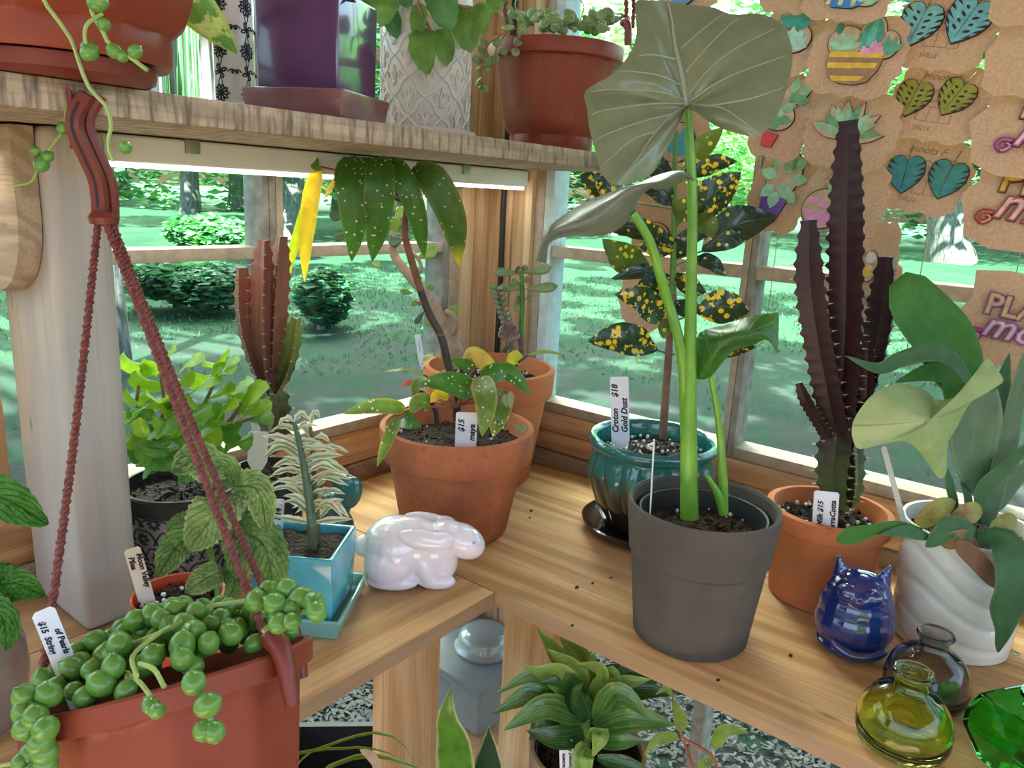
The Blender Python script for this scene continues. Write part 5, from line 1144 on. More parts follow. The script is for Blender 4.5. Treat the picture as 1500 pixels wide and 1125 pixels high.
for i in range(34):
    x = rb.uniform(178, 335); y = rb.uniform(600, 694); a = rb.uniform(0, 6.3); L = rb.uniform(24, 36); dd = rb.uniform(-.075, -.01)+(.03 if x > 290 else 0)
    e = (x+L*math.cos(a), y+L*.45*math.sin(a)+4, dd-.01)
    blade('leaf', PV.pts([(x, y, dd), ((x+e[0])/2, (y+e[1])/2-5, dd-.006), e]), sz(rb.uniform(15, 21), VP), (LM_PL, LM_PL2, LM_PL2)[i % 3] if y < 660 else LM_PL2, ple, up=V((0, 0, 1))-FH*rb.uniform(.4, .9), prof=SERR, cup=.08, nu=6, nv=16, wave=.07)
M_PLS = plain('lime_plant_stem', (.28, .16, .06), .5, var=.3)
for L in ([(240, 690, 0), (235, 640, 0), (240, 590, 0), (235, 548, 0)], [(250, 690, 0), (285, 640, -.01), (330, 625, -.01), (372, 612, -.01)], [(245, 690, 0), (270, 640, 0), (300, 590, 0), (320, 548, 0)], [(230, 690, 0), (210, 650, 0), (200, 600, 0), (205, 552, 0)], [(330, 625, -.01), (345, 605, -.01), (352, 590, -.01)]): stem('stem', PV.pts(L), [.003, .0025, .0018], M_PLS, ple)
# ================================================================ pilea in the small orange pot
OP = G(268, 975); OP.z = 0; PO = Plane(OP); OPR = sz(62, OP)
pil = thing('potted_pilea', OP, 'crinkled fuzzy pilea in a small orange plastic pot', 'potted plant')
ORNG = plain('orange_plastic', (.55, .075, .025), .35, .5, var=.1)
oh = .082
MB().lathe([(0, 0), (OPR*.72, 0), (OPR*.74, .002), (OPR*.96, oh-.008), (OPR, oh-.007), (OPR*1.02, oh), (OPR*.96, oh), (OPR*.93, oh-.01), (OPR*.85, oh*.4), (0, oh*.4)], OP, 48).build('pot', ORNG, pil, ang=35); soil(pil, OP, OPR*.93, oh-.010, SOIL2, 19, 14, .006)
LM_PI = leafmat('pilea_leaf', (.25, .37, .13), edge=(.40, .48, .22), edgew=.93, vein=(.08, .15, .05), vstr=.5, nlat=9, slope=.8, rug=210, rough=.6, trans=.25, var=.3, spec=.25); LM_PI2 = leafmat('pilea_leaf_deep', (.14, .25, .08), vein=(.04, .09, .03), vstr=.5, nlat=9, slope=.8, rug=210, rough=.6, trans=.25, var=.35, spec=.25)
jn = (340, 745, -.0)
def pleaf(PP, par, pts, w, m, up=None): P3 = PP.pts(pts); return blade('leaf', P3, sz(w, P3[1]), m, par, up=up or cam_up, prof=ROUND, cup=.18, nu=18, nv=32, wave=.06, serr=.05, quilt=.0030)
for pts, w, m in [([(328, 705, .01), (292, 672, -.02), (252, 694, -.04)], 29, LM_PI), ([(346, 712, -.01), (330, 684, -.03), (303, 692, -.045)], 22, LM_PI), ([(345, 712, -.02), (378, 718, -.05), (392, 780, -.06)], 25, LM_PI), ([(342, 724, -.02), (318, 748, -.06), (276, 806, -.07)], 37, LM_PI),
                  ([(352, 775, -.02), (388, 800, -.045), (402, 868, -.05)], 34, LM_PI2), ([(310, 780, -.01), (265, 795, -.03), (232, 845, -.04)], 24, LM_PI2), ([(322, 838, -.01), (300, 848, -.035), (272, 868, -.04)], 20, LM_PI), ([(350, 735, -.0), (352, 790, -.03), (350, 850, -.03)], 26, LM_PI2), ([(300, 770, .02), (270, 770, .02), (245, 790, .02)], 20, LM_PI2), ([(335, 820, 0), (345, 850, -.02), (335, 880, -.02)], 15, LM_PI2)]:
    pleaf(PO, pil, pts, w, m)
stem('stem', PO.pts([(320, 905, .0), (335, 860, 0), (340, 790, 0), (342, 720, 0)]), [.0035, .003, .0025], M_GRN, pil); stem('stem', PO.pts([(318, 905, 0), (318, 850, 0), (305, 780, 0), (322, 708, 0)]), [.003, .003, .002], M_GRN, pil)
plabel(pil, PO(219, 893, -.01), PO(193, 803, -.01), sz(21, OP), [('Pilea', .12), ('Moon Valley', .10)], LABELC, size=.8, flip=True)
# ================================================================ pilea at the far left in a grey glazed pot
LP = G(-48, 1062); LP.z = 0; PLf = Plane(LP); lr = sz(86, LP)
lpi = thing('potted_pilea', LP, 'crinkled green pilea in a grey brown glazed pot left of the post', 'potted plant')
GLZ = plain('grey_brown_glaze', (.20, .16, .14), .2, .5, var=.3, vscale=18, coat=.4)
MB().lathe([(0, 0), (lr*.75, 0), (lr*.92, .015), (lr, .05), (lr*.97, .075), (lr*.88, .088), (lr*.90, .094), (lr*.86, .096), (lr*.8, .09), (lr*.8, .06), (0, .06)], LP, 56).build('pot', GLZ, lpi, ang=50); soil(lpi, LP, lr*.8, .082, SOIL, 23)
LM_PI3 = leafmat('pilea_leaf_bright', (.07, .24, .035), vein=(.03, .11, .02), vstr=.5, nlat=9, slope=.8, rug=170, rough=.55, trans=.3, var=.3, spec=.3)
for pts, w, m in [([(-60, 770, 0), (-5, 728, -.03), (72, 768, -.04)], 38, LM_PI3), ([(-10, 860, -.01), (25, 855, -.03), (66, 872, -.03)], 29, LM_PI3), ([(-25, 880, -.02), (5, 905, -.05), (12, 950, -.05)], 30, LM_PI3), ([(-20, 850, 0), (-2, 835, -.02), (20, 828, -.02)], 18, LM_PI3), ([(-40, 800, 0), (-90, 760, 0), (-130, 790, 0)], 38, LM_PI3), ([(-40, 870, 0), (-80, 880, -.03), (-110, 930, -.03)], 32, LM_PI3)]: pleaf(PLf, lpi, pts, w, m)
stem('stem', PLf.pts([(-50, 990, 0), (-48, 920, 0), (-45, 850, 0), (-58, 775, 0)]), [.004, .0035, .003], M_GRN, lpi); stem('stem', PLf.pts([(-48, 900, 0), (-30, 875, 0), (-12, 860, 0)]), .002, M_GRN, lpi)
# ================================================================ hanging planters
PLAST = plain('terracotta_plastic', (.225, .045, .022), .42, .28, var=.12, vscale=16); PLASTD = plain('brown_red_plastic', (.17, .032, .022), .36, .35, var=.1)
LM_PE = leafmat('pearl', (.12, .30, .05), rough=.28, trans=.1, var=.3, spec=.6); M_PEAST = plain('pearl_stem', (.30, .42, .12), .5, var=.2)
def octm(n=8, k=.75):
    def g(q, z, i):
        s = 2*math.pi/n; a = (q % s)-s/2; return (1-k)+k*(math.cos(s/2)/math.cos(a))*1.02
    return g
def hangpot(parent, M, R_, h, mat, nseg=96, n=8):
    """moulded basket: round rim band, faceted body, narrower footed base"""
    o8 = octm(n)
    prof = [(0, .004), (R_*.55, .004), (R_*.62, 0), (R_*.64, .004), (R_*.645, h*.13), (R_*.66, h*.15), (R_*.74, h*.21), (R_*.78, h*.3), (R_*.905, h*.80), (R_*.915, h*.84), (R_*.925, h*.86), (R_*1.0, h*.862), (R_*1.01, h*.87), (R_*1.03, h*.985), (R_*1.02, h), (R_*.97, h), (R_*.955, h*.97), (R_*.89, h*.82), (R_*.78, h*.4), (0, h*.4)]
    rm = lambda q, z, i: o8(q, z, i) if 4 < i < 10 else 1
    mb = MB(); mb.lathe(prof, (0, 0, 0), nseg, rm); mb.v = [M @ p for p in mb.v]
    return mb.build('pot', mat, parent, ang=32)
PEARL_ME = None
def pearls(parent, pts, r=(.0042, .0075), seed=0, name='pearl', mat=None):
    global PEARL_ME
    if PEARL_ME is None:
        PEARL_ME = bpy.data.meshes.new('pearl'); mb = MB().ball((0, 0, 0), 1.0, 12, 9, tip=.28)
        PEARL_ME.from_pydata([tuple(v) for v in mb.v], [], mb.f); bm = bmesh.new(); bm.from_mesh(PEARL_ME); bmesh.ops.remove_doubles(bm, verts=bm.verts, dist=1e-5); bmesh.ops.recalc_face_normals(bm, faces=bm.faces); bm.to_mesh(PEARL_ME); bm.free()
        PEARL_ME.polygons.foreach_set('use_smooth', [True]*len(PEARL_ME.polygons)); PEARL_ME.materials.append(LM_PE)
    rr = random.Random(seed)
    for p in pts:
        o = bpy.data.objects.new(name, PEARL_ME); COL.objects.link(o); o.parent = parent; s = rr.uniform(*r)
        o.location = V(p)-parent.location; o.scale = (s, s, s*rr.uniform(1, 1.15))
        o.rotation_euler = (rr.uniform(-1.2, 1.2), rr.uniform(-1.2, 1.2), rr.uniform(0, 6.3))
def rope(name, pts, r, mat, parent, turns):
    """two-strand twisted cord"""
    c = cr(pts, 140); a = (c[1]-c[0]).orthogonal().normalized(); mb = MB()
    S_ = [[], []]
    for i, p in enumerate(c):
        t = (c[min(i+1, 139)]-c[max(i-1, 0)]).normalized(); a = (a-t*a.dot(t)).normalized(); b = t.cross(a); q = 2*math.pi*turns*i/139
        for k in (0, 1): S_[k].append(p+(a*math.cos(q+math.pi*k)+b*math.sin(q+math.pi*k))*r*.5)
    for k in (0, 1): mb.tube(S_[k], r*.62, 6)
    return mb.build(name, mat, parent, ang=60)
# ---- string-of-pearls basket hooked on the upper shelf, leaning out against the lower shelf edge
HK = onax(1, .066, 152, 318); hook_top = onax(1, .074, 128, 140)
rc_ = onax(1, -.132, 258, 985); ax_ = (V((HK.x, HK.y, HK.z))-rc_).normalized()+(CAM-rc_).normalized()*.16; ax_.normalize()
zq = ax_; xq = (RW @ V((1, 0, 0))); xq = (xq-zq*xq.dot(zq)).normalized(); yq = zq.cross(xq)
HR = .5*sz(392, rc_)/1.03; HH = HR*1.25
def hp(x, y, z): return rc_+xq*x+yq*y+zq*z
MH = Matrix((xq, yq, zq)).transposed().to_4x4(); MH.translation = rc_-zq*HH
hb = thing('hanging_planter', rc_-zq*HH, 'hanging terracotta plastic basket of string of pearls leaning on the lower shelf', 'hanging planter')
hangpot(hb, MH, HR, HH, PLAST, n=10)
v = []; N = 24; rs = random.Random(4)
for i in range(8):
    for k in range(N): v.append(hp(HR*.95*i/7*math.cos(2*math.pi*k/N), HR*.95*i/7*math.sin(2*math.pi*k/N), -.012+rs.uniform(-.003, .003)))
mesh('soil', v, [(i*N+k, i*N+(k+1) % N, (i+1)*N+(k+1) % N, (i+1)*N+k) for i in range(7) for k in range(N)], SOIL2, hb)
pts = []
for i in range(330):
    a = rs.uniform(0, 6.283); q = HR*.90*math.sqrt(rs.random())
    hgt = rs.uniform(-.006, .010)+.030*max(0, 1-(q/HR)**2)
    x, y = q*math.cos(a), q*math.sin(a)
    if x > HR*.45 and y < -HR*.1 and rs.random() < .6: continue
    P_ = hp(x, y, hgt)
    if any((P_-o_).length < .0088 for o_ in pts): continue
    pts.append(P_)
pearls(hb, pts, (.0050, .0072), 5)
PH = Plane(rc_)
def strand(par, P_, L, prl, r=.0013, rr=(.0055, .0085), seed=0, mat=None):
    stem('trailing_stem', P_.pts(L), r, mat or M_PEAST, par, 6, 20); pearls(par, P_.pts(prl), rr, seed)
sd = -HR*.62
strand(hb, PH, [(95, 1000, -.04), (70, 1010, -.06), (55, 1035, -.075), (62, 1080, -.08), (70, 1130, -.085)], [(38, 1021, -.07), (72, 1018, -.07), (35, 1043, -.075), (52, 1050, -.08), (38, 1066, -.08), (67, 1067, -.085), (60, 1088, -.085), (66, 1102, -.085), (48, 1104, -.08), (67, 1120, -.085), (58, 1128, -.085)], rr=(.0056, .0068), seed=6)
strand(hb, PH, [(52, 1105, -.08), (35, 1112, -.085), (20, 1118, -.085), (0, 1122, -.085)], [(30, 1116, -.085)], r=.001, rr=(.004, .005), seed=7)
strand(hb, PH, [(185, 985, sd), (205, 1000, sd-.02), (222, 1022, -.11)], [(221, 1034, -.115), (230, 1041, -.117)], rr=(.0036, .0046), seed=8)
strand(hb, PH, [(283, 1000, -.10), (293, 1012, -.11), (303, 1040, -.115), (313, 1070, -.115), (316, 1088, -.115)], [(284, 1000, -.11), (304, 1033, -.118), (298, 1071, -.118), (314, 1072, -.118)], rr=(.0046, .0066), seed=9)
strand(hb, PH, [(385, 925, -.04), (410, 905, -.03), (440, 897, -.03), (462, 893, -.04)], [(464, 896, -.04), (460, 883, -.03), (428, 910, -.04), (428, 892, -.03), (421, 862, -.02), (442, 876, -.025), (404, 885, -.03), (408, 913, -.04), (392, 862, -.01), (375, 880, -.02)], rr=(.0046, .0066), seed=10)
strand(hb, PH, [(150, 965, -.03), (190, 945, -.03), (250, 920, -.03), (300, 890, .0), (360, 880, .0)], [], r=.0015)
strand(hb, PH, [(200, 990, -.09), (195, 960, -.06), (230, 930, -.04), (250, 918, -.03)], [], r=.0013); strand(hb, PH, [(240, 1005, -.11), (225, 980, -.09), (205, 972, -.08)], [], r=.0013)
rc2 = [(-.86, -.32), (.88, -.30), (.42, .84)]
CORDM = plain('braided_red_cord', (.17, .038, .032), .55, var=.2, vscale=90)
ft = [(62, 995, None), (402, 930, None), (345, 878, None)]
ends = [hp(HR*math.cos(a)*.985, HR*math.sin(a)*.985, .004) for a in (math.radians(187), math.radians(-27), math.radians(52))]
hook0 = HK
for i, e in enumerate(ends):
    rope('cord', [hook0+xq*(.004*(i-1)), hook0.lerp(e, .5), e], (.0030), CORDM, hb, 44)
    d_ = (e-rc_); d_ = (d_-zq*d_.dot(zq)).normalized()
    MB().tube(cr([e+zq*.004, e+d_*.006+zq*.002, e+d_*.0095-zq*.010, e+d_*.0095-zq*.034], 10), [.006, .007, .0065, .006, .0055, .0055, .005, .005, .0045, .004], 10).build('rim_clip', PLASTD, hb)
PK2 = Plane(HK)
hk = [PK2(*p) for p in ((128, 138, .0), (112, 165, -.004), (110, 190, -.006), (125, 225, -.004), (141, 262, -.001), (146, 290, 0), (147, 318, 0))]
hkp = cr(hk, 26); mb = MB(); v = []
for i, p in enumerate(hkp):
    t_ = (hkp[min(i+1, 25)]-hkp[max(i-1, 0)]).normalized(); n_ = -FH; s_ = t_.cross(n_).normalized(); wd_ = .0050
    for a, b in ((-1, -1), (1, -1), (1, 1), (-1, 1)): v.append(p+s_*(a*wd_)+n_*(b*.0035))
mb.add(v, [(i*4+k, i*4+(k+1) % 4, i*4+4+(k+1) % 4, i*4+4+k) for i in range(25) for k in range(4)]+[(3, 2, 1, 0), (100, 101, 102, 103)])
ho = mb.build('hook', PLASTD, hb, bevel=0, ang=50)
MB().tube([p-FH*.0038 for p in hkp[2:24]], .0009, 5).build('hook_groove', INK, ho)
hk2 = cr([p+FH*.010+rx*.005 for p in hk], 20); MB().tube(hk2, .0042, 8).build('hook', PLASTD, hb)
MB().lathe([(0, 0), (.010, .001), (.011, .006), (.008, .010), (0, .010)], HK+V((.0, 0, -.006)), 20).build('hook_ring', PLASTD, hb)
plabel(hb, PH(118, 1030, -.036), PH(62, 893, -.030), sz(30, PH(90, 960, -.03)), [('$15  String', .10), ('of Pearls', .22)], flip=True, size=.62)
# ---- basket at the top left, standing on the upper shelf
q1 = onax(1, .112, 85, 122); B1 = V((q1.x, q1.y, TZ1+.0005))
h1 = thing('hanging_planter', B1, 'terracotta plastic basket with trailing pearls standing on the upper shelf', 'hanging planter')
MB().lathe([(0, 0), (.060, 0), (.068, .004), (.070, .014), (.066, .0155), (.058, .008), (0, .008)], B1, 48).build('drip_tray', PLASTD, h1)
R1 = .126; hangpot(h1, Matrix.Translation(B1+V((0, 0, .0145))), R1, .15, PLAST, n=8)
soil(h1, B1, R1*.9, TZ1+.14, SOIL2, 31)
P1 = Plane(B1); nf = -.10
strand(h1, P1, [(55, -60, nf), (62, -5, nf-.02), (85, 30, nf-.02), (105, 60, nf-.02), (122, 110, nf-.02), (135, 135, nf-.02), (152, 150, nf-.02), (163, 180, nf-.02), (158, 212, nf-.02), (166, 236, nf-.02)], [(184, 216, nf-.02)], r=.0013, rr=(.0040, .0042), seed=41)
strand(h1, P1, [(130, -40, nf), (134, 15, nf-.02), (150, 45, nf-.02), (160, 64, nf-.02), (185, 80, nf-.02), (216, 103, nf-.02)], [(129, 70, nf-.02), (167, 75, nf-.02), (180, 82, nf-.02), (198, 76, nf-.02), (140, 6, nf-.02), (152, 36, nf-.02), (146, 2, nf-.02)], r=.0014, rr=(.0034, .0050), seed=42)
strand(h1, P1, [(150, 20, nf-.02), (128, 35, nf-.025), (124, 55, nf-.025), (130, 72, nf-.025)], [(131, 77, nf-.025)], r=.0012, rr=(.0050, .0052), seed=43)
P1b = Plane(V((B1.x, .066, 0)))
strand(h1, P1b, [(104, 128, 0), (97, 160, 0), (93, 190, 0), (75, 215, 0), (58, 240, 0), (46, 266, 0), (20, 272, 0)], [(93, 188, 0), (52, 221, 0), (61, 240, 0), (70, 229, 0)], r=.0011, rr=(.0036, .0056), seed=44)
MB().tube([P1b(101, 128), P1b(104, 175), P1b(107, 218)], .0022, 8).build('drip_tube', PLASTD, h1)
r1 = random.Random(3); pearls(h1, [B1+V((q*math.cos(a), q*math.sin(a), .148+.02*(1-(q/R1)**2))) for q, a in ((R1*.85*math.sqrt(r1.random()), r1.uniform(0, 6.3)) for i in range(80))], (.0052, .0075), 46)
for i in range(3): rope('cord', [B1+V((R1*.97*math.cos(2.1*i+.6), R1*.97*math.sin(2.1*i+.6), .162)), B1+V((0, 0, .60))], .0034, CORDM, h1, 40)
MB().tube(cr([B1+V((0, 0, .59)), B1+V((0, 0, .63)), B1+V((.02, 0, .66)), B1+V((.036, 0, .63))], 14), .0045, 10).build('hook', PLASTD, h1)
# ---- turtle basket at the right end of the upper shelf
q3 = onax(1, .185, 822, 210); B3 = V((min(q3.x, .318), q3.y, TZ1+.0005))
h3 = thing('hanging_planter', B3, 'terracotta plastic basket of turtle vine behind the elephant ear leaf', 'hanging planter')
R3_ = sz(97, B3+V((0, 0, .15))); H3 = .150
hangpot(h3, Matrix.Translation(B3) @ Matrix.Rotation(.25, 4, 'Z'), R3_, H3, PLAST, n=8); soil(h3, B3, R3_*.94, TZ1+H3-.012, SOIL2, 33)
P3_ = Plane(B3); TURT = leafmat('turtle_leaf', (.22, .34, .12), edge=(.30, .40, .18), edgew=.85, vein=(.40, .48, .28), vstr=.6, nlat=4, rough=.4, trans=.2, var=.3)
rt = random.Random(9)
def turtle(px, py, dd, r):
    c = P3_(px, py, dd); u = (-FH+V((0, 0, .6))+V((rt.uniform(-.6, .6), rt.uniform(-.6, .6), rt.uniform(-.5, .5)))).normalized(); s = u.orthogonal(); s.rotate(Quaternion(u, rt.uniform(0, 6.3)))
    k = sz(r, c); o = blade('leaf', [c-s*k, c+u*k*.25, c+s*k], k*.9, TURT, h3, up=u, prof=ROUND, cup=-.15, nu=4, nv=6); q = o.modifiers.new('s', 'SOLIDIFY'); q.thickness = .0016
for i in range(75):
    a = rt.uniform(0, 6.3); q = 92*math.sqrt(rt.random()); turtle(830+q*math.cos(a), 36+rt.uniform(-18, 8), q*math.sin(a)*.00095, rt.uniform(4.5, 10))
for p in ((760, 60), (756, 76), (765, 45), (703, 65), (708, 76), (700, 88), (714, 100), (706, 103), (712, 128), (705, 130), (703, 120), (738, 74), (725, 85), (728, 60), (745, 40), (715, 88), (710, 62)): turtle(*p, -.085, rt.uniform(5.5, 8.5))
for L in ([(760, 40, -.08), (735, 50, -.09), (712, 70, -.09), (706, 105, -.09), (708, 130, -.09)], [(770, 42, -.08), (758, 58, -.1), (756, 78, -.1)], [(745, 45, -.08), (728, 68, -.09), (727, 90, -.09)]): stem('trailing_stem', P3_.pts(L), .0011, M_RED, h3, 6)
HT = P3_(846, -420, -.01)
for x0, dd in ((742, -.05), (916, -.06), (927, .0)): rope('cord', [P3_(x0, 40, dd), P3_(x0+(846-x0)*.06, -40, dd*.9), HT], .0036, CORDM, h3, 46)
MB().tube(cr([HT-V((0, 0, .012)), HT+V((0, 0, .02)), HT+V((.018, .0, .045)), HT+V((.036, .0, .022)), HT+V((.034, 0, .002))], 18), .0045, 10).build('hook', PLASTD, h3)
MB().tube(cr([P3_(912, 36, -.075), P3_(916, 31, -.08), P3_(920, 40, -.085), P3_(920, 66, -.085)], 10), .0055, 8).build('rim_clip', PLASTD, h3)
for i, L in enumerate(([(742, 30, -.05), (720, 10, -.06), (700, -5, -.06)], [(800, 30, -.06), (795, 5, -.07), (800, -10, -.07)], [(770, 35, -.08), (755, 10, -.09), (760, -8, -.09)], [(850, 30, -.08), (855, 10, -.09), (848, -5, -.09)])): stem('wiry_stem', P3_.pts(L), .001, M_PEAST, h3, 6)
# ---- trailing ivy leaves from the embossed pot
PE = Plane(EC); LM_IV = leafmat('ivy_leaf', (.13, .27, .05), vein=(.25, .40, .12), vstr=.4, nlat=7, slope=.8, rough=.45, trans=.4, var=.3); LM_IVD = leafmat('ivy_leaf_dark', (.07, .19, .06), vein=(.16, .32, .12), vstr=.4, nlat=7, slope=.8, rough=.4, trans=.35, var=.3)
for pts, w, m in [([(578, -12, -.05), (565, 10, -.07), (558, 40, -.07)], 20, LM_IV), ([(566, 10, -.05), (574, 30, -.06), (582, 57, -.06)], 14, LM_IVD), ([(616, 5, -.07), (613, 30, -.085), (612, 62, -.085)], 13, LM_IV), ([(640, -20, -.08), (648, 8, -.10), (660, 47, -.10)], 24, LM_IVD), ([(626, 42, -.08), (618, 68, -.10), (628, 110, -.10)], 20, LM_IV), ([(636, 46, -.07), (650, 65, -.085), (654, 98, -.085)], 17, LM_IV), ([(684, 8, -.05), (682, 40, -.065), (690, 78, -.065)], 22, LM_IV), ([(700, 5, -.05), (705, 25, -.06), (708, 52, -.06)], 13, LM_IV), ([(600, -12, -.06), (596, 0, -.07), (604, 8, -.07)], 14, LM_IVD), ([(545, -10, -.05), (540, 5, -.06), (535, 20, -.06)], 11, LM_IVD), ([(735, -8, -.04), (722, 8, -.06), (716, 22, -.06)], 14, LM_IV)]:
    P3 = PE.pts(pts); blade('leaf', P3, sz(w, P3[0]), m, emb, up=cam_up, prof=SERR, cup=.2, nu=6, nv=14, wave=.12)
stem('vine', PE.pts([(620, -20, 0), (660, 3, -.06), (690, 12, -.05), (720, 14, -.04), (740, 2, -.04)]), .0018, M_RED, emb); stem('vine', PE.pts([(620, -25, 0), (612, -5, -.06), (618, 20, -.08), (632, 46, -.085)]), .0018, M_RED, emb)
plabel(emb, PE(532, 22, -.04), PE(534, -40, -.04), sz(15, EC), [(None, .2)])
# ---- pothos leaf reaching down beside the ornament vase
PPc = Plane(VC); LM_PO = leafmat('pothos_leaf', (.12, .27, .05), edge=(.42, .48, .12), edgew=.8, blotch=(45, .5, .56, (.55, .58, .25)), vein=(.2, .35, .1), vstr=.3, rough=.3, trans=.35)
pth = thing('potted_pothos', VC+V((0, 0, .1655)), 'variegated pothos hanging out of the ornament vase', 'plant')
blade('leaf', PPc.pts([(258, -25, -.10), (296, 22, -.11), (322, 50, -.11), (348, 79, -.10)]), sz(24, VC), LM_PO, pth, up=cam_up, prof=OVATE, cup=.3, nv=16)
stem('stem', [VC+V((0, 0, .05)), VC+V((0, 0, .20)), PPc(290, -60, -.05), PPc(258, -25, -.10)], .0018, M_GRN, pth)

# ---- dark foliage in the purple planter
PPu = Plane(PC); LM_DKF = leafmat('dark_foliage', (.015, .05, .025), vein=(.04, .09, .05), vstr=.4, rough=.35, trans=.2)
for pts, w in (([(470, 0, 0), (445, -8, -.02), (425, 0, -.03)], 12), ([(480, 0, 0), (500, -6, -.03), (522, 4, -.04)], 13), ([(475, 0, .02), (510, -20, .03), (545, -12, .04)], 15), ([(470, -5, 0), (440, -40, -.01), (410, -50, -.02)], 15), ([(475, -5, 0), (480, -50, 0), (470, -90, 0)], 15), ([(480, -5, 0), (515, -50, 0), (545, -70, 0)], 15), ([(478, 0, -.01), (482, -10, -.04), (488, 6, -.05)], 10)):
    P3 = PPu.pts(pts); blade('leaf', P3, sz(w, PC), LM_DKF, pot0, up=cam_up, prof=OVATE, cup=.25)
stem('stem', [V((PC.x, PC.y, TZ1+.10)), PPu(474, 0), PPu(476, -60)], .003, M_GRN, pot0)
# ================================================================ craft paper cards with painted wooden motifs, hung before the right window
KRAFT = NT('kraft_card'); oc = KRAFT.coord(); n1 = KRAFT.noise(oc, 300, 3, .7); n2 = KRAFT.noise(oc, 12, 3)
b = KRAFT.bsdf(KRAFT.mix(KRAFT.ramp(n1, [(.4, 0.), (.65, 1.)]), KRAFT.mix(n2, (.42, .27, .165), (.50, .335, .21)), (.54, .38, .25)), .8, Specular_IOR_Level=.2); KRAFT.bump(b, n1, .2, .0005); KRAFT = KRAFT.done(b)
_pm = {}
def paint(c):
    if c not in _pm: _pm[c] = plain('paint_%d_%d_%d' % tuple(int(x*255) for x in c), c, .4, .5, var=.22, vscale=120, coat=.15)
    return _pm[c]
WOODE = plain('laser_cut_edge', (.022, .013, .009), .6); PRINT = plain('card_print', (.24, .15, .09), .8); BIRCH = plain('birch_ply', (.46, .33, .22), .6, var=.2, vscale=80)
def bracket_outline(w, h):
    """scalloped bracket-frame card outline"""
    q = [(0, .5), (.045, .465), (.12, .45), (.20, .48), (.28, .475), (.345, .43), (.375, .405), (.425, .37), (.435, .30), (.42, .24), (.445, .20), (.485, .16), (.49, .10), (.465, .05)]
    top = q+[(.50, 0)]+[(x, -y) for x, y in q[::-1]]
    pts = [(x*w, y*h) for x, y in top]; return pts+[(-x, y) for x, y in pts[::-1][1:-1]]
CX0 = .425
def card(px, py, w, h, layer, label, tilt=0.0, lean=.17, shape=None, group=None, yaw=0):
    """layer 0 is nearest the viewer; sizes in picture pixels at the card"""
    xk = CX0-.0065*layer-(.014 if 1200 < px < 1300 else .007 if px > 1430 else 0)
    c = onax(0, xk, px, py); k = depth(c)/F
    t = thing('earring_card', c, label, 'card', group)
    X_ = Matrix.Rotation(yaw, 3, 'Z') @ V((0, -1, 0)); Y_ = V((-math.sin(lean), 0, math.cos(lean)))
    # lower edge stands away from the window so that each card laps over the next
    Y_ = V((math.sin(lean), 0, math.cos(lean)))
    tilt += .10 if tilt > 0 else 0
    X_ = (Matrix.Rotation(tilt, 3, 'X') @ X_); Y_ = Matrix.Rotation(tilt, 3, 'X') @ Y_
    M = frame(c, X_, Y_); W_, H_ = w*k, h*k
    out = shape or bracket_outline(W_, H_)
    if shape: out = [(x*k, y*k) for x, y in shape]
    mb = MB(); n = len(out); v = [M @ V((0, 0, .0003)), M @ V((0, 0, -.0003))]+[M @ V((x, y, .0003)) for x, y in out]+[M @ V((x, y, -.0003)) for x, y in out]
    f = [(0, 2+i, 2+(i+1) % n) for i in range(n)]+[(1, 2+n+(i+1) % n, 2+n+i) for i in range(n)]+[(2+i, 2+n+i, 2+n+(i+1) % n, 2+(i+1) % n) for i in range(n)]
    cb = mb.add(v, f).build('card', KRAFT, t, smooth=False)
    return t, M, k, cb
def flat(name, poly, z0, z1, mat, M, k, parent): 
    return MB().prism([(x*k, y*k) for x, y in poly], z0, z1, M).build(name, mat, parent, smooth=False)
def ell(cx, cy, a, b, n=18, rot=0, a0=0, a1=2*math.pi):
    o = []
    for i in range(n):
        q = a0+(a1-a0)*i/(n if a1-a0 > 6.2 else n-1); x, y = a*math.cos(q), b*math.sin(q); o.append((cx+x*math.cos(rot)-y*math.sin(rot), cy+x*math.sin(rot)+y*math.cos(rot)))
    return o
def leafp(cx, cy, ang, L, w):
    """pointed leaf polygon from (cx,cy) along ang"""
    o = []
    for s, q in [(0, 0), (.2, .7), (.45, 1), (.7, .75), (1, 0), (.7, -.75), (.45, -1), (.2, -.7)]:
        x, y = s*L, q*w; o.append((cx+x*math.cos(ang)-y*math.sin(ang), cy+x*math.sin(ang)+y*math.cos(ang)))
    return o
HOOKM = plain('brass_hook', (.35, .26, .12), .3, metal=1.0)
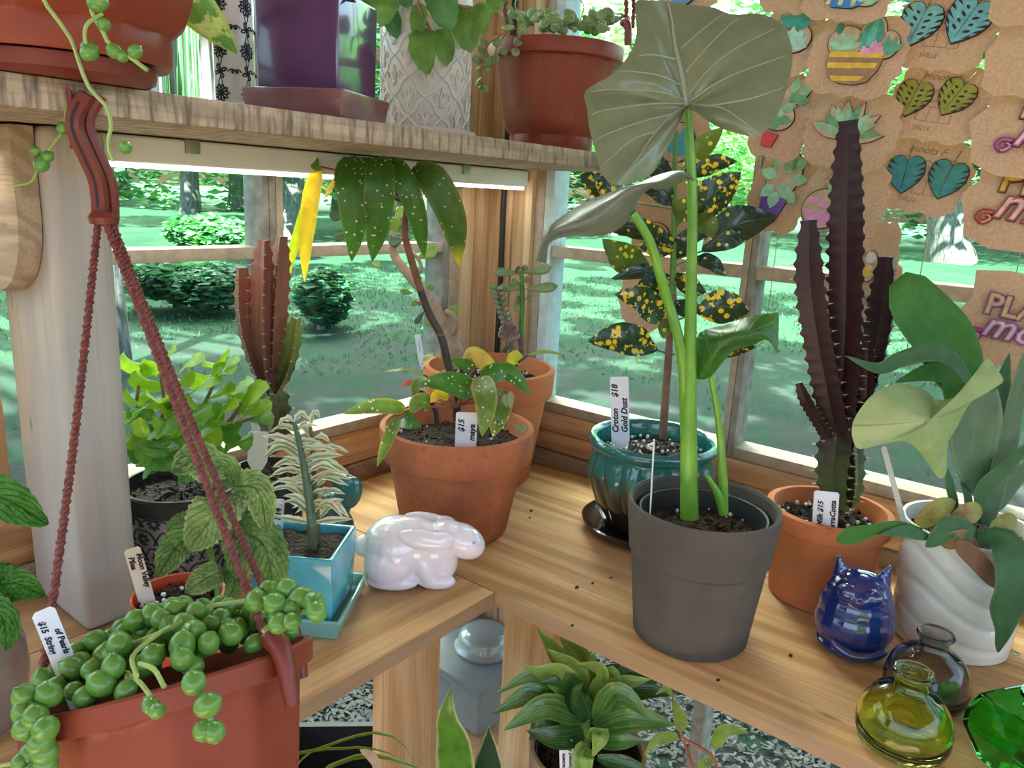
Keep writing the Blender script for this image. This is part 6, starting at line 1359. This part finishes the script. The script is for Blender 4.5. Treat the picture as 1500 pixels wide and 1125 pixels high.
def monstera(t, M, k, cx, cy, s, col, rot=0, holes=True, nm='earring', slits=5):
    """wooden swiss-cheese leaf with dark slits; tip down"""
    base = [(0, .34), (.10, .46), (.22, .5), (.38, .45), (.5, .28), (.52, .02), (.42, -.22), (.24, -.42), (.02, -.62)]
    pl = base+[(-x, y) for x, y in base[::-1][1:-1]]
    R_ = lambda x, y: (cx+s*(x*math.cos(rot)-y*math.sin(rot)), cy+s*(x*math.sin(rot)+y*math.cos(rot)))
    e = flat(nm, [R_(x*1.05, y*1.05) for x, y in pl], .0012, .0042, WOODE, M, k, t)
    flat('leaf_face', [R_(x, y) for x, y in pl], .0042, .0048, paint(col), M, k, e)
    mb = MB()
    for sg in (-1, 1):
        for i in range(slits):
            y0 = .26-.17*i; wq = interp([(-.6, .05), (-.4, .26), (-.2, .43), (.05, .52), (.3, .48), (.5, .3)], y0+.05)
            mb.prism([(x*k, y*k) for x, y in [R_(sg*(wq*1.05), y0+.135), R_(sg*wq*1.05, y0+.04), R_(sg*wq*.78, y0-.005), R_(sg*wq*(.58+.1*(i % 2)), y0-.04), R_(sg*wq*.8, y0+.045)]], .0042, .0052, M)
            if holes and i < 4: mb.prism([(x*k, y*k) for x, y in ell(*R_(sg*.16, y0-.02), (.085 if i % 2 else .06)*s, .034*s, 10, rot+sg*.5)], .0042, .0052, M)
    mb.tube([M @ V((x*k, y*k, .0048)) for x, y in (R_(0, .42), R_(0, -.5))], .0004, 4)
    mb.build('slits', WOODE, e, smooth=False)
    a, b_ = R_(0, .45), R_(.02, .85)
    MB().tube([M @ V((a[0]*k, a[1]*k, .004)), M @ V(((a[0]+b_[0])/2*k+.0006, (a[1]+b_[1])/2*k, .0052)), M @ V((b_[0]*k, b_[1]*k, .001))], .0007, 6).ball(M @ V((a[0]*k, a[1]*k+.002, .0045)), .0016, 8, 6).build('ear_hook', HOOKM, e)
    return e
def motif(t, M, k, back, parts, nm='motif'):
    """layered wooden motif: dark backing pieces, birch rims, painted faces"""
    e = None
    for poly in back:
        o = flat(nm if e is None else 'backing', poly, .0012, .0038, WOODE, M, k, t if e is None else e); e = e or o
        c = (sum(p[0] for p in poly)/len(poly), sum(p[1] for p in poly)/len(poly)); flat('birch_rim', [(c[0]+(x-c[0])*.955, c[1]+(y-c[1])*.955) for x, y in poly], .0038, .0043, BIRCH, M, k, e)
    for i, (poly, col) in enumerate(parts): flat('painted_piece', poly, .0043, .0049+.00012*(i % 4), paint(col), M, k, e)
    return e
def print_(cb, M, k, w, h):
    text('card_print', 'moots F', 15*k, PRINT, cb, M @ Matrix.Translation((-.22*w*k, .27*h*k, .0006)), .0001, .35)
    mb = MB(); 
    for a, b_ in (((-.20, .02), (-.20, -.22)), ((.20, .02), (.20, -.22)), ((-.26, .02), (0, .20)), ((0, .20), (.26, .02)), ((-.26, .02), (.26, .02)), ((-.20, -.22), (.20, -.22)), ((-.07, -.22), (-.07, -.05)), ((.07, -.22), (.07, -.05)), ((-.07, -.05), (.07, -.05))):
        mb.tube([M @ V((a[0]*w*.8*k, a[1]*h*k, .0005)), M @ V((b_[0]*w*.8*k, b_[1]*h*k, .0005))], .0004, 4)
    mb.build('card_print', PRINT, cb, smooth=False)
    text('card_print', 'SVILLE', 9*k, PRINT, cb, M @ Matrix.Translation((-.16*w*k, -.33*h*k, .0006)), .0001, .1)
TEAL = (.05, .36, .40); TEAL2 = (.02, .20, .24); GRN1 = (.10, .30, .14); GRN2 = (.22, .42, .24); MINT = (.25, .52, .33); YEL = (.62, .42, .04); PINK = (.62, .25, .42); OLIVE = (.22, .24, .02); PURP = (.10, .03, .25); RED = (.50, .03, .03)
# ---- column with the earrings
t, M, k, cb = card(1352, 258, 133, 114, 1, 'card with two plain teal leaf earrings below the olive pair', .05); print_(cb, M, k, 142, 118)
monstera(t, M, k, -24, 0, 48, TEAL2, .1, False, slits=4); monstera(t, M, k, 32, 2, 48, (.02, .19, .17), -.1, False, slits=4)
t, M, k, cb = card(1374, 152, 137, 116, 4, 'card with two olive green monstera earrings', .06); print_(cb, M, k, 146, 120)
monstera(t, M, k, -35, 4, 46, OLIVE, -.12); monstera(t, M, k, 20, 12, 46, OLIVE, -.35)
t, M, k, cb = card(1388, 38, 141, 135, 7, 'card with two pale turquoise monstera earrings above the olive pair', .06); print_(cb, M, k, 150, 140)
monstera(t, M, k, -38, 0, 55, (.14, .42, .46), -.15); monstera(t, M, k, 24, 10, 58, (.12, .40, .46), -.3)
# ---- column behind the tall milk tree
t, M, k, cb = card(1262, 430, 112, 114, 0, 'card hidden behind the milk tree columns beside the window bar', 0)
motif(t, M, k, [ell(-32, 22, 14, 26)], [(ell(-32, 12, 11, 12), YEL), (leafp(-32, 20, 1.4, 24, 8), MINT)])
t, M, k, cb = card(1282, 395, 60, 150, 1, 'narrow card with a blue motif between two milk tree columns', 0)
motif(t, M, k, [ell(-8, 4, 11, 24), ell(-8, -80, 12, 40)], [(ell(-8, -4, 8, 9), YEL), (ell(-8, 16, 7, 8), (.6, .55, .45)), (ell(-8, -90, 8, 16), TEAL)])
t, M, k, cb = card(1238, 290, 122, 114, 3, 'card with a striped pink pot and round leaf motif', .04)
motif(t, M, k, [ell(-26, -22, 30, 30, 18), leafp(-22, 0, 1.25, 44, 17)], [(leafp(-22, 2, 1.25, 38, 12), GRN2), (leafp(-10, -5, .9, 22, 8), MINT), (ell(-26, -22, 25, 25, 14, 0, math.pi+.2, 2*math.pi-.2), PINK), ([(-50, -14), (-2, -26), (-1, -18), (-48, -6)], PINK)])
t, M, k, cb = card(1246, 192, 139, 118, 5, 'card with a spider plant motif above the tall milk tree', .05)
lv = []
for i, a in enumerate((.15, .5, .9, 1.35, 1.7, 2.1, 2.5, 2.9)): lv.append((leafp(-6, -8, a, 46 if .4 < a < 2.7 else 52, 6), (GRN1, GRN2, MINT)[i % 3]))
motif(t, M, k, [leafp(-6, -12, a, 56, 10) for a in (.2, .75, 1.3, 1.75, 2.2, 2.85)], lv)
t, M, k, cb = card(1254, 82, 142, 124, 8, 'card with a yellow striped succulent planter motif', .06)
pot_ = [(-38, 2), (40, 2), (38, -18), (28, -36), (10, -42), (-12, -42), (-30, -34), (-38, -16)]
motif(t, M, k, [pot_, ell(14, 28, 19, 30), ell(-20, 16, 26, 24), ell(38, 18, 18, 20)],
      [(pot_, (.28, .15, .08)), ([(-36, 1), (39, 7), (38, -1), (-37, -7)], YEL), ([(-35, -15), (35, -8), (33, -16), (-33, -23)], YEL), ([(-26, -33), (24, -28), (16, -36), (-20, -40)], YEL), (ell(14, 28, 15, 25, 16), (.05, .30, .24)), (ell(14, 28, 5, 25, 12), (.10, .42, .32)),
       *[(leafp(-20, 4, a, 28, 5), MINT if i % 2 else (.3, .42, .25)) for i, a in enumerate((.5, .95, 1.4, 1.85, 2.3, 2.7))], *[(leafp(22, 5, a, 18, 5), PINK) for a in (.1, .6, 1.1, 1.6, 2.1, 2.7, 3.0)], *[(leafp(40, 4, a, 28, 5), (.08, .30, .20)) for a in (.7, 1.2, 1.7)], (ell(-34, 34, 5, 8), (.04, .2, .16))])
t, M, k, cb = card(1248, -26, 146, 118, 11, 'card with a blue and yellow striped pot motif above the succulent planter', .06)
pot_ = [(-36, -8), (34, -8), (28, -30), (14, -38), (-16, -38), (-30, -28)]
motif(t, M, k, [pot_, ell(30, -24, 16, 10)], [(pot_, (.03, .20, .50))]+[([(x, -9), (x+8, -9), (x+7, -35), (x+1, -35)], (.60, .52, .30)) for x in (-26, -8, 10)]+[(leafp(28, -28, a, 20, 6), MINT) for a in (.2, 1.2, 2.4)])
# ---- left column
t, M, k, cb = card(1143, 282, 94, 122, 2, 'card with a leafy plant in a purple pot motif', .10)
pot_ = [(-24, -8), (16, -8), (8, -44), (-18, -42)]
motif(t, M, k, [pot_, ell(-2, 22, 24, 38, rot=-.15)], [(pot_, PURP)]+[(leafp(-2+dx, dy, a, 26, 9), GRN2 if i % 2 else MINT) for i, (dx, dy, a) in enumerate(((0, 40, 1.6), (8, 34, .9), (-8, 34, 2.3), (10, 20, .2), (-10, 20, 3.0), (2, 14, -1.0), (-8, 8, -2.2), (8, 4, -.6), (-2, 0, -1.6), (0, 26, 1.2)))])
t, M, k, cb = card(1150, 172, 96, 130, 5, 'card with a small tree in a red pot motif', .12)
pot_ = [(-22, -26), (2, -26), (-2, -46), (-18, -46)]
motif(t, M, k, [pot_, ell(4, 36, 16, 26, rot=-.6), ell(-8, -2, 24, 20)], [(pot_, RED)]+[(leafp(dx, dy, a, 22, 7), (GRN1, GRN2, MINT)[i % 3]) for i, (dx, dy, a) in enumerate(((-2, 20, .9), (8, 34, .7), (0, 34, 1.6), (6, 24, .2), (-8, 8, .5), (-10, 6, 2.4), (-8, -6, .1), (-10, -8, 3.0), (-9, -10, 1.5), (-9, -22, 1.5)))])
t, M, k, cb = card(1160, 52, 94, 116, 8, 'card with a dark teal potted monstera motif', .10)
motif(t, M, k, [ell(-4, 22, 20, 24), ell(6, -4, 26, 22)], [(leafp(0, 10, a, 28, 8), (.04, .30, .28)) for a in (.5, 1.2, 1.9, 2.6)]+[(leafp(4, -14, a, 26, 7), (.30, .55, .46)) for a in (.0, .5, 1.0, 1.7, 2.3, 2.9)]+[([(-6, -2), (12, -20), (8, -22), (-10, -4)], PINK)])
t, M, k, cb = card(1165, -38, 94, 118, 11, 'plain lower corner of a kraft card above the dark teal monstera', .08)
# ---- column behind the elephant ear and croton
SC = [(-48, 52), (30, 55), (48, 40), (42, 15), (50, -10), (40, -35), (22, -42), (5, -55), (-20, -48), (-38, -35), (-44, -18), (-52, -5), (-46, 12), (-50, 30)]
card(950, 436, 94, 106, 1, 'kraft card hanging behind the croton leaves', 0, shape=SC)
t, M, k, cb = card(968, 318, 97, 112, 3, 'card with a dark blue motif behind the croton top', 0); motif(t, M, k, [ell(-6, -26, 26, 18)], [(ell(-6, -26, 22, 14), (.02, .05, .16)), (ell(-6, -30, 16, 3), RED)])
t, M, k, cb = card(995, 210, 97, 114, 5, 'card with a teal cut leaf motif behind the elephant ear stalk', 0); motif(t, M, k, [ell(-2, 0, 28, 30), [(-30, -28), (24, -28), (18, -46), (-24, -46)]], [(leafp(0, -20, a, 44, 7), TEAL) for a in (.6, 1.0, 1.4, 1.8, 2.2)]+[([(-26, -30), (20, -30), (19, -35), (-25, -35)], (.5, .4, .3))])
t, M, k, cb = card(1012, -14, 106, 60, 8, 'card with a teal and blue motif over the elephant ear', 0); motif(t, M, k, [ell(-8, 0, 22, 22)], [(ell(-8, 4, 18, 14), TEAL), (ell(-8, -12, 17, 7), (.08, .25, .55))])
# ---- plant-lover cards at the right edge
SQ = [(-72, 62), (-40, 70), (40, 70), (72, 60), (66, 20), (74, 0), (66, -22), (70, -58), (40, -64), (20, -74), (-10, -66), (-40, -72), (-62, -60), (-68, -30), (-76, -4), (-66, 22)]
def lovers(px, py, lay, label, edgec, c1, c2, tilt=.1, s=1.0, words=True, fs=1.0, ox=0, oy=0, sx=1.0):
    t, M, k, cb = card(px, py, 150, 140, lay, label, tilt, shape=[(x*s*sx+(sx-1)*72*s, y*s) for x, y in SQ])
    if words:
        E_ = paint(edgec); T1_ = M @ Matrix.Translation(((-52+ox)*k*s, (4+oy)*k*s, .0035)); 
        e = text('lettering_backing', 'PLANT', 34*k*s*fs, WOODE, t, T1_, .0022, 0, offset=.0022*s); text('lettering_rim', 'PLANT', 34*k*s*fs, E_, e, M @ Matrix.Translation(((-52+ox)*k*s, (4+oy)*k*s, .0054)), .0004, 0, offset=.0017*s); text('lettering', 'PLANT', 34*k*s*fs, paint(c1), e, M @ Matrix.Translation(((-52+ox)*k*s, (4+oy)*k*s, .0060)), .0005, 0, offset=.0002)
        e = text('lettering_backing', 'mom', 42*k*s*fs, WOODE, t, M @ Matrix.Translation(((-46+ox)*k*s, (-28+oy*.3)*k*s, .0035)), .0022, .3, offset=.0022*s); text('lettering_rim', 'mom', 42*k*s*fs, E_, e, M @ Matrix.Translation(((-46+ox)*k*s, (-28+oy*.3)*k*s, .0054)), .0004, .3, offset=.0018*s); text('lettering', 'mom', 42*k*s*fs, paint(c2), e, M @ Matrix.Translation(((-46+ox)*k*s, (-28+oy*.3)*k*s, .0060)), .0005, .3, offset=-.0001)
        sw = [(-46, -22), (-60, -24), (-64, -34), (-54, -40), (-46, -32), (-52, -28)]
        MB().tube(cr([M @ V(((x+ox)*k*s, (y+oy*.3)*k*s, .0055)) for x, y in sw], 22), .0013, 6).build('lettering_swirl', paint(c2), e); MB().tube(cr([M @ V(((x+ox)*k*s, (y+oy*.3)*k*s, .0040)) for x, y in sw], 22), .0030, 6).build('swirl_backing', E_, e)
    return t
lovers(1488, 472, 2, 'card lettered in gold with a magenta rim beside the fern frond', (.30, .03, .22), (.42, .30, .02), (.50, .36, .36), .02, fs=1.25, ox=8, sx=1.3)
lovers(1494, 298, 2, 'card lettered in yellow with a red rim right of the teal leaf earrings', (.30, .05, .03), (.55, .38, .03), (.60, .36, .34), .06, fs=1.6, ox=18, oy=8, sx=1.75)
lovers(1506, 190, 5, 'card lettered in yellow with a purple rim right of the olive earrings', (.28, .05, .18), (.58, .46, .04), (.60, .40, .45), .1, fs=1.5, ox=34, oy=10, sx=1.75)
lovers(1520, 80, 8, 'plain kraft card edge right of the turquoise earrings', (.3, .1, .1), YEL, PINK, .05, .9, False); lovers(1530, -24, 11, 'plain kraft card edge at the top of the right window', (.3, .1, .1), YEL, PINK, .05, .9, False)
# ---- strings that carry the columns of cards
for px_, lab in ((985, 'thin string carrying the cards behind the elephant ear'), (1152, 'thin string carrying the cards with potted motifs beside the window stile'), (1250, 'thin string carrying the cards behind the milk tree'), (1375, 'thin string carrying the earring cards'), (1520, 'thin string carrying the lettered cards')):
    a = onax(0, CX0+.004, px_, 250); o = MB().tube([(CX0+.004, a.y, .30), (CX0+.004, a.y, .8), (CX0+.004, a.y, 1.34)], .0006, 6).build('card_string', plain('jute_string', (.35, .26, .16), .9)); tag(o, lab, 'string')
# ---- green packet at the right behind the fern
GPK = plain('green_packet', (.01, .17, .03), .35, .5, var=.1); gk = onax(0, .36, 1492, 800)
gt = thing('green_box', V((.37, -.605, .0005)), 'green printed box standing behind the staghorn fern', 'box')
bxo = MB().box((.345, -.665, .0005), (.395, -.556, .20)).build('box_body', GPK, gt, bevel=.002)
text('lettering', 'INO', .012, paint((.5, .55, .4)), bxo, frame((.3446, -.562, .125), (0, -1, 0), (0, 0, 1)), .0002, 0)
# ================================================================ below the shelf
GB = plain('grey_enclosure', (.17, .185, .21), .5, .4, var=.12, vscale=30)
gc_ = V((.335, .315, 0))
# base shelf in the corner carries the grey box
ob = plank((.222, .18, BZ-.02), (WX-.015, WY-.012, BZ), SHELF_Y[0], None, 'corner_shelf'); tag(ob, 'low corner board carrying the grey box', 'shelf')
gt = thing('meter_box', V((.33, .30, BZ)), 'grey metal meter box with a glass dome in the corner below the shelves', 'meter box')
Mg = Matrix.Translation((.322, .292, BZ)) @ Matrix.Rotation(math.radians(-4), 4, 'Z')
gb = MB().box((-.088, -.096, .0005), (.088, .096, .085), Mg).build('enclosure', GB, gt, bevel=.008, segs=3)
MB().box((-.092, -.10, .0855), (.092, .10, .097), Mg).build('lid', GB, gt, bevel=.004)
MB().lathe([(0, .0975), (.056, .0975), (.057, .103), (.054, .107), (.050, .111), (.049, .122), (.044, .131), (.030, .137), (0, .139)], (.335, .285, BZ), 40).build('dome', plain('cloudy_dome', (.26, .29, .31), .2, .6, coat=.5), gt)
MB().lathe([(.0055, .0975), (.0055, .105), (.0035, .106), (.0035, .113), (0, .114)], (.262, .345, BZ), 6).build('bolt', STEEL, gt)
# ---- black crate on the mulch outside
cp_ = V((.30, .715, GZ)); cr_ = thing('plastic_crate', V((cp_.x, cp_.y, GZ)), 'black plastic nursery crate on the mulch outside', 'crate')
Mc = Matrix.Translation((cp_.x, cp_.y, GZ)) @ Matrix.Rotation(.75, 4, 'Z'); BLK2 = plain('black_plastic', (.010, .011, .014), .55, .25)
mb = MB()
for a, b in (((-.18, -.13, .01), (.18, -.122, .16)), ((-.18, .122, .01), (.18, .13, .16)), ((-.18, -.13, .01), (-.172, .13, .16)), ((.172, -.13, .01), (.18, .13, .16))): mb.box(a, b, Mc)
mb.build('crate_walls', BLK2, cr_, smooth=False); MB().box((-.172, -.122, .004), (.172, .122, .030), Mc).build('crate_floor', BLK2, cr_, smooth=False)
mb = MB()
for a, b in (((-.19, -.14, .155), (.19, -.122, .17)), ((-.19, .122, .155), (.19, .14, .17)), ((-.19, -.122, .155), (-.172, .122, .17)), ((.172, -.122, .155), (.19, .122, .17))): mb.box(a, b, Mc)
mb.build('crate_rim', BLK2, cr_, smooth=False)
# ---- dracaena on the low shelf
DP = V((.112, -.088, BZ)); PD = Plane(DP); TAN = plain('tan_stoneware', (.42, .32, .24), .35, .5, var=.12, coat=.3)
dra = thing('potted_dracaena', DP, 'compact green dracaena in a tan stoneware pot under the shelf', 'potted plant')
dr_ = sz(86, PD(842, 1080)); dz_ = (PD(842, 1092)).z-BZ
MB().lathe([(0, 0), (dr_*.7, 0), (dr_*.74, .004), (dr_*.98, dz_*.75), (dr_, dz_-.006), (dr_*.99, dz_), (dr_*.93, dz_), (dr_*.9, dz_-.01), (dr_*.8, dz_*.4), (0, dz_*.4)], DP, 56).build('pot', TAN, dra, ang=40); 
MB().lathe([(dr_*.84, dz_-.03), (dr_*.86, dz_-.008), (dr_*.89, dz_-.007), (dr_*.88, dz_-.03)], DP, 48).build('nursery_pot', BLACK, dra); soil(dra, DP, dr_*.86, dz_+BZ-.022, SOIL, 51)
LM_DR = leafmat('dracaena_leaf', (.055, .17, .03), edge=(.13, .28, .06), edgew=.9, stripes=(16, (.14, .27, .08)), rough=.28, trans=.25, var=.2, coat=.2); LM_DRL = leafmat('dracaena_leaf_light', (.16, .34, .05), edge=(.32, .46, .12), edgew=.75, stripes=(14, (.30, .46, .12)), rough=.28, trans=.35, var=.2, coat=.2)
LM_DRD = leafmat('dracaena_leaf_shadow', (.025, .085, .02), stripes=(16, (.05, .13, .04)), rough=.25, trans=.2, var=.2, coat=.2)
ct_ = (858, 1045)
for pts, w, m in [([(862, 1040, 0), (830, 980, .0), (786, 918, .01)], 14, LM_DRL), ([(858, 1030, .01), (850, 970, .02), (818, 930, .02)], 17, LM_DRL), ([(850, 1030, -.02), (845, 985, -.05), (800, 950, -.06)], 13, LM_DRL), ([(845, 1035, -.03), (815, 1000, -.06), (762, 972, -.07)], 11, LM_DRL), ([(850, 1040, -.03), (825, 985, -.07), (778, 978, -.08)], 12, LM_DRL),
                  ([(862, 1040, -.03), (880, 985, -.06), (842, 972, -.08)], 11, LM_DRL), ([(865, 1040, -.02), (893, 985, -.05), (912, 1000, -.07)], 14, LM_DRL), ([(868, 1045, -.03), (905, 1005, -.06), (954, 995, -.07)], 14, LM_DRL), ([(870, 1040, 0), (915, 985, .0), (965, 1000, .0)], 16, LM_DRD), ([(870, 1045, .0), (930, 1010, .0), (985, 1018, 0)], 16, LM_DRD),
                  ([(850, 1045, -.03), (790, 990, -.06), (722, 1018, -.07)], 10, LM_DR), ([(850, 1048, -.03), (790, 1015, -.06), (718, 1046, -.07)], 15, LM_DR), ([(850, 1055, -.04), (800, 1035, -.08), (737, 1070, -.09)], 16, LM_DR), ([(855, 1050, -.04), (830, 1000, -.07), (790, 1000, -.08)], 16, LM_DRD), ([(860, 1055, -.04), (845, 1015, -.08), (855, 1000, -.09)], 14, LM_DRD),
                  ([(872, 1055, -.04), (905, 1015, -.08), (955, 1055, -.09)], 15, LM_DR), ([(870, 1065, -.04), (925, 1052, -.08), (990, 1062, -.08)], 17, LM_DR), ([(865, 1080, -.04), (905, 1085, -.07), (945, 1085, -.07)], 12, LM_DR), ([(855, 1075, -.04), (815, 1080, -.07), (770, 1070, -.07)], 15, LM_DRD), ([(865, 1085, -.05), (880, 1075, -.085), (868, 1110, -.09)], 12, LM_DRL), ([(862, 1095, -.06), (853, 1110, -.09), (855, 1150, -.09)], 14, LM_DRL),
                  ([(850, 1050, -.02), (800, 1055, -.03), (775, 1085, -.03)], 14, LM_DRD), ([(870, 1045, -.02), (900, 1025, -.04), (930, 1030, -.05)], 16, LM_DR), ([(860, 1035, -.02), (865, 985, -.03), (870, 955, -.03)], 16, LM_DRL), ([(848, 1060, -.03), (815, 1040, -.05), (790, 1050, -.06)], 14, LM_DR), ([(875, 1110, -.05), (920, 1122, -.06), (960, 1140, -.06)], 11, LM_DRD), ([(855, 1045, .02), (825, 1000, .03), (800, 985, .03)], 18, LM_DRD), ([(865, 1040, .03), (895, 990, .04), (925, 985, .04)], 18, LM_DRD)]:
    P3 = PD.pts(pts); blade('leaf', P3, sz(w*1.12, P3[0]), m, dra, up=V((0, 0, .8))-FH, prof=[(0, .35), (.15, .7), (.4, 1), (.65, .85), (.85, .4), (1, 0)], cup=.28, nu=6, nv=16, wave=.14)
stem('stem', PD.pts([(855, 1120, 0), (857, 1070, 0), (858, 1030, 0)]), [.009, .008, .006], M_GRN, dra)
plabel(dra, PD(830, 1134, -.07), PD(829, 1083, -.06), sz(20, PD(830, 1120, -.07)), [('Dracaena', .05), ('Compact $16', .08)], size=.6)
# ---- hoya sprigs beyond the dracaena
HP = V((.13, -.20, BZ)); PHy = Plane(HP); hoy = thing('potted_hoya', HP, 'thin hoya sprigs with speckled leaves right of the dracaena', 'potted plant')
terra(hoy, HP, .045, .034, .075, .016, TERRA2, 40); soil(hoy, HP, .037, BZ+.062, SOIL, 53)
LM_HO = leafmat('hoya_leaf', (.22, .36, .07), edge=(.34, .44, .12), edgew=.9, spots=(210, .25, (.45, .52, .28), .5), rough=.4, trans=.35, var=.25)
stem('vine', PHy.pts([(1035, 1210, .0), (1020, 1140, 0), (1000, 1082, 0), (988, 1050, 0), (985, 1015, 0)]), [.0025, .002, .0012], M_RED, hoy); stem('vine', PHy.pts([(1000, 1082, 0), (1025, 1095, -.01), (1045, 1110, -.01), (1050, 1140, 0), (1040, 1210, 0)]), [.002, .0022, .0022], M_RED, hoy)
for pts, w in [([(999, 1072, 0), (994, 1045, -.01), (985, 1025, -.01)], 10), ([(995, 1080, 0), (965, 1082, -.02), (943, 1108, -.02)], 9), ([(1046, 1098, -.01), (1060, 1070, -.02), (1096, 1072, -.02)], 11), ([(1045, 1118, -.01), (1030, 1118, -.02), (1026, 1140, -.02)], 8), ([(985, 1020, 0), (975, 1008, -.0), (960, 1018, 0)], 4)]:
    P3 = PHy.pts(pts); blade('leaf', P3, sz(w, P3[0]), LM_HO, hoy, up=cam_up, prof=OVATE, cup=.25)
# ---- snake plant and spider plant on the low left shelf
SP = V((-.065, .05, BZ)); 
SP = V((-.125, -.002+.03, BZ)); PSn = Plane(V((-.07, -.06, 0)))
snk = thing('potted_snake_plant', SP, 'snake plant with cream leaf edges below the shelf corner', 'potted plant')
terra(snk, SP, .052, .04, .085, .018, TERRA2, 40); soil(snk, SP, .044, BZ+.07, SOIL, 55)
LM_SN = leafmat('snake_leaf', (.09, .27, .02), edge=(.62, .60, .28), edgew=.93, rough=.28, trans=.35, var=.25, coat=.3); LM_SND = leafmat('snake_leaf_dark', (.012, .055, .02), edge=(.55, .55, .30), edgew=.92, rough=.3, trans=.2, var=.2)
for pts, w, m in [([(655, 1330, 0), (668, 1180, 0), (665, 1090, -.005), (655, 1050, -.005), (661, 1004, 0)], 28, LM_SN), ([(665, 1330, .02), (705, 1190, .02), (715, 1125, .02), (716, 1063, .02)], 27, LM_SND)]:
    P3 = PSn.pts(pts); blade('leaf', P3, sz(w, P3[2]), m, snk, up=-FH, prof=[(0, .5), (.3, .8), (.55, 1), (.75, .95), (.9, .45), (.97, .12), (1, 0)], cup=.15, nu=8, nv=22, thick=.0012)
SPP = V((-.24, .05, BZ)); PSp = Plane(V((-.20, -.03, 0)))
spd = thing('potted_spider_plant', SPP, 'arching green spider plant leaves under the left shelf', 'potted plant')
terra(spd, SPP, .055, .042, .085, .018, TERRA2, 40); soil(spd, SPP, .047, BZ+.07, SOIL, 57)
LM_SPI = leafmat('spider_leaf', (.14, .30, .035), edge=(.40, .52, .14), edgew=.7, rough=.35, trans=.4, var=.2)
for pts, w in [([(330, 1360, .02), (400, 1140, .02), (470, 1098, .0), (550, 1074, -.01), (590, 1090, -.01), (605, 1118, -.01)], 5.5), ([(330, 1365, .03), (430, 1130, .02), (500, 1098, .01), (560, 1100, .0), (590, 1118, 0)], 4.5), ([(340, 1365, .0), (450, 1160, -.01), (510, 1115, -.02), (560, 1110, -.02), (640, 1135, -.02)], 7.5), ([(340, 1365, .01), (480, 1200, .0), (560, 1135, -.01), (650, 1140, -.01)], 6)]:
    P3 = PSp.pts(pts); blade('leaf', P3, sz(w, P3[2]), LM_SPI, spd, up=V((0, 0, 1)), prof=STRAP, cup=.4, nu=4, nv=22)
blade('dry_leaf', PSp.pts([(560, 1140, -.02), (545, 1108, -.03), (527, 1098, -.03)]), sz(7, SPP), leafmat('dry_leaf', (.42, .32, .22), rough=.6), spd, up=-FH, prof=OBOV)
# ---- crumbs of soil and screw heads on the boards
rk = random.Random(77)
for i, (px, py) in enumerate(((778, 748), (776, 758), (868, 854), (845, 860), (895, 846), (838, 916), (1052, 996), (742, 752), (1112, 868), (1158, 960), (610, 762))):
    c = G(px, py, .001); o = MB().ball(c, rk.uniform(.0012, .0026), 6, 5, sc=(1.6, 1, .6)).build('soil_crumb', SOIL, None); tag(o, 'tiny dark crumb of soil lying on the wooden shelf', 'crumb', 'soil crumbs on the shelf')
for px, py in ((1432, 1100), (1487, 957), (300, 1000)):
    c = G(px, py, .0002)
    o = MB().lathe([(0, 0), (.0042, 0), (.0042, .0006), (.0030, .0009), (0, .0007)], c, 14).build('screw_head', STEEL, None); tag(o, 'countersunk screw head in the shelf board', 'screw', 'screws in the shelf boards')
